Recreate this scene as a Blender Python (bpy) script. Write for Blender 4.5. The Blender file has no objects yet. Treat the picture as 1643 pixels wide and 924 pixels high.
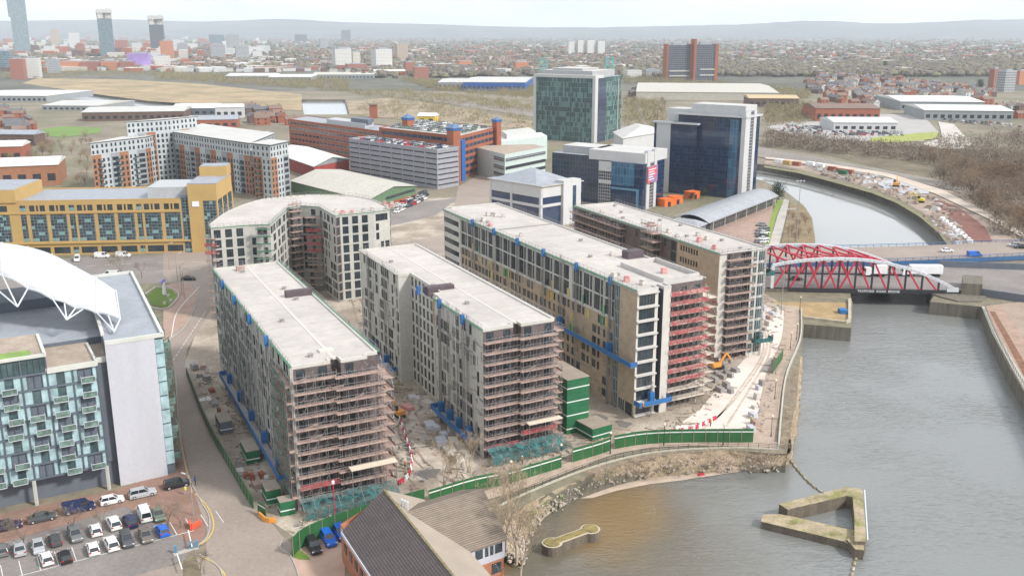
import bpy, bmesh, math, random
from mathutils import Vector, Matrix
from mathutils.geometry import tessellate_polygon
R = math.radians
random.seed(11)
scene = bpy.context.scene
C = scene.collection
# ------------------------------------------------------------------ camera, sky, sun, exposure
F = 1545.0; CAMH = 80.0; PITCH = math.atan(412/F)
CP, SP = math.cos(PITCH), math.sin(PITCH)
cd = bpy.data.cameras.new('camera'); cam = bpy.data.objects.new('camera', cd); C.objects.link(cam)
cam.location = (0, 0, CAMH); cam.rotation_euler = (math.pi/2-PITCH, 0, 0)
cd.sensor_width = 36; cd.lens = 36*F/1643; cd.clip_start = 1; cd.clip_end = 60000
scene.camera = cam
SUN_EL, SUN_AZ = R(40), R(118)          # azimuth from +Y towards +X: sun on the right, a little behind the camera
world = bpy.data.worlds.new("World"); scene.world = world; world.use_nodes = True
wt = world.node_tree; wn = wt.nodes; wl = wt.links
bg = wn['Background']; bg.inputs[1].default_value = 0.092
sky = wn.new('ShaderNodeTexSky'); sky.sky_type = 'NISHITA'; sky.sun_disc = False
sky.sun_elevation = SUN_EL; sky.sun_rotation = SUN_AZ; sky.altitude = 80; sky.dust_density = 2.5
tc = wn.new('ShaderNodeTexCoord'); mp = wn.new('ShaderNodeMapping'); mp.inputs['Scale'].default_value = (1.6, 1.6, 9.0)
nz = wn.new('ShaderNodeTexNoise'); nz.inputs['Scale'].default_value = 2.6; nz.inputs['Detail'].default_value = 6; nz.inputs['Roughness'].default_value = .55
cr = wn.new('ShaderNodeValToRGB')
cr.color_ramp.elements[0].position = .3; cr.color_ramp.elements[0].color = (6.2, 6.9, 7.8, 1)
cr.color_ramp.elements[1].position = .66; cr.color_ramp.elements[1].color = (8.6, 8.75, 9.0, 1)
mx = wn.new('ShaderNodeMixRGB'); mx.inputs[0].default_value = .88
wl.new(tc.outputs['Generated'], mp.inputs[0]); wl.new(mp.outputs[0], nz.inputs['Vector']); wl.new(nz.outputs[0], cr.inputs[0])
wl.new(sky.outputs[0], mx.inputs[1]); wl.new(cr.outputs[0], mx.inputs[2]); wl.new(mx.outputs[0], bg.inputs[0])
sd = bpy.data.lights.new('sun', 'SUN'); sd.energy = 2.3; sd.angle = R(7); sd.color = (1, .965, .92)
sun = bpy.data.objects.new('sun', sd); C.objects.link(sun)
sdir = Vector((math.sin(SUN_AZ)*math.cos(SUN_EL), math.cos(SUN_AZ)*math.cos(SUN_EL), math.sin(SUN_EL)))
sun.rotation_euler = sdir.to_track_quat('Z', 'Y').to_euler(); sun.location = (300, -300, 400)
scene.view_settings.view_transform = 'Standard'; scene.view_settings.look = 'None'
scene.view_settings.exposure = 0.76; scene.view_settings.gamma = 1
scene.cycles.max_bounces = 5; scene.cycles.diffuse_bounces = 3; scene.cycles.glossy_bounces = 3
scene.cycles.transparent_max_bounces = 6; scene.cycles.volume_bounces = 1
scene.cycles.use_denoising = True

# ------------------------------------------------------------------ pixel <-> world helpers (survey of the photo)
def G(px, py, z=0.0):
    u = (px-821.5)/F; v = (462-py)/F
    d = (u, CP+v*SP, -SP+v*CP); t = (z-CAMH)/d[2]
    return Vector((d[0]*t, d[1]*t, z))
def ZY(py, y):                                   # height seen at row py at forward distance y
    v = (462-py)/F; return CAMH + y*(-SP+v*CP)/(CP+v*SP)
def XY(px, y, z=0.0):                            # x at column px, forward distance y, height z
    return (px-821.5)/F*(y*CP-(z-CAMH)*SP)
def AT(px, py, y):
    z = ZY(py, y); return Vector((XY(px, y, z), y, z))
# ------------------------------------------------------------------ materials
MATS = {}
def srgb(r, g, b):
    f = lambda c: (c/255/12.92 if c/255 <= .04045 else ((c/255+.055)/1.055)**2.4)
    return (f(r), f(g), f(b))
def mat(name, col, rough=.7, var=.12, scale=.5, metal=0, var2=0, scale2=6, bump=0, bscale=8, spec=.4, streak=0, col2=None, c2pos=(.45, .6), c2scale=.05):
    if name in MATS: return MATS[name]
    m = bpy.data.materials.new(name); m.use_nodes = True; t = m.node_tree; n = t.nodes; l = t.links
    b = n['Principled BSDF']; b.inputs['Roughness'].default_value = rough; b.inputs['Metallic'].default_value = metal
    b.inputs['Specular IOR Level'].default_value = spec
    g = n.new('ShaderNodeNewGeometry')
    rgb = n.new('ShaderNodeRGB'); rgb.outputs[0].default_value = (*col, 1); cur = rgb.outputs[0]
    if col2:
        a = n.new('ShaderNodeTexNoise'); a.inputs['Scale'].default_value = c2scale; a.inputs['Detail'].default_value = 7; a.inputs['Roughness'].default_value = .62
        l.new(g.outputs['Position'], a.inputs['Vector'])
        r = n.new('ShaderNodeMapRange'); r.inputs[1].default_value = c2pos[0]; r.inputs[2].default_value = c2pos[1]; l.new(a.outputs[0], r.inputs[0])
        x = n.new('ShaderNodeMixRGB'); x.inputs[2].default_value = (*col2, 1); l.new(r.outputs[0], x.inputs[0]); l.new(cur, x.inputs[1]); cur = x.outputs[0]
    for vv, sc, st in ((var, scale, streak), (var2, scale2, 0)):
        if not vv: continue
        a = n.new('ShaderNodeTexNoise'); a.inputs['Scale'].default_value = sc; a.inputs['Detail'].default_value = 5; a.inputs['Roughness'].default_value = .6
        if st:
            mm = n.new('ShaderNodeMapping'); mm.inputs['Scale'].default_value = (1, 1, .12); l.new(g.outputs['Position'], mm.inputs[0]); l.new(mm.outputs[0], a.inputs['Vector'])
        else: l.new(g.outputs['Position'], a.inputs['Vector'])
        r = n.new('ShaderNodeMapRange'); r.inputs[1].default_value = .3; r.inputs[2].default_value = .7
        r.inputs[3].default_value = 1-vv; r.inputs[4].default_value = 1+vv; l.new(a.outputs[0], r.inputs[0])
        x = n.new('ShaderNodeVectorMath'); x.operation = 'SCALE'; l.new(cur, x.inputs[0]); l.new(r.outputs[0], x.inputs['Scale']); cur = x.outputs[0]
    l.new(cur, b.inputs['Base Color'])
    if bump:
        a = n.new('ShaderNodeTexNoise'); a.inputs['Scale'].default_value = bscale; a.inputs['Detail'].default_value = 4
        l.new(g.outputs['Position'], a.inputs['Vector'])
        bm_ = n.new('ShaderNodeBump'); bm_.inputs['Strength'].default_value = bump; bm_.inputs['Distance'].default_value = .1
        l.new(a.outputs[0], bm_.inputs['Height']); l.new(bm_.outputs[0], b.inputs['Normal'])
    MATS[name] = m; return m
def glassmat(name, col, rough=.12, var=.5, scale=.35, lit=None):
    """tinted window glass seen in daylight: dark, glossy, each pane slightly different"""
    if name in MATS: return MATS[name]
    m = mat(name, col, rough, var, scale, 0, .25, 1.7, spec=.8)
    m.node_tree.nodes['Principled BSDF'].inputs['IOR'].default_value = 1.55
    return m
def gridmat(name, base, line, pu, pv, lw=.06, rough=.15, cellvar=.5, spec=.8, tall=0, extra=None):
    """curtain wall: cells pu x pv metres (along the wall / up), joints in another colour. uses the UV map in metres"""
    if name in MATS: return MATS[name]
    m = bpy.data.materials.new(name); m.use_nodes = True; t = m.node_tree; n = t.nodes; l = t.links
    b = n['Principled BSDF']; b.inputs['Specular IOR Level'].default_value = spec
    uv = n.new('ShaderNodeUVMap'); sep = n.new('ShaderNodeSeparateXYZ'); l.new(uv.outputs[0], sep.inputs[0])
    def M(op, a, bv=None):
        x = n.new('ShaderNodeMath'); x.operation = op
        for i, q in enumerate((a, bv)):
            if q is None: continue
            if isinstance(q, (int, float)): x.inputs[i].default_value = q
            else: l.new(q, x.inputs[i])
        return x.outputs[0]
    du = M('DIVIDE', sep.outputs[0], pu); dv = M('DIVIDE', sep.outputs[1], pv)
    fu = M('FRACT', du); fv = M('FRACT', dv)
    lu = M('LESS_THAN', fu, lw/pu); lv = M('LESS_THAN', fv, lw*1.3/pv); ln = M('MAXIMUM', lu, lv)
    cx = n.new('ShaderNodeCombineXYZ'); l.new(M('FLOOR', du), cx.inputs[0]); l.new(M('FLOOR', dv), cx.inputs[1])
    wnz = n.new('ShaderNodeTexWhiteNoise'); wnz.noise_dimensions = '2D'; l.new(cx.outputs[0], wnz.inputs[0])
    r = n.new('ShaderNodeMapRange'); r.inputs[3].default_value = 1-cellvar; r.inputs[4].default_value = 1+cellvar; l.new(wnz.outputs[0], r.inputs[0])
    rgb = n.new('ShaderNodeRGB'); rgb.outputs[0].default_value = (*base, 1); cur = rgb.outputs[0]
    if extra:
        x0 = n.new('ShaderNodeMixRGB'); l.new(cur, x0.inputs[1]); x0.inputs[2].default_value = (*extra[0], 1)
        l.new(M('GREATER_THAN', wnz.outputs[0], 1-extra[1]), x0.inputs[0]); cur = x0.outputs[0]
    sc = n.new('ShaderNodeVectorMath'); sc.operation = 'SCALE'; l.new(cur, sc.inputs[0]); l.new(r.outputs[0], sc.inputs['Scale'])
    x = n.new('ShaderNodeMixRGB'); x.inputs[2].default_value = (*line, 1); l.new(ln, x.inputs[0]); l.new(sc.outputs[0], x.inputs[1])
    l.new(x.outputs[0], b.inputs['Base Color'])
    rr = n.new('ShaderNodeMapRange'); rr.inputs[3].default_value = rough; rr.inputs[4].default_value = .6; l.new(ln, rr.inputs[0]); l.new(rr.outputs[0], b.inputs['Roughness'])
    MATS[name] = m; return m
def netmat(name, col, cover=.6, scale=1.2):
    """torn debris netting: the cloth lets light and view through in uneven patches"""
    if name in MATS: return MATS[name]
    m = mat(name, col, .8, .3, .6, 0, .25, 3); t = m.node_tree; n = t.nodes; l = t.links; b = n['Principled BSDF']; g = n.new('ShaderNodeNewGeometry')
    a = n.new('ShaderNodeTexNoise'); a.inputs['Scale'].default_value = scale; a.inputs['Detail'].default_value = 6; a.inputs['Roughness'].default_value = .75; l.new(g.outputs['Position'], a.inputs['Vector'])
    r = n.new('ShaderNodeMapRange'); r.inputs[1].default_value = .5-(cover-.5)*.5-.08; r.inputs[2].default_value = .5-(cover-.5)*.5+.08; r.inputs[3].default_value = .15; r.inputs[4].default_value = .95; l.new(a.outputs[0], r.inputs[0]); l.new(r.outputs[0], b.inputs['Alpha'])
    return m
def tilemat(name, base, dark, pitch, rough=.8, lw=.3, brick=None):
    """ribs or courses running along U, repeated every pitch metres along V (UV in metres)"""
    if name in MATS: return MATS[name]
    m = mat(name, base, rough, .14, .6, 0, .1, 4); t = m.node_tree; n = t.nodes; l = t.links
    b = n['Principled BSDF']; src = b.inputs['Base Color'].links[0].from_socket
    uv = n.new('ShaderNodeUVMap')
    br = n.new('ShaderNodeTexBrick'); br.inputs['Color1'].default_value = (1, 1, 1, 1); br.inputs['Color2'].default_value = (.86, .86, .86, 1)
    br.inputs['Mortar'].default_value = (*[d/max(bb, 1e-3) for d, bb in zip(dark, base)], 1); br.inputs['Scale'].default_value = 1
    br.inputs['Row Height'].default_value = pitch; br.inputs['Brick Width'].default_value = brick or 400
    br.inputs['Mortar Size'].default_value = pitch*lw/2; br.inputs['Mortar Smooth'].default_value = .3
    l.new(uv.outputs[0], br.inputs['Vector'])
    x = n.new('ShaderNodeMixRGB'); x.blend_type = 'MULTIPLY'; x.inputs[0].default_value = 1; l.new(src, x.inputs[1]); l.new(br.outputs[0], x.inputs[2])
    l.new(x.outputs[0], b.inputs['Base Color']); return m
# ------------------------------------------------------------------ mesh builder
ORG = {}                                          # world origin of things whose parts are drawn in world metres
class MB:
    def __init__(s): s.v = []; s.f = []; s.m = []; s.uv = []
    def poly(s, pts, mi=0, uv=None):
        k = len(s.v); s.v += [tuple(p) for p in pts]; s.f.append(tuple(range(k, k+len(pts)))); s.m.append(mi)
        if uv is None:
            p0, p1 = Vector(pts[0]), Vector(pts[1]); e = (p1-p0)
            e = e.normalized() if e.length > 1e-6 else Vector((1, 0, 0))
            nn = e.cross(Vector(pts[-1])-p0)
            nn = nn.normalized() if nn.length > 1e-9 else Vector((0, 0, 1)); f = nn.cross(e)
            uv = [((Vector(p)-p0).dot(e), (Vector(p)-p0).dot(f)) for p in pts]
        s.uv.append(uv); return s
    def wallq(s, a, b, z0, z1, mi=0):
        """upright quad from a to b; outward is to the right of a->b; UV in metres"""
        L = math.hypot(b[0]-a[0], b[1]-a[1])
        return s.poly([(a[0], a[1], z0), (b[0], b[1], z0), (b[0], b[1], z1), (a[0], a[1], z1)], mi, [(0, z0), (L, z0), (L, z1), (0, z1)])
    def prism(s, pts, z0, z1, mi=0, top=None, bottom=True):
        n = len(pts)
        for i in range(n): s.wallq(pts[i], pts[(i+1) % n], z0, z1, mi)
        s.cap(pts, z1, mi if top is None else top)
        if bottom: s.cap(pts[::-1], z0, mi)
        return s
    def cap(s, pts, z, mi=0):
        pp = [Vector((p[0], p[1], z)) for p in pts]
        if len(pts) <= 4: return s.poly(pp, mi, [(p[0], p[1]) for p in pts])
        ar = sum(pts[i][0]*pts[(i+1) % len(pts)][1]-pts[(i+1) % len(pts)][0]*pts[i][1] for i in range(len(pts)))
        for tr in tessellate_polygon([pp]):
            a, b, c = (pp[i] for i in tr)
            if ((b-a).cross(c-a).z > 0) != (ar > 0): b, c = c, b
            s.poly([a, b, c], mi, [(q.x, q.y) for q in (a, b, c)])
        return s
    def box(s, c, sx, sy, sz, ang=0, mi=0, taper=1):
        """c is the centre of the base"""
        ca, sa = math.cos(ang), math.sin(ang); q = []
        for k, t in ((0, 1), (sz, taper)):
            for x, y in ((-1, -1), (1, -1), (1, 1), (-1, 1)):
                X, Y = x*sx/2*t, y*sy/2*t; q.append((c[0]+X*ca-Y*sa, c[1]+X*sa+Y*ca, c[2]+k))
        for a in ((0, 1, 5, 4), (1, 2, 6, 5), (2, 3, 7, 6), (3, 0, 4, 7), (4, 5, 6, 7), (3, 2, 1, 0)): s.poly([q[i] for i in a], mi)
        return s
    def bar(s, a, b, w, h=None, mi=0):
        """rectangular bar between two points"""
        a, b = Vector(a), Vector(b); d = b-a
        if d.length < 1e-6: return s
        h = h or w; d.normalize(); up = Vector((0, 0, 1)) if abs(d.z) < .95 else Vector((1, 0, 0))
        x = d.cross(up).normalized()*w/2; y = x.cross(d).normalized()*h/2
        A = [a-x-y, a+x-y, a+x+y, a-x+y]; B = [p+(b-a) for p in A]
        for i in range(4): j = (i+1) % 4; s.poly([A[j], A[i], B[i], B[j]], mi)
        s.poly(A, mi); s.poly(B[::-1], mi); return s
    def tube(s, a, b, r0, r1=None, n=8, mi=0, cap=True):
        a, b = Vector(a), Vector(b); r1 = r0 if r1 is None else r1; d = (b-a).normalized()
        up = Vector((0, 0, 1)) if abs(d.z) < .95 else Vector((1, 0, 0)); x = d.cross(up).normalized(); y = x.cross(d)
        A = [a+(x*math.cos(t)+y*math.sin(t))*r0 for t in [2*math.pi*i/n for i in range(n)]]
        B = [b+(x*math.cos(t)+y*math.sin(t))*r1 for t in [2*math.pi*i/n for i in range(n)]]
        for i in range(n): j = (i+1) % n; s.poly([A[j], A[i], B[i], B[j]], mi)
        if cap: s.poly(A, mi); s.poly(B[::-1], mi)
        return s
    def build(s, name, mats, parent=None, smooth=False, loc=None):
        if not isinstance(mats, (list, tuple)): mats = [mats]
        me = bpy.data.meshes.new(name); me.from_pydata(s.v, [], s.f)
        for m in mats: me.materials.append(m)
        me.polygons.foreach_set('material_index', s.m)
        ul = me.uv_layers.new(name='UVMap'); flat = []
        for u in s.uv:
            for q in u: flat += [q[0], q[1]]
        ul.data.foreach_set('uv', flat)
        if smooth:
            q = bmesh.new(); q.from_mesh(me); bmesh.ops.remove_doubles(q, verts=q.verts, dist=.002); q.to_mesh(me); q.free()
            me.polygons.foreach_set('use_smooth', [True]*len(me.polygons))
        if parent is not None and parent.name in ORG: me.transform(Matrix.Translation(-ORG[parent.name]))
        me.update(); o = bpy.data.objects.new(name, me); C.objects.link(o)
        if parent is not None:
            o.parent = parent
            if parent.name in ORG: ORG[o.name] = ORG[parent.name]
        return o
def shift(o, loc):
    """move the origin of a freshly built world-space mesh to loc"""
    o.data.transform(Matrix.Translation(-Vector(loc))); o.location = loc; return o
def tag(o, label=None, cat=None, group=None, kind=None):
    if label: o['label'] = label
    if cat: o['category'] = cat
    if group: o['group'] = group
    if kind: o['kind'] = kind
    return o
ORD = 'first second third fourth fifth sixth seventh eighth ninth tenth eleventh twelfth thirteenth fourteenth fifteenth sixteenth seventeenth eighteenth nineteenth twentieth twenty-first twenty-second twenty-third twenty-fourth'.split()
def thing(name, label, cat, group=None, loc=(0, 0, 0), rz=0):
    o = bpy.data.objects.new(name, None); C.objects.link(o); o.location = loc; o.rotation_euler = (0, 0, rz)
    o.empty_display_size = .5
    return tag(o, label, cat, group)
def wthing(name, label, cat, loc, group=None):
    o = thing(name, label, cat, group, loc); ORG[o.name] = Vector(loc); return o
def copy_tree(root, loc=None, rz=None, label=None, parent=None):
    c = root.copy(); C.objects.link(c)
    if parent: c.parent = parent
    for ch in root.children: copy_tree(ch, parent=c)
    if loc is not None: c.location = loc
    if rz is not None: c.rotation_euler = (0, 0, rz)
    if label: c['label'] = label
    return c
def struct(o): o['kind'] = 'structure'; return o
def sheet(name, px, m, z=.02, zref=0, tess=None, kind='structure', world_pts=False):
    pts = px if world_pts else [G(a, b, zref) for a, b in px]
    ar = sum(pts[i][0]*pts[(i+1) % len(pts)][1]-pts[(i+1) % len(pts)][0]*pts[i][1] for i in range(len(pts)))
    if ar < 0: pts = pts[::-1]
    b = MB(); b.cap(pts, z); o = b.build(name, m); o['kind'] = kind; return o
def polyline_len(pts): return sum((Vector(pts[i+1])-Vector(pts[i])).length for i in range(len(pts)-1))
def walk(pts, step, start=0):
    """points and directions every step metres along a polyline"""
    out = []; acc = start
    for i in range(len(pts)-1):
        a, b = Vector(pts[i]), Vector(pts[i+1]); L = (b-a).length
        while acc <= L: out.append((a+(b-a)*(acc/L), (b-a).normalized())); acc += step
        acc -= L
    return out
def smooth_line(pts, n=6):
    """Catmull-Rom through the points"""
    P = [Vector(p) for p in pts]; P = [P[0]*2-P[1]]+P+[P[-1]*2-P[-2]]; out = []
    for i in range(1, len(P)-2):
        for k in range(n):
            t = k/n; a, b, c, d = P[i-1:i+3]
            out.append(.5*((2*b)+(c-a)*t+(2*a-5*b+4*c-d)*t*t+(3*b-a-3*c+d)*t**3))
    out.append(P[-2]); return out
def ribbon(mb, line, w0, w1, z, mi=0):
    """flat strip along a line, from w0 (right) to w1 (left) of it"""
    P = [Vector((p[0], p[1], 0)) for p in line]; L = []; Rr = []
    for i, p in enumerate(P):
        d = (P[min(i+1, len(P)-1)]-P[max(i-1, 0)]).normalized(); nn = Vector((d.y, -d.x, 0))
        L.append(p+nn*w0); Rr.append(p+nn*w1)
    s = 0
    for i in range(len(P)-1):
        ds = (P[i+1]-P[i]).length
        a, b, c, d = Rr[i], Rr[i+1], L[i+1], L[i]
        if (b-a).cross(d-a).z < 0: a, b, c, d = d, c, b, a
        mb.poly([(a.x, a.y, z), (b.x, b.y, z), (c.x, c.y, z), (d.x, d.y, z)], mi, [(s, w1), (s+ds, w1), (s+ds, w0), (s, w0)]); s += ds
# ------------------------------------------------------------------ ground and water
WZ = -4.0
M_ground = mat('town_ground', (.22, .185, .135), .9, .25, .02, 0, .25, .4, col2=(.17, .16, .1), c2scale=.012)
M_water = mat('river_water', (.17, .17, .15), .1, .0, spec=.5, col2=(.24, .16, .055), c2pos=(.5, .56))
def water_material():
    m = M_water; t = m.node_tree; n = t.nodes; l = t.links; b = n['Principled BSDF']
    b.inputs['IOR'].default_value = 1.62; b.inputs['Roughness'].default_value = .05
    # shallow sandy shelf in the bay: water is clear enough there to show ochre sand
    g = n.new('ShaderNodeNewGeometry')
    def blob(cx, cy, rx, ry, rot):
        mm = n.new('ShaderNodeMapping'); mm.vector_type = 'TEXTURE'
        mm.inputs['Location'].default_value = (cx, cy, WZ); mm.inputs['Rotation'].default_value = (0, 0, rot); mm.inputs['Scale'].default_value = (rx, ry, 30)
        nn = n.new('ShaderNodeTexNoise'); nn.inputs['Scale'].default_value = .07; nn.inputs['Detail'].default_value = 3
        l.new(g.outputs['Position'], nn.inputs['Vector'])
        ad = n.new('ShaderNodeVectorMath'); ad.operation = 'MULTIPLY_ADD'; ad.inputs[1].default_value = (11, 11, 0); l.new(nn.outputs[1], ad.inputs[0]); l.new(g.outputs['Position'], ad.inputs[2])
        l.new(ad.outputs[0], mm.inputs[0])
        gr = n.new('ShaderNodeTexGradient'); gr.gradient_type = 'SPHERICAL'; l.new(mm.outputs[0], gr.inputs[0])
        r = n.new('ShaderNodeMapRange'); r.interpolation_type = 'SMOOTHSTEP'; r.inputs[1].default_value = 0; r.inputs[2].default_value = .75; l.new(gr.outputs[1], r.inputs[0]); return r.outputs[0]
    c0 = G(1010, 840, WZ); c1 = G(835, 890, WZ); c2 = G(900, 800, WZ); c3 = G(1000, 900, WZ)
    cur = None
    base = n.new('ShaderNodeRGB'); base.outputs[0].default_value = (.195, .2, .19, 1); cur = base.outputs[0]
    for f, col, k in ((blob(c3.x, c3.y+10, 42, 34, 0), (.12, .1, .065, 1), .8),
                      (blob(c0.x+4, c0.y+8, 12, 22, R(-20)), (.22, .14, .055, 1), .85),
                      (blob(c1.x, c1.y, 7, 16, 0), (.2, .125, .05, 1), .8)):
        x = n.new('ShaderNodeMixRGB'); x.inputs[2].default_value = col
        mu = n.new('ShaderNodeMath'); mu.operation = 'MULTIPLY'; mu.inputs[1].default_value = k; l.new(f, mu.inputs[0])
        l.new(mu.outputs[0], x.inputs[0]); l.new(cur, x.inputs[1]); cur = x.outputs[0]
    l.new(cur, b.inputs['Base Color'])
    # upstream the still water's sky reflection is painted in as a paler base colour
    sp_ = n.new('ShaderNodeSeparateXYZ'); l.new(g.outputs['Position'], sp_.inputs[0]); up = n.new('ShaderNodeMapRange'); up.interpolation_type = 'SMOOTHSTEP'; up.inputs[1].default_value = 300; up.inputs[2].default_value = 375; l.new(sp_.outputs[1], up.inputs[0])
    xx = n.new('ShaderNodeMixRGB'); xx.inputs[2].default_value = (.3, .3, .285, 1); l.new(up.outputs[0], xx.inputs[0]); l.new(cur, xx.inputs[1]); l.new(xx.outputs[0], b.inputs['Base Color'])
    h = []
    for sc, dist, rot in ((.9, 1.2, .3), (.3, .5, 1.1)):
        mm = n.new('ShaderNodeMapping'); mm.inputs['Rotation'].default_value = (0, 0, rot); mm.inputs['Scale'].default_value = (.55, 1.5, 1); l.new(g.outputs['Position'], mm.inputs[0])
        nn = n.new('ShaderNodeTexNoise'); nn.inputs['Scale'].default_value = sc; nn.inputs['Detail'].default_value = 4; nn.inputs['Distortion'].default_value = dist
        l.new(mm.outputs[0], nn.inputs['Vector']); h.append(nn.outputs[0])
    # wind patches: ripples stronger in some places
    pn = n.new('ShaderNodeTexNoise'); pn.inputs['Scale'].default_value = .03; pn.inputs['Detail'].default_value = 3; l.new(g.outputs['Position'], pn.inputs['Vector'])
    pr = n.new('ShaderNodeMapRange'); pr.inputs[1].default_value = .4; pr.inputs[2].default_value = .62; pr.inputs[3].default_value = .3; pr.inputs[4].default_value = 1.0; l.new(pn.outputs[0], pr.inputs[0])
    cm = n.new('ShaderNodeMapRange'); cm.inputs[1].default_value = 290; cm.inputs[2].default_value = 360; cm.inputs[3].default_value = 1; cm.inputs[4].default_value = .06; l.new(sp_.outputs[1], cm.inputs[0]); mm2 = n.new('ShaderNodeMath'); mm2.operation = 'MULTIPLY'; l.new(pr.outputs[0], mm2.inputs[0]); l.new(cm.outputs[0], mm2.inputs[1])
    ad = n.new('ShaderNodeMath'); ad.operation = 'ADD'; l.new(h[0], ad.inputs[0]); l.new(h[1], ad.inputs[1])
    bp = n.new('ShaderNodeBump'); bp.inputs['Distance'].default_value = .26; l.new(ad.outputs[0], bp.inputs['Height']); l.new(mm2.outputs[0], bp.inputs['Strength'])
    l.new(bp.outputs[0], b.inputs['Normal'])
water_material()

# ground outline with the river basin cut out (the basin's edge, ground level, as surveyed from the photo)
river = [(700, 960), (700, 924), (770, 905), (800, 860), (812, 830), (850, 805), (920, 772), (990, 748), (1080, 727), (1170, 722), (1262, 728), (1268, 690), (1278, 640), (1281, 600),
         (1285, 570), (1290, 520), (1366, 526), (1368, 486), (1360, 455), (1306, 400), (1308, 385), (1303, 350), (1290, 330), (1262, 308), (1225, 290), (1150, 275), (1090, 268),
         (1090, 255), (1225, 264), (1280, 274), (1330, 287), (1400, 306), (1440, 322), (1480, 345), (1510, 372), (1530, 400), (1520, 440), (1492, 484), (1575, 492), (1592, 535),
         (1620, 590), (1650, 640), (1720, 770), (1810, 924), (1840, 960)]
river_w = [G(a, b) for a, b in river]
irwell = [(-260, 168), (-120, 158), (0, 148), (60, 152), (120, 160), (215, 170), (340, 178), (362, 172), (300, 166), (240, 163), (150, 151), (100, 142), (35, 132), (0, 129), (-260, 118)]
irwell_w = [G(a, b) for a, b in irwell]
dock = [(488, 184), (483, 160), (553, 160), (560, 184)]
dock_w = [G(a, b) for a, b in dock]
NEAR, FAR, SIDE = 30, 14500, 9000
outer = [Vector((-SIDE, NEAR-200, 0)), Vector((SIDE, NEAR-200, 0)), Vector((SIDE, FAR, 0)), Vector((-SIDE, FAR, 0))]
# the basin opens towards the viewer: carry its banks on behind the camera's foot
rv = [Vector((-14, 20, 0)), Vector((-13, 60, 0))] + river_w[1:-1] + [Vector((160, 60, 0)), Vector((170, 20, 0))]
gb = MB()
def holes_cap(mb, outer, holes, z):
    polys = [[Vector((p.x, p.y, 0)) for p in outer]]+[[Vector((p.x, p.y, 0)) for p in h] for h in holes]
    flat = [p for q in polys for p in q]
    for a, b, c in tessellate_polygon(polys):
        a, b, c = flat[a], flat[b], flat[c]
        if (b-a).cross(c-a).z < 0: b, c = c, b
        mb.poly([(q.x, q.y, z) for q in (a, b, c)], 0, [(q.x, q.y) for q in (a, b, c)])
holes_cap(gb, outer, [rv, irwell_w, dock_w], 0)
ground = struct(gb.build('ground', M_ground))
wtr = MB(); wtr.cap([Vector((-400, 0, 0)), Vector((400, 0, 0)), Vector((600, 600, 0)), Vector((-400, 600, 0))], WZ)
struct(wtr.build('river_water', M_water))
M_still = mat('still_water', (.33, .35, .36), .12, .08, .01, spec=.6)
wt2 = MB(); a0 = [Vector((p.x, p.y)) for p in irwell_w]; wt2.cap([Vector((-1200, 900, 0)), Vector((200, 900, 0)), Vector((200, 1900, 0)), Vector((-1600, 1900, 0))], -2.5)
struct(wt2.build('canal_water', M_still))
# quay walls round the basin
M_quay = mat('quay_stone', (.15, .135, .105), .85, .35, .8, 0, .25, 5, streak=1)
qb = MB()
bank_idx = set(range(0, 10))
for ring, dz in ((rv, WZ-2), (irwell_w, -4), (dock_w, -4)):
    n_ = len(ring)
    for i in range(n_):
        a, b = ring[i], ring[(i+1) % n_]
        qb.poly([(a.x, a.y, 0), (b.x, b.y, 0), (b.x, b.y, dz), (a.x, a.y, dz)], 0, [(0, 0), ((b-a).length, 0), ((b-a).length, dz), (0, dz)])
struct(qb.build('quay_wall', M_quay))
# sloping rubble bank along the near shore
M_bank = mat('bank_scrub', (.44, .345, .25), .95, .3, .5, 0, .35, 3, bump=1, bscale=2, col2=(.26, .215, .13), c2scale=.25)
shore_top = smooth_line([G(*p) for p in [(800, 862), (812, 832), (850, 806), (920, 773), (990, 749), (1080, 728), (1170, 723), (1262, 729), (1268, 690), (1278, 640), (1281, 600), (1285, 570)]], 8)
shore_low = smooth_line([G(*p, WZ) for p in [(838, 910), (850, 860), (885, 822), (945, 788), (1010, 770), (1100, 762), (1190, 756), (1256, 752), (1272, 715), (1281, 665), (1284, 625), (1288, 590)]], 8)
bk = MB(); NS = 8
rr = random.Random(3); rows = []
for i in range(len(shore_top)):
    a, b = shore_top[i], shore_low[i]; row = []
    for k in range(NS+1):
        t = k/NS; p = a.lerp(b, t); z = (1-t**.8)*-WZ+WZ-.25*(k == NS)
        if 0 < k < NS: p = p+Vector((rr.uniform(-.4, .4), rr.uniform(-.4, .4), 0)); z += rr.uniform(-.35, .45)
        row.append(Vector((p.x, p.y, z+(.01 if k == 0 else 0))))
    rows.append(row)
for i in range(len(rows)-1):
    for k in range(NS): bk.poly([rows[i][k], rows[i][k+1], rows[i+1][k+1], rows[i+1][k]])
struct(bk.build('river_bank', M_bank, smooth=True))
rb = MB()
M_rub = mat('bank_rubble', (.42, .37, .31), .9, .4, 1.5, 0, .3, 5)
for i in range(1500):
    q = rr.random()**1.3; j = int(q*(len(rows)*.62)); k = rr.randint(2, NS); p = rows[min(j, len(rows)-1)][k]
    s = rr.uniform(.12, .5)
    rb.box((p.x+rr.uniform(-1, 1), p.y+rr.uniform(-.8, .8), p.z-.1), s*rr.uniform(.7, 1.6), s, s*rr.uniform(.4, .8), rr.uniform(0, 3), 0, rr.uniform(.5, .9))
tag(rb.build('bank_rubble', M_rub), 'pale broken stones strewn along the curved river bank', 'rubble', kind='stuff')
M_sand = mat('wet_sand', (.52, .42, .33), .9, .15, .4)
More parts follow.
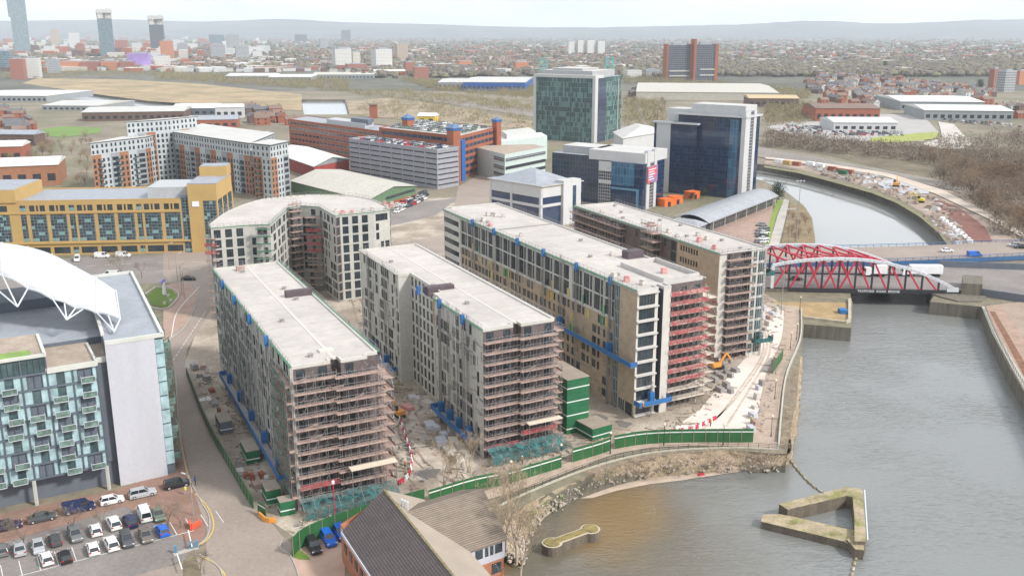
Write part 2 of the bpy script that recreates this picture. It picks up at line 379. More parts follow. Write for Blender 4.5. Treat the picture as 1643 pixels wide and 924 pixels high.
sheet('sand_spit', [(925, 800), (945, 784), (985, 766), (1050, 755), (1120, 750), (1185, 748), (1190, 756), (1130, 765), (1090, 771), (1040, 777), (990, 787), (950, 799)], M_sand, WZ+.06, WZ)
M_grass = mat('mown_grass', (.13, .2, .035), .95, .25, .1, 0, .2, 2)
M_plain = mat('plain', (.125, .12, .1), .95, .3, .004, 0, .3, .03, col2=(.1, .105, .075), c2scale=.003)
sheet('far_plain', [Vector((-8900, 1350, 0)), Vector((8900, 1350, 0)), Vector((8900, 14000, 0)), Vector((-8900, 14000, 0))], M_plain, .12, world_pts=True)
# ------------------------------------------------------------------ roads, yards and fields (sheets on the ground)
M_asph = mat('asphalt', (.3, .245, .205), .9, .12, .08, 0, .12, 1.5)
M_asphd = mat('dark_asphalt', (.225, .2, .185), .9, .15, .08, 0, .15, 1.5)
M_pave = mat('pavement', (.36, .25, .2), .9, .15, .3, 0, .15, 3)
M_pavp = mat('brick_paving', (.27, .165, .125), .9, .2, .3, 0, .18, 3)
M_dirt = mat('site_dirt', (.3, .245, .19), .95, .25, .12, 0, .2, 1.6, bump=.6, bscale=1.2, col2=(.42, .36, .29), c2scale=.08)
M_pale = mat('pale_hardcore', (.68, .6, .53), .95, .1, .12, 0, .1, 1.6, col2=(.55, .46, .38), c2scale=.1, c2pos=(.5, .75))
M_conc = mat('concrete', (.42, .39, .34), .85, .15, .2, 0, .12, 2)
M_paint = mat('road_paint', (.7, .69, .65), .8, .15, 2)
M_yline = mat('yellow_line', (.6, .42, .13), .8, .2, 2)
M_tan = mat('dry_field', (.36, .27, .16), .95, .25, .03, 0, .15, .2, col2=(.27, .22, .13), c2scale=.012)
M_white = mat('white_paint', (.8, .8, .8), .6, .05, .5)
M_scrub = mat('scrub_ground', (.16, .13, .085), .95, .3, .05, 0, .3, .6)

sheet('construction_yard', [(338, 470), (290, 600), (330, 700), (400, 812), (470, 860), (640, 818), (800, 775), (905, 742), (1010, 712), (1215, 712), (1240, 600), (1277, 500), (1225, 470), (1215, 380), (930, 318), (700, 318), (470, 318), (338, 360)], M_dirt, .03)
sheet('yard_track', [(640, 650), (612, 672), (650, 745), (690, 790), (760, 772), (700, 720), (668, 670)], M_pale.copy() if False else mat('dried_mud', (.47, .41, .35), .95, .12, .2, 0, .2, 1.2, col2=(.33, .26, .2), c2scale=.3), .06)
sheet('haul_road', [(1030, 706), (1214, 708), (1238, 600), (1268, 502), (1212, 486), (1214, 555), (1150, 625), (1120, 660), (1075, 690)], M_pale, .06)
# left street, from the junction down to the car park
street = [(262, 404), (262, 440), (285, 470), (268, 520), (280, 600), (287, 690), (300, 760), (332, 850), (328, 924), (345, 990), (520, 990), (505, 895), (455, 862), (432, 835), (392, 790), (350, 700), (318, 640), (296, 600), (300, 560), (338, 498), (345, 404)]
sheet('street', street, M_asph, .05)
sheet('main_road', [(-400, 470), (-400, 432), (0, 425), (130, 413), (345, 408), (345, 452), (255, 455), (120, 460), (0, 468)], M_asphd, .045)
sheet('road_behind_blocks', [(345, 408), (620, 395), (720, 375), (735, 300), (790, 268), (800, 300), (770, 350), (740, 400), (600, 425), (345, 440)], M_asph, .04)
sheet('car_park', [(-300, 1010), (-300, 935), (0, 856), (130, 822), (262, 795), (300, 862), (318, 890), (200, 935), (80, 990)], M_asphd, .06)
sheet('brick_pavement', [(-300, 910), (0, 825), (190, 785), (282, 752), (292, 700), (305, 760), (318, 810), (330, 850), (326, 875), (300, 870), (258, 840), (200, 812), (120, 838), (0, 872), (-300, 950)], M_pavp, .08)
sheet('corner_pavement', [(262, 458), (300, 452), (318, 470), (300, 520), (262, 545), (262, 500)], M_pave, .09)
sheet('car_park_exit_lane', [(80, 990), (200, 928), (320, 895), (345, 990)], M_asph, .075)
sheet('brick_parking_court', [(470, 895), (482, 868), (552, 845), (555, 990), (500, 990)], M_pavp.copy() if False else mat('pink_paving', (.45, .31, .24), .9, .12, .3), .07)
sheet('island_planting', [(292, 905), (310, 880), (345, 990), (300, 990)], M_scrub, .09)
sheet('green_roundabout', [(250, 462), (275, 465), (285, 475), (268, 494), (245, 490), (235, 475)], M_grass, .12)
sheet('verge', [(466, 892), (470, 874), (492, 890), (498, 898), (480, 898)], M_grass, .09)
# lane marks
mk = MB()
def dash(px, w=.15, step=4, on=2, z=.1):
    pts = smooth_line([G(*p) for p in px], 5)
    for p, d in walk(pts, step):
        q = p+d*on; nn = Vector((d.y, -d.x, 0))*w/2
        mk.poly([(p+nn).to_tuple()[:2]+(z,), (q+nn).to_tuple()[:2]+(z,), (q-nn).to_tuple()[:2]+(z,), (p-nn).to_tuple()[:2]+(z,)][::1])
dash([(350, 430), (250, 436), (120, 442), (0, 450), (-200, 462)], .2, 6, 3)
dash([(350, 420), (250, 422), (120, 428), (0, 436), (-200, 445)], .2, 6, 3)
dash([(330, 500), (300, 545), (280, 575)], .15, 3, 2)
dash([(320, 460), (285, 500), (275, 540)], .2, 5, 5)
struct(mk.build('lane_marks', M_paint))
yl = MB()
for px in ([(289, 700), (296, 740), (308, 790), (300, 762)], [(313, 792), (334, 815), (343, 845), (330, 868), (305, 880)], [(322, 892), (345, 905), (362, 925), (366, 960)]):
    ribbon(yl, smooth_line([G(*p) for p in px[:3] if 1] if px[0] == (289, 700) else [G(*p) for p in px], 6), .12, -.12, .11)
struct(yl.build('kerb_lines', M_yline))
kb = MB()
def kerb(px, w=.18, h=.12, z=.05, close=False):
    pts = smooth_line([G(*p) for p in px], 4)
    for i in range(len(pts)-1): kb.bar(pts[i]+Vector((0, 0, z+h/2)), pts[i+1]+Vector((0, 0, z+h/2)), w, h+.05)
kerb([(282, 600), (288, 690), (302, 760), (320, 800), (336, 830), (332, 862), (305, 884)])
kerb([(320, 890), (342, 902), (358, 925), (362, 990)])
kerb([(268, 455), (300, 452), (318, 470), (300, 520), (264, 550)])
kerb([(250, 461), (276, 464), (287, 475), (268, 496), (240, 492), (232, 475), (250, 461)], .4, .3)
kerb([(500, 990), (470, 898), (450, 880), (452, 868)])
struct(kb.build('kerbs', M_conc))

# far ground zones
sheet('brownfield', [(35, 134), (140, 150), (240, 163), (300, 167), (365, 173), (440, 176), (484, 178), (484, 152), (440, 148), (330, 136), (200, 128), (60, 126)], M_tan, .3)
sheet('sports_pitch', [(68, 208), (100, 203), (165, 206), (160, 214), (100, 221), (70, 218)], mat('pitch_green', (.15, .24, .06), .95, .12, .05), .2)
sheet('cleared_land', [(560, 184), (556, 162), (620, 158), (700, 168), (860, 196), (860, 215), (780, 215), (700, 200), (620, 190)], mat('cleared_soil', (.36, .28, .2), .95, .2, .03, 0, .2, .3, col2=(.2, .17, .1), c2scale=.03), .3)
sheet('railway_bed', [(560, 148), (620, 146), (720, 158), (860, 180), (1240, 240), (1643, 315), (1643, 335), (1500, 300), (1235, 256), (860, 190), (720, 167), (600, 152)], mat('ballast', (.24, .21, .18), .95, .2, .05, 0, .2, .5), .35)
sheet('river_works', [(1228, 258), (1330, 262), (1430, 275), (1520, 295), (1600, 340), (1643, 370), (1643, 392), (1532, 396), (1512, 370), (1482, 343), (1442, 320), (1402, 304), (1332, 285), (1282, 272), (1226, 263)], mat('earthworks', (.33, .25, .2), .95, .25, .06, 0, .25, .5, col2=(.2, .16, .13), c2scale=.05), .1)
sheet('red_bank', [(1500, 318), (1540, 335), (1580, 365), (1592, 388), (1560, 388), (1540, 360), (1500, 330)], mat('red_earth', (.2, .09, .07), .95, .2, .2), .3)
sheet('grey_pond', [(1405, 288), (1440, 286), (1492, 298), (1490, 312), (1450, 312), (1410, 298)], mat('slurry', (.42, .42, .42), .5, .1, .1), .35)
sheet('wood_floor', [(1230, 212), (1643, 240), (2100, 270), (2100, 420), (1643, 395), (1600, 345), (1500, 290), (1330, 250), (1228, 236)], M_scrub, .12)
sheet('dealership_lot', [(1228, 205), (1330, 183), (1480, 185), (1506, 213), (1480, 228), (1380, 228), (1280, 222)], mat('pale_lot', (.38, .36, .34), .9, .1, .05), .4)
sheet('lot_verge', [(1400, 222), (1480, 214), (1507, 213), (1500, 224), (1440, 230), (1390, 229)], mat('verge_green', (.3, .33, .08), .95, .15, .1), .5)
sheet('side_road', [(1505, 196), (1530, 200), (1560, 232), (1550, 240), (1500, 240), (1480, 232), (1512, 222), (1508, 205)], mat('pale_road', (.5, .46, .41), .9, .1, .05), .45)
sheet('river_path', [(1258, 320), (1266, 322), (1262, 345), (1248, 400), (1232, 400), (1248, 345)], M_conc, .2)
sheet('riverside_lawn', [(1247, 322), (1257, 322), (1246, 345), (1232, 400), (1225, 400), (1238, 345)], mat('lawn', (.2, .28, .05), .95, .15, .3), .2)
sheet('scrub_bank', [(1268, 325), (1290, 332), (1303, 352), (1308, 385), (1304, 396), (1252, 400), (1262, 350)], mat('dead_scrub', (.23, .175, .1), .95, .3, .3, bump=1, bscale=1), .2)
sheet('restaurant_court', [(1100, 360), (1240, 330), (1240, 400), (1180, 400), (1160, 380)], M_pave, .15)
sheet('office_forecourt', [(620, 330), (735, 318), (700, 345), (640, 360), (560, 372), (560, 350)], M_asphd, .1)
# right bank promenade beyond the basin wall
sheet('promenade', [(1575, 492), (1605, 488), (1680, 600), (1900, 930), (1812, 924), (1650, 640), (1592, 535)], mat('pink_setts', (.34, .235, .18), .9, .2, .4, 0, .2, 3), .05)
sheet('promenade_edge', [(1575, 492), (1581, 492), (1600, 535), (1662, 640), (1825, 924), (1812, 924), (1650, 640), (1592, 535)], M_conc, .09)
sheet('promenade_planting', [(1588, 500), (1596, 500), (1690, 660), (1860, 928), (1845, 928), (1674, 660)], mat('winter_planting', (.2, .1, .06), .95, .35, .6, 0, .3, 3), .1)
sheet('quay_road', [(1605, 488), (1643, 484), (2000, 470), (2200, 900), (1900, 930), (1680, 600)], mat('red_tarmac', (.33, .25, .2), .9, .15, .1, 0, .15, 1), .06)
# wheel ruts, puddles and worn patches in the yard
M_mud = mat('wet_mud', (.27, .21, .16), .6, .25, .5, 0, .2, 3); M_puddle = mat('puddle', (.2, .18, .16), .08, .1, 1, spec=.7)
rt = MB(); rq = random.Random(12)
for px in ([(655, 650), (640, 690), (668, 740), (715, 780)], [(662, 648), (650, 690), (680, 738), (730, 775)], [(625, 640), (618, 680), (640, 740), (668, 785)], [(350, 560), (322, 600)], [(905, 640), (960, 680), (1010, 690)], [(560, 470), (590, 560), (630, 640)], [(575, 470), (606, 560), (645, 640)]):
    ln = smooth_line([G(*p) for p in px], 8); ln = [p+Vector((rq.uniform(-.15, .15), rq.uniform(-.15, .15), 0)) for p in ln]; ribbon(rt, ln, rq.uniform(.15, .3), -rq.uniform(.15, .3), .085)
struct(rt.build('wheel_ruts', M_mud)); rt = MB()
for px in ([(1210, 505), (1225, 560), (1190, 620), (1150, 672)], [(1222, 505), (1236, 560), (1202, 625), (1165, 684)], [(1216, 505), (1230, 560), (1180, 640), (1120, 695)]):
    ribbon(rt, smooth_line([G(*p) for p in px], 8), .25, -.25, .085)
struct(rt.build('haul_ruts', mat('haul_rut', (.5, .42, .35), .95, .25, .5, 0, .2, 2)))
pu = MB()
for px, py, r_ in ((625, 625, 2.2), (648, 715, 1.6), (690, 760, 2), (960, 675, 2.4), (585, 520, 2), (905, 715, 1.4), (330, 640, 1.3), (385, 745, 1.5), (1000, 680, 1.5)):
    c = G(px, py); pu.cap([Vector((c.x+math.cos(t)*r_*(1+.35*math.sin(3*t+px)), c.y+math.sin(t)*r_*1.3*(1+.3*math.cos(2*t+py)), 0)) for t in [6.283*i/18 for i in range(18)]], .09)
struct(pu.build('puddles', M_puddle))
# railway tracks by the river
rl = MB()
for off in (-5, -1.5, 2, 5.5):
    ln = smooth_line([G(*p) for p in [(560, 150), (640, 150), (720, 162), (860, 185), (1235, 248), (1400, 276), (1643, 326), (1900, 390)]], 6); ribbon(rl, ln, off, off-.9, .42)
struct(rl.build('railway_tracks', mat('rail_steel', (.3, .26, .23), .5, .15, .3)))
sheet('haul_track', [(1228, 256), (1330, 268), (1420, 284), (1500, 312), (1580, 350), (1643, 384), (1643, 376), (1590, 345), (1510, 305), (1425, 279), (1330, 264), (1228, 253)], mat('worn_track', (.52, .44, .36), .95, .15, .1), .44)
sheet('bank_verge', [(1226, 266), (1282, 275), (1332, 288), (1402, 307), (1442, 323), (1482, 346), (1512, 373), (1528, 396), (1522, 396), (1505, 373), (1475, 348), (1438, 326), (1398, 310), (1330, 291), (1280, 278), (1226, 269)], mat('verge_scrub', (.2, .18, .1), .95, .3, .3, 0, .25, 1.5), .13)
# riverside walk
walk_pts = smooth_line([G(*p) for p in [(1270, 492), (1268, 560), (1250, 592), (1240, 650), (1232, 722), (1228, 724)]], 5)
wk = MB()
path_w = smooth_line([G(*p) for p in [(1281, 492), (1279, 545), (1258, 600), (1248, 660), (1238, 722)]], 5)
ribbon(wk, path_w, 4.0, -.2, .13)
path_s = smooth_line([G(*p) for p in [(1250, 718), (1140, 714), (1060, 716), (985, 727), (930, 748), (860, 775), (780, 800), (700, 822), (560, 868)]], 5)
ribbon(wk, path_s, 2.6, -.6, .135)
struct(wk.build('riverside_path', mat('path_setts', (.4, .31, .24), .9, .15, .4, 0, .15, 3)))
# ------------------------------------------------------------------ building kit
M_frame_l = mat('window_frame_light', (.62, .62, .6), .5, .05, 2)
M_frame_d = mat('window_frame_dark', (.045, .05, .06), .5, .1, 2)
M_glass = glassmat('window_glass', (.03, .042, .05), .1, .6, .25)
M_glassb = glassmat('blue_glass', (.03, .06, .1), .08, .4, .15)
M_glasst = glassmat('teal_glass', (.06, .1, .105), .1, .5, .25)
M_hole = mat('open_doorway', (.03, .028, .026), .9, .4, .6)
WK = {'dark': (M_frame_d, M_glass), 'light': (M_frame_l, M_glass), 'blue': (M_frame_d, M_glassb), 'teal': (M_frame_l, M_glasst)}
WM = {}
def winmesh(kind, w, h):
    w, h = round(w, 2), round(h, 2); k = (kind, w, h)
    if k in WM: return WM[k]
    fr, gl = WK[kind]; b = MB(); t = .07; y = .1
    b.poly([(0, y, 0), (w, y, 0), (w, y, h), (0, y, h)], 1)
    for q in ((0, 0, w, t), (0, h-t, w, h), (0, t, t, h-t), (w-t, t, w, h-t)):
        b.box(((q[0]+q[2])/2, y-.04, q[1]), q[2]-q[0], .06, q[3]-q[1], 0, 0)
    if w > 1.1:
        for i in range(1, int(w/.95)+1):
            x = w*i/(int(w/.95)+1); b.box((x, y-.04, t), .06, .05, h-2*t, 0, 0)
    me = b.build('window', [fr, gl]); m = me.data; bpy.data.objects.remove(me); WM[k] = (m, b); return WM[k]
class Building:
    def __init__(s, name, label, cat, loc, group=None, wallmats=None, maxwin=100, part='wall'):
        s.root = wthing(name, label, cat, (loc[0], loc[1], 0), group); s.wall = MB(); s.wins = []; s.mats = wallmats; s.maxwin = maxwin; s.part = part
    def facade(s, a, b, z0, z1, rows=(), mi=0, depth=.12, off=0):
        """a->b with outward on the right. rows = [(zb, zt, [(u0, u1, kind), ...]), ...] bottom to top"""
        a = Vector((a[0], a[1], 0)); b = Vector((b[0], b[1], 0)); d = b-a; L = d.length; e = d/L; nrm = Vector((e.y, -e.x, 0))
        def q(u0, u1, v0, v1):
            if u1-u0 < 1e-3 or v1-v0 < 1e-3: return
            p, r = a+e*u0, a+e*u1
            s.wall.poly([(p.x, p.y, v0), (r.x, r.y, v0), (r.x, r.y, v1), (p.x, p.y, v1)], mi, [(u0, v0), (u1, v0), (u1, v1), (u0, v1)])
        z = z0
        for zb, zt, spans in rows:
            if zt > z1: break
            q(0, L, z, zb); u = 0
            for u0, u1, kind in spans:
                u0 = max(u0, u+.001); u1 = min(u1, L-.02)
                if u1-u0 < .25: continue
                q(u, u0, zb, zt)
                p, r = a+e*u0, a+e*u1; pi, ri = p-nrm*depth, r-nrm*depth
                P = lambda v, zz: (v.x, v.y, zz)
                s.wall.poly([P(p, zb), P(r, zb), P(ri, zb), P(pi, zb)], mi); s.wall.poly([P(pi, zt), P(ri, zt), P(r, zt), P(p, zt)], mi)
                s.wall.poly([P(p, zb), P(pi, zb), P(pi, zt), P(p, zt)], mi); s.wall.poly([P(ri, zb), P(r, zb), P(r, zt), P(ri, zt)], mi)
                s.wins.append((kind, Vector((p.x, p.y, zb)), math.atan2(e.y, e.x), u1-u0, zt-zb)); u = u1
            q(u, L, zb, zt); z = zt
        q(0, L, z, z1)
    def finish(s, roofpts=None, z=None, roofmat=None, roofname='roof', parapet=0, pmat=None, pw=.35):
        if s.wall.f: s.wall.build(s.part, s.mats, s.root)
        s.wins.sort(key=lambda w: (w[1]-Vector((0, 0, CAMH))).length/math.sqrt(w[3]*w[4])); rest = MB(); restm = None
        lo = ORG[s.root.name]
        for i, (k, p, rz, w, h) in enumerate(s.wins):
            me, wb = winmesh(k, w, h)
            if i < s.maxwin:
                o = bpy.data.objects.new('window', me); C.objects.link(o); o.parent = s.root; o.location = p-lo; o.rotation_euler = (0, 0, rz)
            else:
                ca, sa = math.cos(rz), math.sin(rz); kk = list(WK).index(k)*2
                for f, m, uv in zip(wb.f[:1]+wb.f[1:25:6], wb.m[:1]+wb.m[1:25:6], wb.uv[:1]+wb.uv[1:25:6]):
                    rest.poly([(p.x+wb.v[j][0]*ca-wb.v[j][1]*sa, p.y+wb.v[j][0]*sa+wb.v[j][1]*ca, p.z+wb.v[j][2]) for j in f], kk+m, uv)
        if rest.f: tag(rest.build('window', [x for k in WK for x in WK[k]], s.root), kind='stuff')
        if roofpts:
            b = MB(); b.prism(roofpts, z-.3, z, 0); b.build(roofname, roofmat, s.root)
            if parapet:
                b = MB(); n = len(roofpts)
                for i in range(n):
                    p, q = Vector((*roofpts[i][:2], 0)), Vector((*roofpts[(i+1) % n][:2], 0)); d = (q-p).normalized(); nn = Vector((-d.y, d.x, 0))
                    b.prism([p-nn*.02+d*.0, q-nn*.02, q+nn*pw-d*pw, p+nn*pw+d*pw], z-.35, z+parapet)
                b.build('parapet', pmat or s.mats[0] if isinstance(s.mats, list) else pmat or s.mats, s.root)
        return s.root
def rows_of(n, z0, fh, sill, head, spans):
    return [(z0+i*fh+sill, z0+i*fh+head, spans(i) if callable(spans) else spans) for i in range(n)]
def even(L, w, gap, kind='dark', m=.8):
    n = max(1, int((L-2*m+gap)/(w+gap))); g = (L-2*m-n*w)/max(1, n-1) if n > 1 else 0
    return [(m+i*(w+g), m+i*(w+g)+w, kind) for i in range(n)]
class Frame:
    """local axes of a block: v to the right along its front, u to the back along its side"""
    def __init__(s, A, B, D):
        s.A = Vector((A[0], A[1], 0)); s.ev = Vector((B[0]-A[0], B[1]-A[1], 0)); s.W = s.ev.length; s.ev.normalize()
        s.eu = Vector((D[0]-A[0], D[1]-A[1], 0)); s.L = s.eu.length; s.eu.normalize()
    def __call__(s, v, u, z=0): return s.A+s.ev*v+s.eu*u+Vector((0, 0, z))
    def uv(s, p):
        d = Vector((p[0]-s.A.x, p[1]-s.A.y)); a, b, c, e = s.ev.x, s.eu.x, s.ev.y, s.eu.y; det = a*e-b*c
        return ((d.x*e-d.y*b)/det, (a*d.y-c*d.x)/det)
# ------------------------------------------------------------------ the blocks under construction
M_panel = mat('grey_cladding', (.47, .46, .42), .7, .1, .15, 0, .1, 1.5)
M_panel2 = mat('pale_cladding', (.52, .5, .45), .7, .1, .15, 0, .1, 1.5)
M_roof = mat('pale_roof_membrane', (.48, .44, .405), .8, .12, .07, 0, .1, .6, col2=(.42, .385, .345), c2scale=.15, c2pos=(.5, .75))
M_buff = tilemat('buff_brick', (.46, .355, .25), (.34, .26, .18), .3, .85, .25, .9)
M_brickr = mat('shell_blockwork', (.13, .105, .1), .9, .25, .5, 0, .3, 2.5)  # wall colour darkened to carry the shade behind the scaffolds
M_board = mat('scaffold_boards', (.42, .3, .25), .85, .2, .5, 0, .25, 3)
M_tube = mat('scaffold_tube', (.3, .285, .28), .4, .2, 2, metal=.3)
M_green = mat('green_edge_net', (.07, .22, .12), .7, .2, 1)
M_red = netmat('red_netting', (.5, .09, .1), .4, 1.3)
M_blue = mat('blue_platform', (.03, .14, .35), .6, .2, .6)
M_teal = netmat('teal_debris_net', (.04, .14, .14), .5, .8)
M_gnet = netmat('green_scaffold_net', (.1, .2, .15), .42, .7)
M_slab = mat('slab_edge', (.5, .48, .45), .8, .1, .5)
M_dkgrey = mat('dark_grey_cladding', (.1, .105, .115), .6, .12, .4)
M_core = mat('pale_core_wall', (.55, .52, .47), .8, .08, .4)
M_orange = mat('orange_board', (.6, .26, .07), .8, .15, .5)
M_pink = mat('pink_board', (.62, .3, .28), .8, .15, .5)
M_pipe = mat('vent_metal', (.3, .28, .27), .5, .2, 2)
def roof_of(root): return next((c for c in root.children if c.name.split('.')[0] == 'roof'), root)
def roof_extras(root, fr, z, L0, L1, seed, nvents=5, ridge=True, v_mid=None):
    root = roof_of(root)
    r_ = random.Random(seed); vm = v_mid if v_mid is not None else fr.W*.5
    if ridge:
        b = MB(); b.bar(fr(vm, L0+1, z+.03), fr(vm, L1-1, z+.03), .6, .05); b.build('roof_ridge', mat('ridge_membrane', (.54, .5, .46), .8, .05, .5), root)
    b = MB(); n_ = int((L1-L0)/5.5)
    for i in range(1, n_): u = L0+(L1-L0)*i/n_+r_.uniform(-.4, .4); b.bar(fr(.6, u, z+.012), fr(fr.W-.6, u, z+.012), .1, .012)
    b.build('roof_seam', mat('membrane_seam', (.4, .365, .33), .8, .1, 1), root)
    for i in range(nvents):
        p = fr(r_.uniform(2.5, fr.W-2.5), L0+(L1-L0)*(i+.5+r_.uniform(-.3, .3))/nvents, z)
        b = MB(); ang = math.atan2(fr.ev.y, fr.ev.x); b.box(p, .7, .7, .5, ang); b.box(p+Vector((0, 0, .5)), .9, .9, .12, ang); b.build('roof_vent', M_pipe, root)
def edge_protection(name_root, pts, z, step=1.8, h=1.1, m_post=None, toe=M_green, off=.15):
    """guard rail of posts, two rails and a green toe strip along a roof edge"""
    posts = MB(); rails = MB()
    for i in range(len(pts)-1):
        a, b = pts[i], pts[i+1]; a = Vector((a[0], a[1], z)); b = Vector((b[0], b[1], z))
        for hh in (.55, h): rails.bar(a+Vector((0, 0, hh)), b+Vector((0, 0, hh)), .05)
        for p, d in walk([a, b], step): posts.bar(p-Vector((0, 0, .5)), p+Vector((0, 0, h+.1)), .06)
    posts.build('guard_post', m_post or M_tube, name_root); rails.build('guard_rail', m_post or M_tube, name_root)
    t = MB()
    for i in range(len(pts)-1):
        a, b = pts[i], pts[i+1]; t.bar((a[0], a[1], z+.12), (b[0], b[1], z+.12), .3, .16)
    t.build('toe_board', toe, name_root)
def scaffold(label, a, b, z0, z1, lift=2.15, depth=1.35, step=2.4, netz=None, boardm=None, name='scaffold', side=0, net=None, tops=.9, seed=0):
    """tube scaffold standing off the face a->b (outward on the right): boarded lifts, standards, rails, braces"""
    r_ = random.Random(seed); a = Vector((a[0], a[1], 0)); b = Vector((b[0], b[1], 0)); e = (b-a).normalized(); n = Vector((e.y, -e.x, 0)); L = (b-a).length
    root = wthing(name, label, 'scaffold', (a.x, a.y, z0), 'scaffolds on the blocks')
    nl = int((z1-z0)/lift); U = Vector((0, 0, 1)); boardm = boardm or M_board
    for i in range(1, nl+1):
        z = z0+i*lift; p0, p1 = a+n*(.2+depth/2)-e*.5, b+n*(.2+depth/2)+e*.5
        d = MB(); jit = r_.uniform(-.5, .3); d.bar(p0+U*z+e*jit*.3, p1+U*z+e*jit, depth, .09)
        d.bar(a+n*(.2+depth)-e*.5+U*(z+.14), b+n*(.2+depth)+e*.5+U*(z+.14), .05, .24)
        d.build('deck', boardm, root)
        rl = MB()
        for hh in (.55, 1.05):
            rl.bar(a+n*(.25+depth)-e*.6+U*(z+hh), b+n*(.25+depth)+e*.6+U*(z+hh), .06)
        k = int(L/step)
        rl.build('guard_rail', M_tube, root)
        if netz and netz[0] <= i <= netz[1]:
            nb = MB(); nb.bar(a+n*(.3+depth)-e*.5+U*(z+.55), b+n*(.3+depth)+e*.5+U*(z+.55), .04, 1.0); nb.build('netting', net or M_red, root)
    # ties, transoms and odd lengths of tube, boards leaning at angles, torn sheeting
    mess = MB(); bdm = MB(); L2 = L
    for i in range(nl+1):
        z = z0+i*lift
        for _ in range(int(L*1.1)):
            u = r_.uniform(0, L); q0 = a+e*u+n*r_.uniform(0, .4)+U*(z+r_.uniform(0, .9*lift)); kk = r_.random()
            if kk < .45: mess.bar(q0, q0+n*(depth+r_.uniform(.2, .9)), .05)
            elif kk < .8: q1 = a+e*u+n*(.2+depth+r_.uniform(0, .15))+U*(z+.1); mess.bar(q1, q1+e*r_.uniform(-2.2, 2.2)+U*r_.uniform(.6, 2.0), .045)
            else: q1 = a+e*u+n*r_.uniform(.4, depth)+U*(z+.12); bdm.bar(q1, q1+e*r_.uniform(.8, 2.6)+U*r_.uniform(0, .5), .25, .22)
    mess.build('tie_tubes', M_tube, root); bdm.build('loose_boards', boardm, root)
    k = max(2, int(round(L/step*1.5)))
    for i in range(k+1):
        for dd in (.25, .15+depth):
            p = a+e*(L*i/k)+n*dd; s_ = MB(); s_.bar(p+U*z0, p+U*(z0+nl*lift+tops+r_.uniform(0, .5)), .07); s_.build('standard', M_tube, root)
    br = MB()
    for i in range(nl):
        j = (i % max(1, k)); 
        for jj in (j, (j+3) % max(1, k)):
            p = a+e*(L*jj/k)+n*(.2+depth+.06); q = a+e*(L*(jj+1)/k)+n*(.2+depth+.06); br.bar(p+U*(z0+i*lift), q+U*(z0+(i+1)*lift), .05)
    br.build('brace', M_tube, root)
    return root
def debris_fan(label, a, b, z, out=3, drop=1.6, mt=None, name='debris_netting'):
    a = Vector((a[0], a[1], 0)); b = Vector((b[0], b[1], 0)); e = (b-a).normalized(); n = Vector((e.y, -e.x, 0)); L = (b-a).length
    root = wthing(name, label, 'netting', (a.x, a.y, z)); k = int(L/2.2)+1; m = MB(); r_ = random.Random(int(L*10))
    P = [[a+e*(L*i/k)+n*(1.7+out*t)+Vector((0, 0, z-drop*t+(-.25 if i % 2 else .1)*t+r_.uniform(-.1, .1))) for t in (0, .5, 1)] for i in range(k+1)]
    for i in range(k):
        for j in range(2): m.poly([P[i][j], P[i][j+1], P[i+1][j+1], P[i+1][j]])
        m.poly([P[i][2], P[i][2]+Vector((0, 0, -1.5)), P[i+1][2]+Vector((0, 0, -1.5)), P[i+1][2]])
    m.build('net', mt or M_teal, root)
    f = MB()
    for i in range(k+1): f.bar(P[i][0], P[i][2], .06); f.bar(P[i][2]+Vector((0, 0, .1)), (P[i][2].x, P[i][2].y, .0), .07)
    f.build('net_frame', M_tube, root); return root
def mast_platform(label, a, b, z, wdt=1.4, mt=None, mast=None, cages=3):
    """mast climbing work platform hung along a face a->b (outward on the right)"""
    a = Vector((a[0], a[1], 0)); b = Vector((b[0], b[1], 0)); e = (b-a).normalized(); n = Vector((e.y, -e.x, 0)); L = (b-a).length; U = Vector((0, 0, 1))
    root = wthing('mast_climber', label, 'work platform', (a.x, a.y, 0), 'blue mast climbers on the blocks'); mt = mt or M_blue
    d = MB(); d.bar(a+n*(.5+wdt/2)+U*z, b+n*(.5+wdt/2)+U*z, wdt, .18); d.build('deck', M_pipe if mt is M_blue else mt, root)
    s_ = MB(); s_.bar(a+n*(.5+wdt)+U*(z+.55), b+n*(.5+wdt)+U*(z+.55), .08, 1.05)
    for t in (a, b): s_.bar(t+n*.5+U*(z+.55), t+n*(.5+wdt)+U*(z+.55), .08, 1.05)
    s_.build('side_panel', mt, root)
    for i in range(cages):
        t = (i+.5)/cages; p = a+e*(L*t)+n*(.8)
        c = MB(); c.box(p+U*z, 1.2, 1.0, 2.2, math.atan2(e.y, e.x)); c.build('drive_unit', mt, root)
        m = MB()
        for q in ((-.2, -.2), (.2, -.2), (.2, .2), (-.2, .2)): pp = p+e*q[0]+n*q[1]; m.bar(pp, pp+U*(mast or z+4), .07)
        h = 0
        while h < (mast or z+4): m.bar(p-e*.2+n*.2+U*h, p+e*.2+n*.2+U*(h+.9), .05); m.bar(p-e*.2-n*.2+U*h, p-e*.2+n*.2+U*(h+.9), .05); h += .9
        m.build('mast', M_tube, root)
    return root
def mast_head(root, p, z):
    b = MB(); b.box((p[0], p[1], z-1.2), .8, .6, 2.0); b.build('mast_head', M_blue, root)
GRP = 'apartment blocks under construction'
FH = 2.85
def bays(L, seed, p=.5, w=(1.15, 1.6), step=2.15, kind='dark', m=1.0, pair=True):
    """irregular rhythm of tall windows between cladding panels"""
    def f(i):
        r_ = random.Random(seed*31+(i//2 if pair else i)*7); out = []; u = m
        while u < L-1.5:
            ww = r_.choice(w)
            if r_.random() < p: out.append((u, u+ww, kind))
            u += step
        return out
    return f
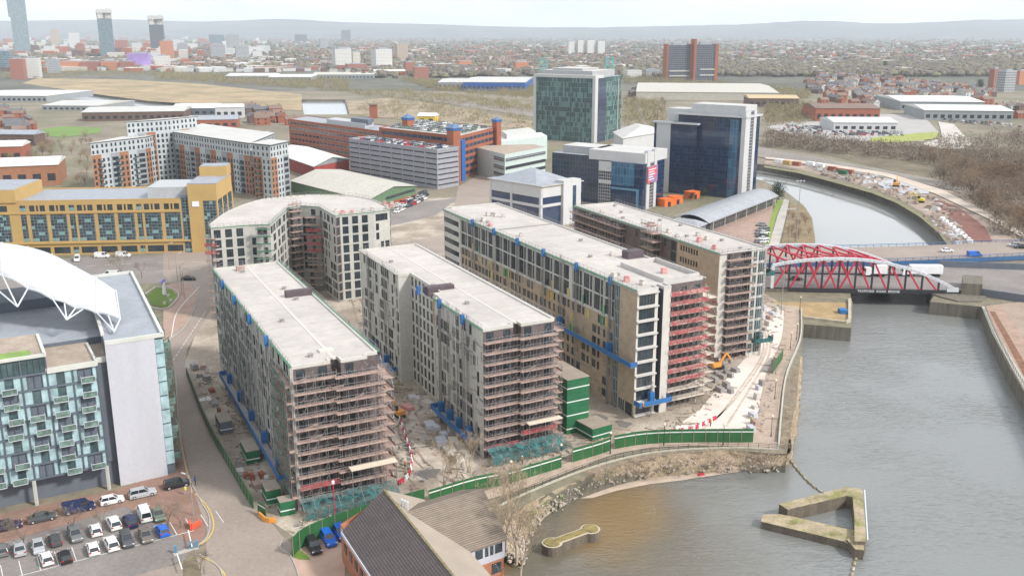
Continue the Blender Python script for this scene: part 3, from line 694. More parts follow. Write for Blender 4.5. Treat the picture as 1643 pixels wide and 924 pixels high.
def bands(root, segs, z0, n, fh, m, t=.14, proud=.05, every=1):
    b = MB()
    for a, c in segs:
        a = Vector((a[0], a[1], 0)); c = Vector((c[0], c[1], 0)); e = (c-a).normalized(); nn = Vector((e.y, -e.x, 0))*(proud/2+.004)
        for i in range(0, n+1, every): b.bar(a+nn+Vector((0, 0, z0+i*fh)), c+nn+Vector((0, 0, z0+i*fh)), proud, t)
    b.build('floor_band', m, root)
def pilasters(root, a, c, z0, z1, step, m, w=.18, proud=.1, seed=1):
    b = MB(); a = Vector((a[0], a[1], 0)); c = Vector((c[0], c[1], 0)); e = (c-a).normalized(); nn = Vector((e.y, -e.x, 0))*(proud/2+.004); r_ = random.Random(seed)
    for p, d in walk([a, c], step): b.bar(p+nn+Vector((0, 0, z0)), p+nn+Vector((0, 0, z1)), w, proud)
    b.build('pilaster', m, root)

# --- block 1: nearest left
Z1 = 26.0
f1 = Frame(G(468, 590, Z1), G(608, 568, Z1), G(342, 432, Z1))
b1 = Building('apartment_block', 'long grey-clad block with a pale flat roof, nearest the street, scaffolded at its near end', 'building', f1(8, 38), GRP, [M_panel, M_brickr])
W1, L1 = f1.W, f1.L
plan1 = [f1(0, 0), f1(6.6, 0), f1(6.6, 1.8), f1(8.3, 1.8), f1(8.3, -.4), f1(13.0, -.4), f1(13.0, 1.0), f1(W1, 1.0), f1(W1, L1), f1(0, L1)]
b1.facade(plan1[-1], plan1[0], 0, Z1, rows_of(9, .3, FH, .35, 2.45, bays(L1, 5, .56)), 0)
for i in range(7): 
    Ls = (plan1[i+1]-plan1[i]).length
    b1.facade(plan1[i], plan1[i+1], 0, Z1, rows_of(9, .3, FH, .2, 2.3, even(Ls, 1.6, 1.5, 'dark', .6)) if Ls > 2.5 else (), 1)
b1.facade(plan1[7], plan1[8], 0, Z1, rows_of(9, .3, FH, .35, 2.4, bays(L1, 9, .4)), 0); b1.facade(plan1[8], plan1[9], 0, Z1, (), 0)
r1 = b1.finish(plan1, Z1, M_roof, parapet=.25, pmat=M_panel2)
bands(r1, [(plan1[-1], plan1[0])], .3, 9, FH, M_slab, .1, every=2)
pilasters(r1, plan1[-1], plan1[0], 0, Z1, 6.2, M_panel2)
roof_extras(r1, f1, Z1, 0, L1, 4)
edge_protection(r1, [f1(-.25, -.2), f1(-.25, L1+.2), f1(W1+.25, L1+.2), f1(W1+.25, 1)], Z1)
bb = MB(); bb.box(f1(12.2, 44, Z1), 5.5, 1.6, 1.3, math.atan2(f1.ev.y, f1.ev.x)); bb.build('stair_hatch', mat('hatch_brown', (.1, .075, .085), .8, .2, 1), roof_of(r1))
bb = MB(); bb.box(f1(5.5, 72, Z1), 1.8, 1.4, 1.1, math.atan2(f1.ev.y, f1.ev.x)); bb.build('roof_box', M_board, roof_of(r1))
bb = MB(); bb.box(f1(7.5, 6, Z1), 2.6, 1.6, .3, math.atan2(f1.ev.y, f1.ev.x)); bb.build('skylight', M_core, roof_of(r1))
gp = MB(); a_, c_ = f1(-.12, 0), f1(-.12, 9)
# corner column & front scaffold
bb = MB(); bb.bar(f1(-.15, -.15), f1(-.15, -.15, Z1), .45); bb.build('corner_trim', M_panel2, r1)
scaffold('scaffold with pale boards on the left half of the nearest block\'s near end', f1(.2, -.1), f1(6.6, -.1), 0, Z1-1, netz=(2, 2), seed=1)
scaffold('scaffold on the right half of the nearest block\'s near end', f1(7.2, -1.0), f1(15.0, -1.0), 0, Z1-1, netz=None, seed=2)
scaffold('greenish netted scaffold on the street side of the nearest block', f1(0, 11), f1(0, -.4), 0, Z1-.5, netz=(1, 11), net=M_gnet, seed=22, depth=1.2, lift=2.85)
scaffold('scaffold wrapping the right flank of the nearest block', f1(W1+.2, 0), f1(W1+.2, 9), 0, Z1-3, depth=2.0, seed=3)
fan1 = debris_fan('teal netting fan at the foot of the nearest block', f1(-.5, -.6), f1(16.5, -.6), 3.2, 2.6, 1.4)
bb = wthing('loading_canopy', 'pale boarded loading canopy on the nearest block', 'canopy', f1(11, -3)); mm = MB(); mm.bar(f1(8.2, -3.3, 7.3), f1(16.6, -3.3, 7.3), 1.8, .18); mm.build('boards', mat('pale_boards', (.68, .58, .45), .8, .1, 1), bb)
mm = MB(); [mm.bar(f1(q, -4.1), f1(q, -4.1, 7.2), .1) for q in (8.4, 12.4, 16.4)]; mm.build('prop', M_tube, bb)
def ties(root, a, c, z0, z1, n, seed, m=M_tube):
    """drop lines, props and stray fixings hanging on a half-clad wall"""
    r_ = random.Random(seed); a = Vector((a[0], a[1], 0)); c = Vector((c[0], c[1], 0)); e = (c-a).normalized(); nn = Vector((e.y, -e.x, 0)); L = (c-a).length; b = MB()
    for i in range(n):
        u = r_.uniform(0, L); z = r_.uniform(z0, z1-3); p = a+e*u+nn*.12+Vector((0, 0, z)); k = r_.random()
        if k < .4: b.bar(p, p+Vector((0, 0, r_.uniform(1, 3))), .09)
        elif k < .8: b.bar(p, p+e*r_.uniform(.8, 2.6), .08)
        else: b.bar(p, p+nn*r_.uniform(.5, 1.3), .08)
    b.build('wall_fixings', m, root)
ties(r1, plan1[-1], plan1[0], 0, Z1, 200, 1, mat('fixing_grey', (.2, .2, .19), .8, .3, 2)); ties(r1, plan1[-1], plan1[0], 0, Z1, 70, 2, M_green)
def drop_masts(root, fr, us, z, seed=0):
    for i, u in enumerate(us):
        b = MB(); p = fr(-.75, u)
        for q in ((-.2, -.2), (.2, -.2), (.2, .2), (-.2, .2)): pp = p+fr.eu*q[0]+fr.ev*q[1]; b.bar(pp, pp+Vector((0, 0, z+1.2)), .07)
        h = 0
        while h < z+.5: b.bar(p-fr.eu*.2-fr.ev*.2+Vector((0, 0, h)), p+fr.eu*.2-fr.ev*.2+Vector((0, 0, h+.9)), .05); h += .9
        b.build('climber_mast', M_tube, root); b = MB(); b.box(p+Vector((0, 0, z-.8)), .7, .6, 1.9, math.atan2(fr.ev.y, fr.ev.x)); b.build('mast_head', M_blue, root)
drop_masts(r1, f1, (16, 31, 46, 60), Z1)
mast_platform('long blue mast climber parked at the foot of the nearest block', f1(0, 66), f1(0, 6), 3.2, 1.6, cages=5, mast=Z1+1.5)

# --- block 2: middle
f2 = Frame(G(775, 530, Z1), G(888, 512, Z1), G(578, 402, Z1)); W2, L2 = f2.W, f2.L
b2 = Building('apartment_block', 'middle grey-clad block with an orange-boarded stair core on its left side', 'building', f2(8, 38), GRP, [M_panel2, M_brickr, M_core])
un = f2.uv(G(636, 442, Z1))[1]; us = f2.uv(G(692, 480, Z1))[1]
plan2 = [f2(0, 0), f2(6.4, 0), f2(6.4, 1.6), f2(8.0, 1.6), f2(8, -.3), f2(W2, -.3), f2(W2, L2), f2(0, L2), f2(0, un), f2(3.0, un), f2(3.0, us+3.5), f2(1.2, us+3.5), f2(1.2, us), f2(0, us)]
n2 = len(plan2)
def bays2(L, seed, off=0):
    g = bays(L, seed, .5); 
    def f(i):
        if L < 3: return ()
        return g(i)
    return f
b2.facade(plan2[-1], plan2[0], 0, Z1, rows_of(9, .3, FH, .35, 2.45, bays(us, 15, .5, step=1.7)), 0)
b2.facade(plan2[7], plan2[8], 0, Z1, rows_of(9, .3, FH, .35, 2.45, bays(L2-un, 16, .62, step=1.5)), 0)
for i in range(5):
    Ls = (plan2[i+1]-plan2[i]).length
    b2.facade(plan2[i], plan2[i+1], 0, Z1, rows_of(9, .3, FH, .2, 2.3, even(Ls, 1.6, 1.5, 'dark', .6)) if Ls > 2.5 else (), 1)
b2.facade(plan2[5], plan2[6], 0, Z1, rows_of(9, .3, FH, .35, 2.4, bays(L2, 19, .4)), 0); b2.facade(plan2[6], plan2[7], 0, Z1, (), 0)
for i in (8, 9, 10, 11, 12):
    Ls = (plan2[(i+1) % n2]-plan2[i]).length; b2.facade(plan2[i], plan2[(i+1) % n2], 0, Z1, rows_of(9, .3, FH, .3, 2.45, even(Ls, 1.3, .9, 'dark', .5)) if i in (9, 10) else (), 0 if i in (8, 9, 10) else 2)
r2 = b2.finish(plan2, Z1, M_roof, parapet=.25, pmat=M_panel2)
bands(r2, [(plan2[-1], plan2[0]), (plan2[7], plan2[8])], .3, 9, FH, M_panel2, .16)
pilasters(r2, plan2[-1], plan2[0], 0, Z1, 5.1, M_core); pilasters(r2, plan2[7], plan2[8], 0, Z1, 6.8, M_core)
roof_extras(r2, f2, Z1, 0, L2, 8, 3)
edge_protection(r2, [f2(-.25, 0), f2(-.25, us)], Z1); edge_protection(r2, [f2(-.25, un), f2(-.25, L2+.2), f2(W2+.25, L2+.2), f2(W2+.25, 0)], Z1, toe=M_core)
bb = MB(); bb.box(f2(3.8, us+6.4, Z1-1), 6.2, 2.0, 1.9, math.atan2(f2.ev.y, f2.ev.x)); bb.build('stair_hatch', MATS['hatch_brown'], roof_of(r2))
bb = MB(); e_ = f2.eu; bb.bar(f2(1.1, us+.9, Z1-6.5), f2(1.1, us+.9, Z1-.6), .2, .9); bb.bar(f2(1.1, us+2.3, Z1-6.5), f2(1.1, us+2.3, Z1-.6), .2, .9); bb.build('orange_panel', M_orange, r2)
scaffold('zigzag scaffold on the left half of the middle block\'s near end', f2(.2, -.1), f2(6.4, -.1), 0, Z1-1, netz=(1, 1), seed=5)
scaffold('scaffold on the right half of the middle block\'s near end', f2(7.4, -.9), f2(14.6, -.9), 0, Z1-1, netz=(2, 2), seed=6)
scaffold('narrow scaffold on the right flank of the middle block', f2(W2+.2, 0), f2(W2+.2, 5), 0, Z1-2, depth=1.6, seed=7)
debris_fan('teal netting fan at the foot of the middle block', f2(-.5, -.6), f2(16, -.6), 3.2, 2.4, 1.2)
bb = wthing('loading_canopy', 'pale boarded loading canopy on the middle block', 'canopy', f2(11, -3)); mm = MB(); mm.bar(f2(8, -3, 6.8), f2(15.5, -3, 6.8), 1.6, .18); mm.build('boards', MATS['pale_boards'], bb)
mm = MB(); [mm.bar(f2(q, -3.7), f2(q, -3.7, 6.7), .1) for q in (8.2, 11.7, 15.2)]; mm.build('prop', M_tube, bb)
mast_platform('long blue mast climber at the foot of the middle block', f2(0, us-2), f2(0, 3), 2.6, 1.6, cages=4, mast=Z1+1.5)
mast_platform('blue mast climber on the back part of the middle block', f2(0, L2-2), f2(0, un+2), 2.2, 1.4, cages=2, mast=Z1+1)

ties(r2, plan2[-1], plan2[0], 0, Z1, 130, 3, MATS['fixing_grey']); ties(r2, plan2[7], plan2[8], 0, Z1, 80, 4, MATS['fixing_grey']); drop_masts(r2, f2, (8, 20, 32), Z1)
# --- block 3: long buff brick block
Z3 = 28.0
f3 = Frame(G(1023, 468, Z3), G(1140, 450, Z3), G(707, 335, Z3)); W3, L3 = f3.W, f3.L
b3 = Building('apartment_block', 'longest block, buff brick below and grey windows above, with a blue platform halfway up', 'building', f3(8, 50), GRP, [M_buff, M_panel2, M_dkgrey, M_core, M_brickr], maxwin=100)
u_s = 6.6; u_g = 8.8
us3 = 92.0
plan3 = [f3(0, 0), f3(5.4, 0), f3(5.4, 2.2), f3(6.6, 2.2), f3(6.6, -.2), f3(8.6, -.2), f3(8.6, 2.5), f3(W3, 2.5), f3(W3, L3), f3(3, L3), f3(3, L3-2.5), f3(0, L3-2.5)]
zt3 = 19.6
def lowspans(i):
    r_ = random.Random(100+i//2); out = []; u = .8
    while u < us3-u_g-1.4:
        w = r_.choice((1.0, 1.0, 1.7))
        if r_.random() < .74: out.append((u, u+w, 'dark'))
        u += 2.3
    return out
def topspans(i):
    r_ = random.Random(200); out = []; u = .5
    while u < us3-u_g-2.6:
        out.append((u, u+2.5, 'dark')); u += 2.75
        if r_.random() < .75: out.append((u, u+1.0, 'dark'))
        u += 1.9
    return out
DA = lambda u: f3(0, u)
b3.facade(DA(us3), DA(u_g), 0, zt3, rows_of(7, .3, 2.75, .5, 2.35, lowspans), 0)
b3.facade(DA(us3), DA(u_g), zt3, Z3, [(zt3+.5, Z3-.7, topspans(0))], 1)
b3.facade(DA(u_g), DA(u_s), 0, Z3, rows_of(9, .3, 3.05, .15, 2.95, [(.15, u_g-u_s-.15, 'teal')]), 2)
b3.facade(DA(u_s), DA(0), 3.2, Z3, (), 0); b3.facade(DA(u_s), DA(0), 0, 3.2, [(.1, 2.9, [(.4, 2.9, 'light'), (3.3, 6.0, 'dark')])], 0)
b3.facade(plan3[-1], DA(us3), 0, Z3, rows_of(9, .3, 3.0, .4, 1.9, [(.3, L3-2.5-us3-1.5, 'dark')]), 3)
b3.facade(plan3[-2], plan3[-1], 0, Z3, (), 3); b3.facade(plan3[-3], plan3[-2], 0, Z3, (), 3); b3.facade(plan3[-4], plan3[-3], 0, Z3, (), 1)
b3.facade(plan3[0], plan3[1], 0, Z3, rows_of(9, .4, 3.0, .35, 2.9, [(.5, 4.6, 'dark')]), 3)
b3.facade(plan3[1], plan3[2], 0, Z3, (), 2); b3.facade(plan3[2], plan3[3], 0, Z3, rows_of(9, .4, 3.0, .1, 2.9, [(.1, 1.1, 'dark')]), 2); b3.facade(plan3[3], plan3[4], 0, Z3, (), 2)
b3.facade(plan3[4], plan3[5], 0, Z3, (), 3); b3.facade(plan3[5], plan3[6], 0, Z3, (), 2)
b3.facade(plan3[6], plan3[7], 0, Z3, rows_of(9, .4, 3.0, .3, 2.4, even(W3-8.6, 1.6, 1.4)), 4)
b3.facade(plan3[7], plan3[8], 0, Z3, rows_of(9, .4, 3.0, .6, 2.2, bays(L3, 33, .4, step=3)), 0)
r3 = b3.finish(plan3, Z3, M_roof, parapet=.3, pmat=M_slab)
bands(r3, [(plan3[0], plan3[1])], .4, 9, 3.0, M_slab, .3, .5)
bands(r3, [(DA(us3), DA(u_g))], zt3, 0, 1, M_slab, .3, .12)
bb = MB(); bb.bar(f3(-.05, u_g, (zt3+Z3)/2), f3(-.05, us3, (zt3+Z3)/2), .12, .35); bb.build('transom_band', M_panel2, r3)
pilasters(r3, DA(us3), DA(u_g), zt3, Z3, 4.65, M_core, .35, .14)
roof_extras(r3, f3, Z3, 0, L3, 12, 5, ridge=False)
bb = MB(); bb.bar(f3(2, 70, Z3+.15), f3(W3-1, 70, Z3+.15), .4, .3); bb.build('roof_joint', M_pipe, r3)
edge_protection(r3, [f3(-.25, 0), f3(-.25, L3-2)], Z3)
edge_protection(r3, [f3(W3+.25, L3), f3(W3+.25, 2)], Z3, toe=M_core)
bb = MB()
for a_, c_ in (((9, 3.5), (W3-.5, 3.5)), ((W3-.5, 3.5), (W3-.5, 20)), ((9, 3.5), (9, 20)), ((9, 20), (W3-.5, 20))): bb.bar(f3(*a_, Z3+.5), f3(*c_, Z3+.5), .35, 1.0)
bb.build('inner_parapet', M_slab, r3)
bb = MB(); bb.box(f3(W3-3, 26, Z3), 4.5, 2.5, 1.8, math.atan2(f3.ev.y, f3.ev.x)); bb.build('stair_hatch', MATS['hatch_brown'], roof_of(r3))
r_ = random.Random(5)
def pallets(label, fr, z, spots, seed=0):
    r_ = random.Random(seed)
    for v, u in spots:
        p = fr(v, u, z); o = MB(); o.box((0, 0, 0), 1.25, 1.05, .14); o.box((0, 0, .14), 1.15, 1.0, r_.uniform(.5, .95), 0, 1)
        o.box((0, 0, 1.12), 1.0, .8, .12, .1, 1)
        col = r_.choice([('pink', M_pink), ('pale', M_core), ('grey', M_slab)]); i = sorted(spots, key=lambda s: s[1]).index((v, u))
        q = o.build('material_pallet', [M_board, col[1]]); q.location = p; q.rotation_euler = (0, 0, r_.uniform(0, 1)); tag(q, '%s wrapped pallet on %s, %s from its near end' % (col[0], label, ORD[i]), 'pallet', 'pallets on '+label)
pallets('the roof of the longest block', f3, Z3, [(2, 84), (3.2, 83), (2, 76), (3.6, 60), (8, 90), (9.5, 88), (11, 86), (1.8, 12), (2.6, 8), (14, 10), (13, 30), (4, 4)], 3)
scaffold('scaffold with bright red netting on the near end of the longest block', f3(9.0, 2.2), f3(W3-1, 2.2), 0, Z3-1.5, netz=(3, 12), depth=2.4, seed=9, boardm=mat('pale_decks', (.6, .52, .44), .85, .15, 1))
scaffold('stair scaffold with red netting on the right corner of the longest block', f3(W3+.3, 1.5), f3(W3+.3, 8), 0, Z3-4, netz=(4, 10), depth=2.6, seed=10, boardm=MATS['pale_decks'])
mast_platform('long blue mast climber halfway up the longest block', f3(0, 42), f3(0, -1.6), 12.2, 1.7, cages=2, mast=Z3+1.5)
mast_platform('blue mast platform low on the front corner of the longest block', f3(-.5, -.3), f3(8, -.3), 3.4, 2.0, cages=1, mast=8)

ins = [mat('yellow_insulation', (.5, .42, .15), .8, .15, 2), mat('green_board', (.06, .25, .12), .8, .15, 2), M_orange, M_core]; r_ = random.Random(31)
for i in range(22):
    u = 10+r_.random()*(us3-14); fl_ = r_.choice((6, 6, 6, 5, 4, 7)); zz = .5+fl_*2.75; w = r_.choice((.8, 1.2)); b = MB(); b.bar(f3(-.06, u, zz+1.1), f3(-.06, u+w, zz+1.1), .08, 2.1); b.build('insulation_panel', ins[0 if r_.random() < .6 else r_.randint(1, 3)], r3)
ties(r3, DA(us3), DA(u_g), 0, Z3, 220, 5, MATS['fixing_grey']); drop_masts(r3, f3, (9.5, 24, 40, 54, 68, 82), Z3)
# --- block 4: beyond, right
Z4 = 27.5
f4 = Frame(G(1155, 408, Z4), G(1217, 396, Z4), G(922, 331, Z4)); W4, L4 = 14.5, f4.L
f4.ev = Vector((-f4.eu.y, f4.eu.x, 0))*-1
b4 = Building('apartment_block', 'buff brick block farthest right, beside the red bridge', 'building', f4(8, 35), GRP, [M_buff, M_core, M_dkgrey, M_brickr])
plan4 = [f4(0, 0), f4(2.2, 0), f4(2.2, 1.5), f4(9.8, 1.5), f4(9.8, 0), f4(W4, 0), f4(W4, L4), f4(0, L4)]
b4.facade(plan4[-1], f4(0, 21), 0, Z4, rows_of(9, .3, 3.0, .6, 2.4, bays(L4-21, 44, .5, step=2.3)), 3)
b4.facade(f4(0, 21), f4(0, 18), 0, Z4, rows_of(9, .3, 3.0, .3, 2.8, [(.4, 2.6, 'dark')]), 2)
b4.facade(f4(0, 18), plan4[0], 0, Z4, rows_of(9, .3, 3.0, .9, 2.3, lambda i: [(1.5+k*1.15, 2.2+k*1.15, 'dark') for k in range(7)] if i in (1, 3, 5, 7, 8) or 1 else ()), 0)
b4.facade(plan4[0], plan4[1], 0, Z4, (), 1); b4.facade(plan4[1], plan4[2], 0, Z4, (), 2)
b4.facade(plan4[2], plan4[3], 0, Z4, rows_of(9, .3, 3.0, .3, 2.4, even(7.6, 1.3, 1.2)), 3); b4.facade(plan4[3], plan4[4], 0, Z4, (), 2)
b4.facade(plan4[4], plan4[5], 0, Z4, rows_of(9, .3, 3.0, .3, 2.8, [(.5, 1.8, 'teal'), (2.2, 4.2, 'teal')]), 1)
b4.facade(plan4[5], plan4[6], 0, Z4, rows_of(9, .3, 3.0, .6, 2.4, bays(L4, 47, .5, step=2.3)), 0); b4.facade(plan4[6], plan4[7], 0, Z4, (), 1)
r4 = b4.finish(plan4, Z4, M_roof, parapet=.3, pmat=M_slab)
roof_extras(r4, f4, Z4, 0, L4, 21, 8, ridge=False); edge_protection(r4, [f4(-.25, 0), f4(-.25, L4)], Z4); edge_protection(r4, [f4(W4+.25, L4), f4(W4+.25, 0), f4(0, -.3)], Z4, toe=M_core)
scaffold('scaffold on the near end of the farthest right block', f4(2.4, .2), f4(9.6, .2), 0, Z4-1, seed=12, depth=1.6)
scaffold('rust-brown scaffold on the back left side of the farthest right block', f4(-.2, L4-.5), f4(-.2, 44), 0, Z4-1, seed=13)
scaffold('tall hoist scaffold on the left side of the farthest right block', f4(-.2, 30), f4(-.2, 25), 0, Z4+3, seed=14, depth=3)
mast_platform('small teal mast platform at the foot of the farthest right block', f4(10.5, -.3), f4(16, -.3), 4.0, 2, M_teal, cages=1, mast=Z4)
mast_platform('small teal platform near the top right corner of the farthest right block', f4(W4+.3, -.2), f4(W4+.3, 6), 20.5, 2, M_teal, cages=1, mast=Z4+1)
pallets('the roof of the farthest right block', f4, Z4, [(2, 60), (3, 36), (2.2, 30), (3.4, 27), (2, 21), (4, 14), (8, 20), (7, 15), (2, 5)], 8)

# --- block 5: curved double wing at the back left
Z5 = 26.5
def P5(px, py): return G(px, py, Z5)
outer5 = smooth_line([P5(335, 362), P5(368, 339), P5(415, 322), P5(455, 317)], 4)[:-1]+smooth_line([P5(455, 317), P5(500, 313.5), P5(560, 315), P5(600, 322), P5(626, 334)], 4)
inner5 = [P5(625, 337.5), P5(600, 341), P5(545, 346), P5(538, 348), P5(512, 333), P5(482, 331), P5(463, 334), P5(433, 361), P5(400, 362), P5(338, 367)]
plan5 = outer5[::-1]+inner5[::-1]
ar = sum(plan5[i].x*plan5[(i+1) % len(plan5)].y-plan5[(i+1) % len(plan5)].x*plan5[i].y for i in range(len(plan5)))
if ar < 0: plan5 = plan5[::-1]
cc = sum((p for p in plan5), Vector((0, 0, 0)))/len(plan5)
b5 = Building('apartment_block', 'curved two-winged block with a pale roof, behind the nearest block', 'building', cc, GRP, [M_panel2, M_dkgrey, M_brickr, M_panel])
for i in range(len(plan5)):
    p, q = plan5[i], plan5[(i+1) % len(plan5)]; Ls = (q-p).length; d = (q-p).normalized(); front = -d.x*0+(-1 if Vector((d.y, -d.x)).y < 0 else 1)
    mid = (p+q)/2; facing = Vector((d.y, -d.x, 0)).dot(Vector((0, 0, 0))-mid) > 0
    if not facing: b5.facade(p, q, 0, Z5, (), 0); continue
    if Ls > 9 and abs(d.y) < .6: b5.facade(p, q, 0, Z5, rows_of(9, .3, 2.88, .25, 2.6, lambda k, Ls=Ls: [(u, u+1.9, 'dark') for u in [.7+3.1*j for j in range(int((Ls-1)/3.1))]]), 3)
    elif Ls > 5: b5.facade(p, q, 0, Z5, rows_of(9, .3, 2.88, .35, 2.5, bays(Ls, i+60, .6, step=1.6, m=.5)), 0 if d.x*d.y > 0 else 3)
    else: b5.facade(p, q, 0, Z5, rows_of(9, .3, 2.88, .35, 2.5, even(Ls, 1.2, 1, 'dark', .5)) if Ls > 2.2 else (), 2)
r5 = b5.finish(plan5, Z5, M_roof, parapet=.3, pmat=M_panel2)
bands(r5, [(plan5[i], plan5[(i+1) % len(plan5)]) for i in range(len(plan5))], .3, 9, 2.88, M_slab, .12)
edge_protection(r5, plan5+[plan5[0]], Z5, toe=M_green)
bb = MB(); bb.bar(P5(352, 362), P5(440, 333), .5, .2); bb.bar(P5(440, 333), P5(500, 322), .5, .2); bb.build('roof_ridge', M_roof, r5)
def dirpts(a, b): return P5(*a), P5(*b)
scaffold('scaffold with red netting on the far left corner of the curved block', *dirpts((332, 366), (346, 366)), 0, Z5-1, netz=(9, 10), seed=15, depth=1.6)
scaffold('scaffold in the inner corner of the curved block', *dirpts((493, 334), (513, 334)), 0, Z5-1.5, netz=(6, 9), seed=16, depth=1.8)
scaffold('green-edged scaffold on the left wing end of the curved block', *dirpts((414, 363), (432, 363)), 0, Z5-.5, netz=None, seed=17, boardm=M_green)
scaffold('hoist tower rising above the roof in the inner corner of the curved block', *dirpts((463, 336), (476, 334)), 0, Z5+3, seed=18, depth=2)
f5 = Frame(P5(538, 348), P5(625, 338), P5(512, 322))
pallets('the roof of the curved block', f5, Z5, [(3, 3), (6, 3), (10, 2.6), (13, 2.5), (18, 3), (20, 4), (22, 5), (21, 8), (19, 10), (2, 8)], 6)
# ------------------------------------------------------------------ left apartment building with the white canopy
M_wht = mat('white_render', (.5, .5, .535), .7, .06, .25, 0, .05, 2, streak=1)
M_slate = mat('slate_cladding', (.12, .14, .17), .6, .12, .4)
M_cream = mat('cream_panel', (.55, .55, .5), .7, .08, .5)
M_zinc = mat('zinc_roof', (.3, .32, .35), .6, .12, .3, 0, .1, 2)
M_curt = mat('curtain_pane', (.35, .49, .51), .2, .35, .5, spec=.7)
M_balgl = mat('balcony_glass', (.13, .2, .17), .12, .5, .7, 0, .3, 2, spec=.8)
M_mem = mat('canopy_membrane', (.6, .6, .61), .6, .05, .1)
M_steelw = mat('white_steel', (.6, .62, .64), .4, .08, 1)
M_terr = mat('terrace_deck', (.36, .29, .23), .85, .2, .4, 0, .15, 3)
M_turf = mat('roof_turf', (.2, .3, .08), .95, .2, .4)
WK['curtain'] = (M_slate, M_curt)
ZL = 27.0
fl = Frame(G(168, 553, ZL), G(261, 539, ZL), G(152, 449, ZL)); sideL = (G(216, 449, ZL)-G(261, 539, ZL)); sideL.z = 0; sideL.normalize(); fl.eu = sideL
root = wthing('apartment_tower', 'teal glass apartment building with a blank white end wall under a white canopy', 'building', fl(0, 20))
LW = fl.W; WW = LW*(247-168)/(261-168)
def wl_(v, u, z=0): return fl(v, u, z)
b = MB(); b.bar(wl_(WW/2, .25, 0), wl_(WW/2, .25, ZL-.5), WW, .5); 
b = MB(); P_ = [wl_(0, 0), wl_(WW, 0), wl_(WW, .5), wl_(0, .5)]; b.prism(P_, 0, ZL+.1); b.build('end_wall', M_wht, root)
b = MB(); P_ = [wl_(.1, .5), wl_(LW, .5), wl_(LW, 52), wl_(-30, 52), wl_(-30, 40), wl_(.1, 40)]; b.prism(P_, 0, ZL-.2, 0); b.build('wall', M_slate, root)
b = MB(); P_ = [wl_(.1, .5), wl_(LW, .5), wl_(LW, 52), wl_(.1, 52)]; b.prism(P_, ZL-.2, ZL); b.build('roof', M_zinc, root)
b = MB()
for a_, c_ in ((wl_(0, .2), wl_(LW, .2)), (wl_(LW, 0), wl_(LW, 52)), (wl_(LW, 52), wl_(0, 52)), (wl_(.1, 6), wl_(.1, 52))): b.bar(a_+Vector((0, 0, ZL+.2)), c_+Vector((0, 0, ZL+.2)), .55, .7)
b.build('parapet', M_cream, root)
# glazed strip beside the white wall and the balconies down the far side
for i in range(9):
    o = MB(); o.prism([wl_(WW+.05, .1), wl_(LW, .1), wl_(LW, .5), wl_(WW+.05, .5)], 2.2+i*2.72, 2.2+i*2.72+2.45); o.build('window', M_curt, root)
    for j in range(6):
        u = 2.5+j*7.5+(i % 2)*3.2
        o = MB(); q = [wl_(LW, u), wl_(LW+1.5, u), wl_(LW+1.5, u+3.2), wl_(LW, u+3.2)]; o.prism(q, 1.9+i*2.72, 2.05+i*2.72, 0)
        o.prism([wl_(LW+1.44, u), wl_(LW+1.5, u), wl_(LW+1.5, u+3.2), wl_(LW+1.44, u+3.2)], 2.05+i*2.72, 3.2+i*2.72, 1); o.prism([wl_(LW, u), wl_(LW+1.5, u), wl_(LW+1.5, u+.06), wl_(LW, u+.06)], 2.05+i*2.72, 3.2+i*2.72, 1)
        o.prism([wl_(LW, u+.3), wl_(LW+.06, u+.3), wl_(LW+.06, u+2.9), wl_(LW, u+2.9)], 2.1+i*2.72, 4.3+i*2.72, 1)
        o.build('balcony', [M_slate, M_balgl], root)
# main glass facade, stepping left
ffb = G(174, 747, 4.5); ffa = G(0, 783, 4.5); ef = (ffa-ffb); ef.z = 0; ef.normalize(); nf = Vector((-ef.y, ef.x, 0))
if nf.y > 0: nf = -nf
FZ0, RH, CWD, NC, NR = 4.6, 2.72, 3.95, 15, 7
ZF = FZ0+NR*RH
def fp(u, d, z=0): return Vector((ffb.x, ffb.y, 0))+ef*u+nf*d+Vector((0, 0, z))
b = MB(); LF = NC*CWD
b.prism([fp(LF, -14), fp(LF, -.35), fp(0, -.35), fp(0, -14)][::-1] if 0 else [fp(0, -14), fp(LF, -14), fp(LF, -.35), fp(0, -.35)], FZ0, ZF+.2); b.build('wall', M_slate, root)
b = MB(); b.prism([fp(-3.4, -13), fp(LF, -13), fp(LF, -2.0), fp(-3.4, -2.0)], 0, FZ0, 0); b.build('base_wall', mat('charcoal_panel', (.13, .145, .17), .6, .1, .5), root)
b = MB(); b.prism([fp(-3.3, -14), fp(0, -14), fp(0, -1.6), fp(-3.3, -1.6)], FZ0, ZF-.4, 0); b.build('recess_wall', MATS['charcoal_panel'], root)
for i in range(0, NC+1, 3):
    b = MB(); b.bar(fp(i*CWD+.3, .1), fp(i*CWD+.3, .1, FZ0), .45); b.build('column', M_cream, root)
r_ = random.Random(77)
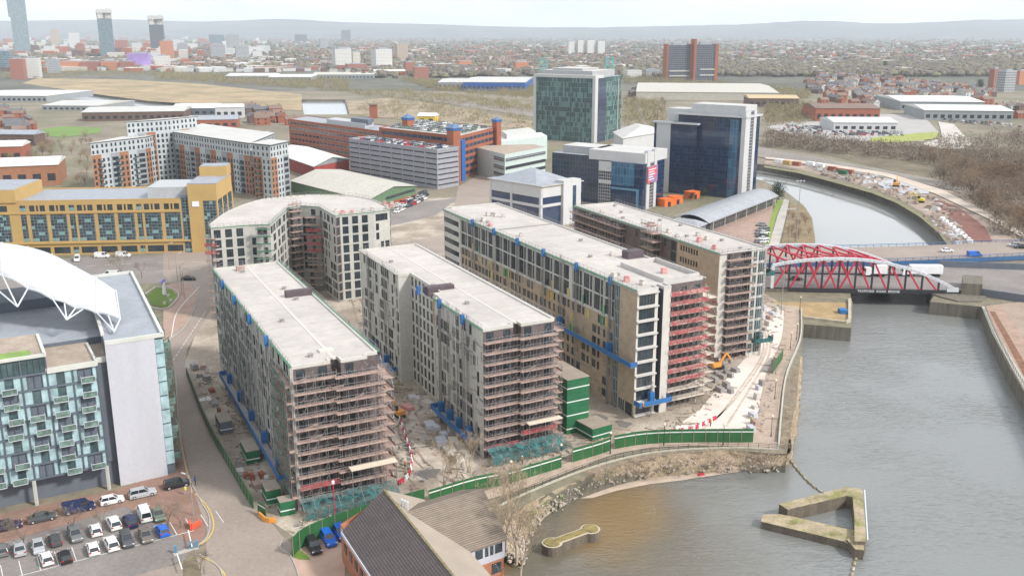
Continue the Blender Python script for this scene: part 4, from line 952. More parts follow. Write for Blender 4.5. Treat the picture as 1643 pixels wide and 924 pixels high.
for c in range(NC):
    for r in range(NR+(1 if c >= 2 else 0)):
        z = FZ0+r*RH; u0 = c*CWD
        pent = (r == NR)
        if c < 9:
            o = MB(); kind = (c+r) % 2 if r_.random() < .8 else r_.randint(0, 1)
            A = lambda a, d, zz: fp(u0+a, d, z+zz)
            gi = -.2
            def pane(x0, x1, m_, z0=.25, z1=RH-.12, d=gi): o.poly([A(x1, d, z0), A(x0, d, z0), A(x0, d, z1), A(x1, d, z1)], m_)
            if pent:
                for k in range(4): pane(.1+k*.95, .95+k*.95, 2)
            elif kind:
                pane(.12, 1.25, 1); pane(2.6, CWD-.12, 1); pane(1.4, 2.45, 2, .25, RH-.3)
                for x in (1.32, 2.5): o.bar(A(x, -.1, .2), A(x, -.1, RH-.15), .1)
            else:
                pane(.12, .75, 1); pane(.85, 3.1, 2, .2, RH-.2, -.7); pane(3.2, CWD-.12, 1)
                for x in (.8, 2.0, 3.15): o.bar(A(x, -.1, .2), A(x, -.1, RH-.15), .09)
                if r_.random() < .4: pane(1.0, 1.9, 3, .3, RH-.4, -.6)
            o.bar(A(0, -.05, .1), A(CWD, -.05, .1), .28, .26); o.bar(A(0, -.05, 0), A(0, -.05, RH), .2)
            o.build('window', [M_slate, M_curt, M_glasst, M_terr], root)
            if not pent and r_.random() < .85:
                o = MB(); x0 = r_.choice((.5, .9, 1.2)); x1 = x0+2.3; dd = .95
                o.bar(A(x0, dd/2, .08), A(x1, dd/2, .08), dd, .12)
                for x in (x0, x1): o.bar(A(x, dd, .1), A(x, dd, 1.15), .07); o.bar(A(x, 0, 1.15), A(x, dd, 1.15), .06)
                o.bar(A(x0, dd, 1.15), A(x1, dd, 1.15), .08)
                o.bar(A(x0, dd, .6), A(x1, dd, .6), .03, .9, 1)
                o.build('balcony', [M_steelw, M_balgl], root)
# roof terraces
b = MB(); b.prism([fp(0, -13.8), fp(2*CWD, -13.8), fp(2*CWD, -.5), fp(0, -.5)], ZF+.2, ZF+.35); b.prism([fp(-3.3, -13.8), fp(-.1, -13.8), fp(-.1, -1.7), fp(-3.3, -1.7)], ZF-.4, ZF-.25); b.build('terrace', M_terr, root)
b = MB(); 
for s_, t_ in (((0, 0), (2*CWD, 0)), ((0, 0), (0, -12)), ((2*CWD, 0), (2*CWD, -14)), ((-3.3, -1.6), (0, -1.6))): b.bar(fp(*s_, ZF+.35), fp(*t_, ZF+.35), .4, .9)
b.build('terrace_parapet', M_cream, root)
b = MB(); b.prism([fp(2*CWD, -14), fp(LF, -14), fp(LF, -.35), fp(2*CWD, -.35)], ZF+.2, ZF+RH+.2); b.build('penthouse', M_slate, root)
b = MB(); b.prism([fp(2*CWD, -14), fp(LF, -14), fp(LF, -.2), fp(2*CWD, -.2)], ZF+RH+.2, ZF+RH+.45); b.build('penthouse_roof', M_terr, root)
b = MB(); b.bar(fp(2*CWD, -.1, ZF+RH+.5), fp(LF, -.1, ZF+RH+.5), .5, .5); b.bar(fp(2*CWD, 0, ZF+RH+.5), fp(2*CWD, -13, ZF+RH+.5), .5, .5); b.build('penthouse_parapet', M_cream, root)
b = MB(); b.prism([fp(2*CWD+2, -4.5), fp(LF, -4.5), fp(LF, -1), fp(2*CWD+2, -1)], ZF+RH+.45, ZF+RH+.5); b.build('roof_lawn', M_turf, root)
b = MB(); b.prism([fp(-6, -40), fp(LF, -40), fp(LF, -13.9), fp(-4, -13.9)], 0, ZF+1); b.build('rear_wing', M_slate, root)
b = MB(); b.prism([fp(-6, -40), fp(LF, -40), fp(LF, -13.9), fp(-4, -13.9)], ZF+1, ZF+1.1); b.build('rear_roof', M_zinc, root)
# canopy: an arched membrane on V-struts
ZC = ZL+2.5
cn = wthing('roof_canopy', 'white arched membrane canopy on V-shaped struts above the apartment building', 'canopy', fl(-10, 10, 0))
near = smooth_line([AT(-260, 366, 196), AT(-150, 390, 190), AT(-60, 418, 184), AT(4, 442, 178), AT(45, 462, 176.5), AT(84, 479, 175), AT(122, 493, 174), AT(155, 501, 173), AT(193, 511, 172)], 6)
far = smooth_line([AT(-260, 375, 214), AT(-150, 380, 210), AT(-60, 384, 206), AT(4, 390, 202), AT(45, 396, 200), AT(84, 408, 197), AT(122, 428, 193), AT(155, 446, 188), AT(186, 466, 180)], 6)
b = MB(); nn_ = len(near); NU = 10; grid = []
for i in range(nn_):
    a_, c_ = near[i], far[i]; t0 = i/(nn_-1); arch = 3.4*(1-max(0, t0-.5)*1.7); row = []
    sc = -.5*abs(math.sin(math.pi*(i % 6)/6))
    for k in range(NU+1):
        t = k/NU; p = a_.lerp(c_, t); p.z += arch*math.sin(math.pi*t**.8)*.8+sc*(1-t)*-0.8; row.append(p)
    grid.append(row)
for i in range(nn_-1):
    for k in range(NU): b.poly([grid[i][k], grid[i+1][k], grid[i+1][k+1], grid[i][k+1]])
o = b.build('membrane', M_mem, cn, smooth=True); md = o.modifiers.new('thickness', 'SOLIDIFY'); md.thickness = .12
for i in range(0, nn_, 6):
    b = MB()
    for k in range(NU): b.bar(grid[i][k]+Vector((0, 0, .06)), grid[i][k+1]+Vector((0, 0, .06)), .22)
    b.build('arch_rib', mat('seam_grey', (.55, .55, .56), .6, .05), cn)
b = MB()
for i in range(nn_-1): b.bar(grid[i][0]-Vector((0, 0, .1)), grid[i+1][0]-Vector((0, 0, .1)), .3)
b.build('edge_tube', M_steelw, cn)
for base, tops in ((AT(28, 492, 173), (12, 18, 24)), (AT(107, 513, 169.5), (30, 33, 36, 38)), (AT(183, 532, 165.5), (42, 45, 48)), (AT(-60, 465, 180), (10, 14))):
    for t in tops:
        b = MB(); b.tube(base, near[min(t, nn_-1)], .16, .13, 6); b.build('strut', M_steelw, cn)

# ------------------------------------------------------------------ yellow office building
M_yel = mat('ochre_render', (.46, .305, .115), .75, .08, .15, 0, .06, 2)
M_yel2 = mat('buff_stone', (.5, .38, .24), .8, .1, .3)
M_grid = gridmat('office_glazing', (.05, .075, .09), (.2, .27, .3), 1.1, 1.15, .08, .12, .5, extra=((.16, .28, .27), .16))
WK['office'] = (M_frame_d, M_grid)
ya, yb = G(-420, 420, 0), G(348, 404, 0); ZY0 = 20.0
yd = (yb-ya).normalized(); yn = Vector((-yd.y, yd.x, 0)); YL = (yb-ya).length
yl_ = Building('office_building', 'long ochre-yellow office building with tall glazed bays', 'building', ya+(yb-ya)*.7+yn*15, None, [M_yel, M_yel2, M_slate], maxwin=100)
def yp(u, d, z=0): return ya+yd*u+yn*d+Vector((0, 0, z))
uM = XY(0, 1); 
def y_u(px, z=10):                                # distance along the front for a picture column
    lo, hi = 0, YL*1.3
    for _ in range(40):
        m = (lo+hi)/2; p = yp(m, 0, z); c = 821.5+F*p.x/(p.y*CP-(z-CAMH)*SP)
        if c < px: lo = m
        else: hi = m
    return lo
U = {k: y_u(k) for k in (-300, 20, 45, 292, 305, 328, 352)}
spG, spU, spB, spS = [], [], [], []
per = (U[292]-U[45])/2.36
edges = [(50, 78), (82, 110), (126, 154), (158, 186), (190, 218), (233, 261), (265, 292)]
left = [(-270, -242), (-238, -210), (-195, -167), (-163, -135), (-119, -91), (-87, -59), (-45, 19)]
strips = [(35, 46), (113, 124), (221, 231)]
for a_, c_ in sorted(left+edges+strips):
    u0, u1 = y_u(a_)+.2, y_u(c_)-.2; st = (a_, c_) in strips
    spG.append((u0, u1, 'office'))
    if not st:
        w = (u1-u0); spS += [(u0, u0+w*.32, 'dark'), (u0+w*.42, u0+w*.54, 'dark'), (u0+w*.64, u0+w*.96, 'dark')]
        spB.append((u0, u1, 'dark'))
    else: spS.append((u0, u1, 'office')); spB.append((u0, u1, 'office'))
yl_.facade(yp(0, 0), yp(U[292]+.4, 0), 0, ZY0, [(.6, 3.0, spB), (5.2, 15.2, spG), (16.4, 18.6, spS)], 0, .35)
yl_.facade(yp(U[292]+.4, 0), yp(U[305]+.2, 0), 0, ZY0+1.5, rows_of(1, .2, 3, .1, 20.3, [(.2, U[305]-U[292]-.2, 'office')]), 2)
# end tower
ZT = 25.6
yl_.facade(yp(U[305]+.2, -.6), yp(U[328], -.6), 0, ZT, (), 0); yl_.facade(yp(U[328], -.6), yp(U[352], -.6), 0, ZT, [(1, 19.5, [(.3, U[352]-U[328]-.4, 'office')])], 0, .4)
yl_.facade(yp(U[352], -.6), yp(U[352]+1, 24), 0, ZT, [(4, 19.5, even(24.5, 6.3, 1.0, 'office', 1.2))], 0, .4)
yl_.facade(yp(U[352]+1, 24), yp(U[305], 24), 0, ZT, (), 0); yl_.facade(yp(U[305]+.2, 24), yp(U[305]+.2, -.6), 0, ZT, (), 0)
yl_.facade(yp(0, 30), yp(0, 0), 0, ZY0, (), 0); yl_.facade(yp(U[352], 30), yp(0, 30), 0, ZY0, (), 0); yl_.facade(yp(U[352], 23), yp(U[352], 30), 0, ZY0, (), 0)
ry = yl_.finish([yp(0, .3), yp(U[305], .3), yp(U[305], 29.7), yp(0, 29.7)], ZY0-.05, M_zinc, parapet=.5, pmat=M_yel)
b = MB(); b.prism([yp(U[305]+.3, -.5), yp(U[352], -.5), yp(U[352]+.9, 23.8), yp(U[305]+.3, 23.8)], ZT, ZT+.35); b.build('tower_roof', M_zinc, ry)
b = MB(); b.prism([yp(U[305]+1, 18), yp(U[328]+6, 18), yp(U[328]+6, 27), yp(U[305]+1, 27)], ZT+.3, ZT+4); b.build('lift_housing', M_yel, ry)
b = MB(); b.prism([yp(U[305]+1.2, 18.2), yp(U[328]+5.8, 18.2), yp(U[328]+5.8, 26.8), yp(U[305]+1.2, 26.8)], ZT+4, ZT+4.2); b.build('lift_housing_roof', M_zinc, ry)
b = MB(); b.prism([yp(y_u(238), 3), yp(U[305]-.1, 3), yp(U[305]-.1, 22), yp(y_u(238), 22)], ZY0-.1, ZY0+4.2); b.build('plant_enclosure', mat('plant_grey', (.42, .43, .44), .6, .08), ry)
b = MB(); b.bar(yp(0, -.25, 4.6), yp(U[305], -.25, 4.6), .5, .6); b.bar(yp(0, -.12, 15.8), yp(U[292], -.12, 15.8), .22, .6); b.build('cornice', M_yel, ry)
b = MB(); q0 = yp(U[352]*0+y_u(20), -.6)
b.prism([yp(y_u(-90), -.5), yp(y_u(32), -.5), yp(y_u(32), 26), yp(y_u(-90), 26)], ZY0-.2, ZY0+4.4); b.build('left_tower_top', M_yel, ry)
b = MB(); b.prism([yp(y_u(-87), 0), yp(y_u(29), 0), yp(y_u(29), 25.5), yp(y_u(-87), 25.5)], ZY0+4.4, ZY0+4.6); b.build('left_tower_roof', M_zinc, ry)
b = MB(); b.bar(yp(y_u(312), -.75, 18.3), yp(y_u(323), -.75, 18.3), .2, 1.9); b.build('white_sign', M_white, ry)

# ------------------------------------------------------------------ white and brick apartment complex
M_apw = mat('pale_blue_render', (.42, .45, .46), .7, .08, .2, 0, .05, 2); M_apb = tilemat('orange_brick', (.36, .17, .09), (.25, .12, .07), .3, .85, .25)
M_apd = mat('mid_grey_render', (.27, .29, .31), .7, .08, .2); M_aproof = mat('overhang_roof', (.5, .49, .46), .7, .08, .1); M_eave = mat('dark_eaves', (.05, .055, .06), .6, .1)
def apt(name, label, Fc, L, Rr, z, side_w=None, cols=None, base=0, seed=0, balc=True, group='white and brick apartment complex'):
    A, B_, D_ = G(*Fc, z), G(*Rr, z), G(*L, z)
    # walls along the left face (D->A) and the right face (A->B)
    Cc = B_+D_-A; o = Building(name, label, 'building', (A+Cc)/2, group, [M_apw, M_apb, M_apd], maxwin=90); nfl = int((z-base)/2.9)
    for p, q in ((D_, A), (A, B_)):
        Lw = math.hypot(q.x-p.x, q.y-p.y); d = Vector((q.x-p.x, q.y-p.y, 0)).normalized(); u = 0; k = seed; nb = max(1, int(round(Lw/5.5))); w = Lw/nb
        for i in range(nb):
            P0 = Vector((p.x, p.y, 0))+d*w*i; P1 = P0+d*w; sp = [(w*.12, w*.12+1.3, 'dark'), (w*.62, w*.62+1.3, 'dark')] if (i+k) % 3 else [(w*.15, w*.85, 'dark')]
            zb = z-2*2.9-.2
            o.facade(P0, P1, base, zb, rows_of(nfl-2, base+.2, 2.9, .5, 2.3, sp), ((i+k) % 3 == 1)*1 if (i+k) % 3 != 0 else 2)
            o.facade(P0, P1, zb, z, rows_of(2, zb, 2.9, .6, 2.3, [(w*.1, w*.1+1.2, 'dark'), (w*.55, w*.55+1.2, 'dark')]), 0)
    o.facade(B_, Cc, base, z, (), 0); o.facade(Cc, D_, base, z, (), 0)
    r = o.finish(); ex = .7
    ev = (Vector((B_.x-A.x, B_.y-A.y, 0))).normalized()*ex; eu = (Vector((D_.x-A.x, D_.y-A.y, 0))).normalized()*ex
    pl = [Vector((q.x, q.y, 0)) for q in (A, B_, Cc, D_)]; pl = [pl[0]-ev-eu, pl[1]+ev-eu, pl[2]+ev+eu, pl[3]-ev+eu]
    b = MB(); b.prism(pl, z, z+.35, 0); b.build('eaves', M_eave, r); b = MB(); b.prism([pl[0]+ev*.2+eu*.2, pl[1]-ev*.2+eu*.2, pl[2]-ev*.2-eu*.2, pl[3]+ev*.2-eu*.2], z+.35, z+.5); b.build('roof', M_aproof, r)
    if balc:
        p, q = D_, A; d = Vector((q.x-p.x, q.y-p.y, 0)); Lw = d.length; d.normalize(); nn = Vector((d.y, -d.x, 0))
        for i in range(int(Lw/11)+1):
            for f in range(nfl-2):
                u = 3+i*11
                if u+2.6 > Lw: continue
                c0 = Vector((p.x, p.y, 0))+d*u; zz = base+.2+f*2.9+.3
                m = MB(); m.prism([c0+nn*.01, c0+nn*1.3, c0+nn*1.3+d*2.6, c0+d*2.6+nn*.01][::-1], zz, zz+.15); m.bar(c0+nn*1.27+Vector((0, 0, zz+.65)), c0+nn*1.27+d*2.6+Vector((0, 0, zz+.65)), .05, .9, 1); m.build('balcony', [M_apd, M_glasst], r)
    return r
apt('apartment_wing', 'left wing of the white and brick apartments, running forward to a brick corner', (232, 221), (145, 231), (285, 210), 25.0, seed=1)
apt('apartment_wing', 'taller corner tower of the white and brick apartments', (262, 193), (203, 197), (315, 188), 33.0, seed=2, balc=False)
apt('apartment_wing', 'long right wing of the white and brick apartments', (400, 231), (278, 213), (440, 215), 26.0, seed=0)
apt('apartment_wing', 'brick-ended right end of the white and brick apartments', (433, 234), (404, 231), (462, 228), 27.0, seed=1)
# ------------------------------------------------------------------ office quarter behind the blocks
M_brk = tilemat('red_brick', (.36, .12, .065), (.25, .09, .06), .3, .85, .25)
M_pkr = mat('parking_deck', (.42, .41, .38), .85, .15, .1); M_ribbed = tilemat('grey_louvre', (.36, .36, .39), (.24, .24, .27), .5, .6, .3)
M_bluer = mat('slate_blue_roof', (.1, .18, .3), .5, .15, .5); M_bluep = mat('bright_blue_panel', (.02, .13, .42), .5, .1, 1)
M_slot = mat('dark_slot', (.03, .032, .04), .8, .2)
def quad4(Fc, L, Rr, z):
    A, B_, D_ = G(*Fc, z), G(*Rr, z), G(*L, z); pts = [A, B_, B_+D_-A, D_]; return [Vector((p.x, p.y, 0)) for p in pts]
# grey multi-storey car park
q = quad4((701, 240), (560, 222), (731, 236), 20.8); q[1] = q[0]+(q[1]-q[0])*1.15; q[2] = q[1]+q[3]-q[0]
pk = wthing('multistorey_car_park', 'grey louvred multi-storey car park with cars on its top deck', 'car park', sum(q, Vector())/4)
b = MB(); b.prism(q, 0, 19.9, 0, 1); b.build('wall', [M_ribbed, M_pkr], pk)
for k in range(7):
    z = 1.6+k*2.72
    for a_, c_ in ((q[3], q[0]), (q[0], q[1])):
        d = (c_-a_); L = d.length; d.normalize(); nn = Vector((d.y, -d.x, 0)); n = max(1, int(L/9.5))
        for i in range(n):
            m = MB(); m.bar(a_+d*(L*i/n+.5)+nn*.03+Vector((0, 0, z+.5)), a_+d*(L*(i+1)/n-.5)+nn*.03+Vector((0, 0, z+.5)), .1, .62); m.build('louvre_slot', M_slot, pk)
b = MB()
for a_, c_ in ((q[3], q[0]), (q[0], q[1]), (q[1], q[2]), (q[2], q[3])): b.bar(a_+Vector((0, 0, 20.3)), c_+Vector((0, 0, 20.3)), .4, 1.1)
b.build('parapet', M_ribbed, pk); PKQ = q
# red brick office, left wing
def brick_wing(name, label, Fc, L, Rr, z, nf, roofm, kind='blue', parm=None, base=0, left=True, right=True, sp=(2.0, 3.2)):
    q = quad4(Fc, L, Rr, z); o = Building(name, label, 'building', sum(q, Vector())/4, 'red brick offices with blue turrets', [M_brk], maxwin=100); fh = (z-base-1.2)/nf
    for on, a_, c_ in ((left, q[3], q[0]), (right, q[0], q[1])):
        Lw = (c_-a_).length; o.facade(a_, c_, base, z, rows_of(nf, base+.6, fh, fh*.3, fh*.82, even(Lw, sp[1], sp[0]-.9, kind, 2.2)) if on else ())
    o.facade(q[1], q[2], base, z); o.facade(q[2], q[3], base, z)
    r = o.finish(q, z+.01, roofm, parapet=.5, pmat=M_brk); return r, q
ra, qa = brick_wing('brick_office', 'red brick office wing with long rows of small windows', (612, 212), (463, 192), (640, 205), 19.5, 5, M_zinc, 'light', sp=(1.6, 4.0))
b = MB(); c0 = qa[3].lerp(qa[0], .45); dd = (qa[0]-qa[3]).normalized(); en = (qa[1]-qa[0]).normalized()
b.prism([c0+en*5-dd*5, c0+en*5+dd*42, c0+en*19+dd*42, c0+en*19-dd*5], 19.5, 22.5); b.build('plant_room', MATS['plant_grey'], ra)
b = MB(); b.prism([c0+en*7+dd*24, c0+en*7+dd*44, c0+en*17+dd*44, c0+en*17+dd*24], 22.5, 25); b.build('plant_room', M_slate, ra)
rbk, qb_ = brick_wing('brick_office', 'red brick office wing with dark blue window bands and parked cars on its roof', (737, 220), (608, 206), (797, 205), 23.6, 6, M_pkr, 'blue', sp=(1.2, 5.2))
for (px, py, pw, h, lbl) in ((655, 204, 13, 8, 'blue-roofed brick turret at the back of the brick offices'), (728, 224, 15, 9, 'blue-roofed brick turret on the front corner of the brick offices'), (797, 206, 10, 7, 'blue-roofed brick turret at the right end of the brick offices')):
    p = G(px, py, 23.6); t = wthing('brick_turret', lbl, 'turret', (p.x, p.y, 0)); w = pw/F*p.y*1.95/2*1.05
    b = MB(); b.box((p.x, p.y, 0), w, w, 23.6+h*.55, R(45)); b.build('shaft', M_brk, t)
    b = MB(); b.box((p.x, p.y, 23.6+h*.55), w*1.12, w*1.12, 1.0, R(45)); b.build('blue_band', M_bluep, t)
    b = MB(); b.box((p.x, p.y, 24.6+h*.55), w*1.25, w*1.25, .35, R(45)); b.build('roof_eaves', M_slate, t)
    b = MB(); b.box((p.x, p.y, 24.95+h*.55), w*1.25, w*1.25, w*.42, R(45), 0, .06); b.build('roof', M_bluer, t)
p = qb_[0]; t = wthing('blue_stair_tower', 'bright blue and brick stair tower on the corner beside the car park', 'tower', (p.x, p.y, 0))
b = MB(); b.box((p.x+1.5, p.y-4, 0), 2.6, 2.6, 22.5, R(45)); b.build('blue_shaft', M_bluep, t); b = MB(); b.box((p.x-2.2, p.y-4.5, 0), 3.0, 3.0, 22.0, R(45)); b.build('brick_shaft', M_brk, t)
# sheds
def shed(name, label, Fc, L, Rr, z, rise, wallm, roofm, gable='right', cat='warehouse', door=None, world=None, wall2=None, base=0, seams=True):
    q = world or quad4(Fc, L, Rr, z); t = wthing(name, label, cat, sum(q, Vector())/4)
    b = MB(); b.prism(q, base, z); b.build('wall', wallm, t)
    # ridge runs parallel to the left face (L-F)
    m0, m1 = (q[0]+q[1])/2, (q[3]+q[2])/2; U = Vector((0, 0, 1)); b = MB(); ex = (q[3]-q[0]).normalized()*.6; ey = (q[1]-q[0]).normalized()*.6
    for s_ in (-.02, .22):
        zz = z+s_; r0, r1 = m0-ex+U*(zz+rise), m1+ex+U*(zz+rise); a0, a1, c0, c1 = q[0]-ex-ey+U*zz, q[3]+ex-ey+U*zz, q[1]-ex+ey+U*zz, q[2]+ex+ey+U*zz
        if s_ > 0: b.poly([a0, r0, r1, a1]); b.poly([r0, c0, c1, r1])
        else: b.poly([a0, a1, r1, r0]); b.poly([r0, r1, c1, c0])
    b.build('roof', roofm, t)
    b = MB(); b.poly([q[0]+U*z, q[1]+U*z, m0+U*(z+rise)]); b.poly([q[2]+U*z, q[3]+U*z, m1+U*(z+rise)]); b.build('gable', wall2 or wallm, t)
    return t, q
M_cremr = tilemat('cream_metal_roof', (.52, .49, .42), (.42, .4, .35), 1.0, .6, .12); M_whr = tilemat('white_metal_roof', (.68, .67, .64), (.55, .55, .54), 1.2, .6, .1)
M_greenc = mat('green_cladding', (.12, .2, .11), .6, .1, .3); M_redc = mat('dull_red_cladding', (.32, .06, .05), .7, .12, .3); M_greyc = mat('grey_cladding_shed', (.28, .3, .31), .6, .1, .3)
gs, qg = shed('green_shed', 'green-clad shed with a broad cream roof behind the curved block', (590, 322), (467, 291), (668, 299), 5.5, 3.0, M_greenc, M_cremr)
b = MB(); a_, c_ = qg[0].lerp(qg[1], .35), qg[0].lerp(qg[1], .96); d = (c_-a_).normalized(); nn = Vector((d.y, -d.x, 0)); b.bar(a_+nn*.05+Vector((0, 0, 4)), c_+nn*.05+Vector((0, 0, 4)), .1, 1.3); b.build('strip_window', M_glass, gs)
b = MB(); b.bar(qg[0]+nn*.05+Vector((0, 0, .9)), qg[1]+nn*.05+Vector((0, 0, .9)), .12, 1.8); b.build('brick_plinth', M_brk, gs)
rs, qr = shed('red_shed', 'red-trimmed shed with a pale ribbed roof and a grey gable', (504, 268), (440, 246), (560, 256), 7, 3.2, M_redc, M_whr, wall2=M_greyc)
# dark-glass and white office quarter
M_tealg = gridmat('teal_curtain_wall', (.035, .09, .095), (.2, .3, .3), 1.6, 3.6, .1, .07, .35, extra=((.08, .16, .15), .3))
M_bluec = gridmat('blue_curtain_wall', (.012, .03, .075), (.03, .055, .1), 1.5, 1.9, .07, .07, .18, extra=((.018, .042, .09), .2))
M_blueb = gridmat('light_blue_curtain_wall', (.04, .12, .2), (.1, .2, .28), 1.6, 3.8, .1, .1, .3)
M_whp = mat('white_panel', (.52, .52, .515), .6, .06, .2); M_gw = gridmat('white_grid_window', (.05, .055, .07), (.5, .5, .5), 1.2, 1.5, .14, .2, .4)
def gb(root, name, pts, z0, z1, m, top=None, inset=0):
    b = MB(); b.prism(pts, z0, z1, 0, 1); return b.build(name, [m, top or M_zinc], root)
def sub(q, v0, v1, u0, u1):
    """sub-rectangle of a footprint: v along the right face, u back along the left face, as fractions"""
    def P(v, u): return q[0]+(q[1]-q[0])*v+(q[3]-q[0])*u
    return [P(v0, u0), P(v1, u0), P(v1, u1), P(v0, u1)]
# teal tower
q = quad4((955, 121), (858, 118), (998, 117), 49)
t = wthing('glass_tower', 'teal glass office tower with white corner frames', 'building', sum(q, Vector())/4)
gb(t, 'glass_wall', q, 0, 47, M_tealg); gb(t, 'cornice', sub(q, -.01, .3, -.01, 1.01), 46.5, 48.6, M_whp, M_aproof)
for v, u in ((-.012, -.012), (-.012, .97)): gb(t, 'corner_frame', sub(q, v, v+.1, u, u+.045), 0, 48.4, M_whp)
gb(t, 'plant_room', sub(q, .12, .95, .1, .95), 47, 51.5, mat('grey_screen', (.36, .36, .36), .7, .1), M_aproof)
gb(t, 'plant_room', sub(q, .2, .8, .3, .8), 51.5, 53, MATS['grey_screen'], M_aproof)
gb(t, 'side_fin', sub(q, .84, .87, -.01, 0.001), 0, 45, mat('tan_fin', (.35, .33, .27), .6, .05))
gb(t, 'dark_flank', sub(q, .1, .4, -.008, 0), 0, 46.4, gridmat('navy_curtain_wall', (.03, .05, .09), (.08, .11, .15), 1.6, 3.6, .1, .1, .3))
for px in (872, 978):
    p = G(px, 108, 53); c = wthing('rooftop_mast', 'teal mesh mast frame on the roof of the teal tower, %s' % ('left' if px < 900 else 'right'), 'mast', (p.x, p.y, 49))
    b = MB(); w = 3.0
    for sx, sy in ((-1, -1), (1, -1), (1, 1), (-1, 1)): b.bar((p.x+sx*w, p.y+sy*w, 49), (p.x+sx*w*.8, p.y+sy*w*.8, 60), .5)
    for zz in (51, 54, 57, 60):
        for s1, s2 in (((-1, -1), (1, -1)), ((1, -1), (1, 1)), ((1, 1), (-1, 1)), ((-1, 1), (-1, -1))): b.bar((p.x+s1[0]*w*.9, p.y+s1[1]*w*.9, zz), (p.x+s2[0]*w*.9, p.y+s2[1]*w*.9, zz+(1.5 if zz < 60 else 0)), .35)
    b.build('lattice', mat('mast_teal', (.1, .42, .4), .6, .1), c); b = MB(); b.tube((p.x, p.y, 49), (p.x, p.y, 66), .2, .1, 5); b.build('antenna', M_tube, c)
# dark blue tower by the river
q = quad4((1120, 204), (1067, 180), (1228, 181), 40.5)
A, B_, D_ = G(1172, 190, 41), G(1228, 178, 41), G(1068, 180, 41)
t = wthing('glass_tower', 'dark blue glass tower by the river with a white end column', 'building', (110, 500, 0))
fA = G(1188, 320, 0); 
e1 = Vector((math.cos(R(142)), math.sin(R(142)), 0)); e2 = Vector((math.cos(R(52)), math.sin(R(52)), 0)); 
def tp(l, r): return Vector((fA.x, fA.y, 0))+e1*l+e2*r
def rect(l0, l1, r0, r1): return [tp(l0, r0), tp(l0, r1), tp(l1, r1), tp(l1, r0)]
gb(t, 'glass_wall', rect(0, 36, 0, 17), 0, 39.5, M_bluec); gb(t, 'glass_wing', rect(24, 48, -3, 14), 0, 35, M_bluec)
gb(t, 'blue_edge', rect(3.2, 7.5, -.15, 0), 0, 38.5, M_blueb)
gb(t, 'white_end_column', rect(-.5, 1.6, -.4, 5), 0, 42.5, M_whp); gb(t, 'white_end_column', rect(-.5, 1.6, 9, 12), 0, 42.5, M_whp); gb(t, 'stair_window_strip', rect(-.2, 1.2, 5, 9), 0, 42, M_gw)
gb(t, 'white_wall_panel', rect(38.5, 46.5, -3.35, -3), 0, 35.4, M_whp); gb(t, 'roof_ledge', rect(23, 49, -4, -1), 35, 35.8, M_whp)
gb(t, 'roof_band', rect(-1, 38, -1, 18), 39.5, 40.4, M_whp); gb(t, 'plant_room', rect(1, 30, 2, 15), 40.4, 45, mat('pale_screen', (.5, .5, .49), .7, .08), M_aproof)
gb(t, 'plant_room', rect(30, 44, 3, 14), 35.8, 42, MATS['pale_screen'], M_aproof)
# blue glass offices with the white service core
fA = G(1030, 338, 0)
e1 = Vector((math.cos(R(143)), math.sin(R(143)), 0)); e2 = Vector((math.cos(R(58)), math.sin(R(58)), 0))
def hh(py): return ZY(py, fA.y)
t = wthing('glass_office', 'blue glass offices with a white service core and a big advertising banner', 'building', tp(18, 10))
gb(t, 'glass_wall', rect(0, 17, 0, 24), 0, 21.4, M_bluec); gb(t, 'sky_blue_glass', rect(4.5, 16.8, -.25, 0), 10.5, 21.2, M_blueb)
gb(t, 'sky_blue_frame', rect(2.5, 17, -.4, -.0), 8.6, 9.6, mat('sky_blue_panel', (.1, .24, .36), .4, .1)); gb(t, 'sky_blue_frame', rect(1.9, 3.2, -.42, 0), 0, 9.6, MATS['sky_blue_panel'])
gb(t, 'grid_window', rect(17, 24, .4, 20), 0, 21, M_gw); gb(t, 'pale_band', rect(17, 24, .1, .5), 16.5, 21, MATS['pale_screen']); gb(t, 'pale_band', rect(17, 24, .1, .5), 10.8, 12.4, MATS['pale_screen'])
gb(t, 'screen_wall', rect(-.4, 30, 1, 26), 21.4, 26, M_whp, M_aproof); gb(t, 'core_pier', rect(-.6, 1.2, 3, 6.3), 0, 27, M_whp); gb(t, 'core_pier', rect(-.6, 1.2, 11, 14), 0, 27, M_whp); gb(t, 'stair_window_strip', rect(-.3, 1, 6.3, 11), 0, 25, M_gw)
gb(t, 'glass_wing', rect(24, 53, 4, 24), 0, 22.5, gridmat('bronze_curtain_wall', (.015, .035, .07), (.06, .075, .09), 1.7, 2.4, .1, .07, .3)); gb(t, 'wing_plant', rect(27, 49, 8, 22), 22.5, 26, MATS['grey_screen'], M_aproof)
gb(t, 'blue_flank', rect(.3, 3, 14, 19), 0, 24, M_blueb)
bn = wthing('banner', 'large purple and red advertising banner on the white service core', 'banner', tp(-1, 7))
gb(bn, 'cloth', rect(-1.3, -.9, 2.4, 13.5), 12.2, 19.8, mat('banner_cloth', (.28, .2, .38), .7, .3, .25, col2=(.5, .08, .1), c2scale=.25, c2pos=(.5, .56)))
for i in range(5): gb(bn, 'printed_line', rect(-1.38, -1.3, 3.4, 3.4+[8, 6, 7, 5, 6][i]), 18.2-i*1.15, 18.6-i*1.15, M_white)
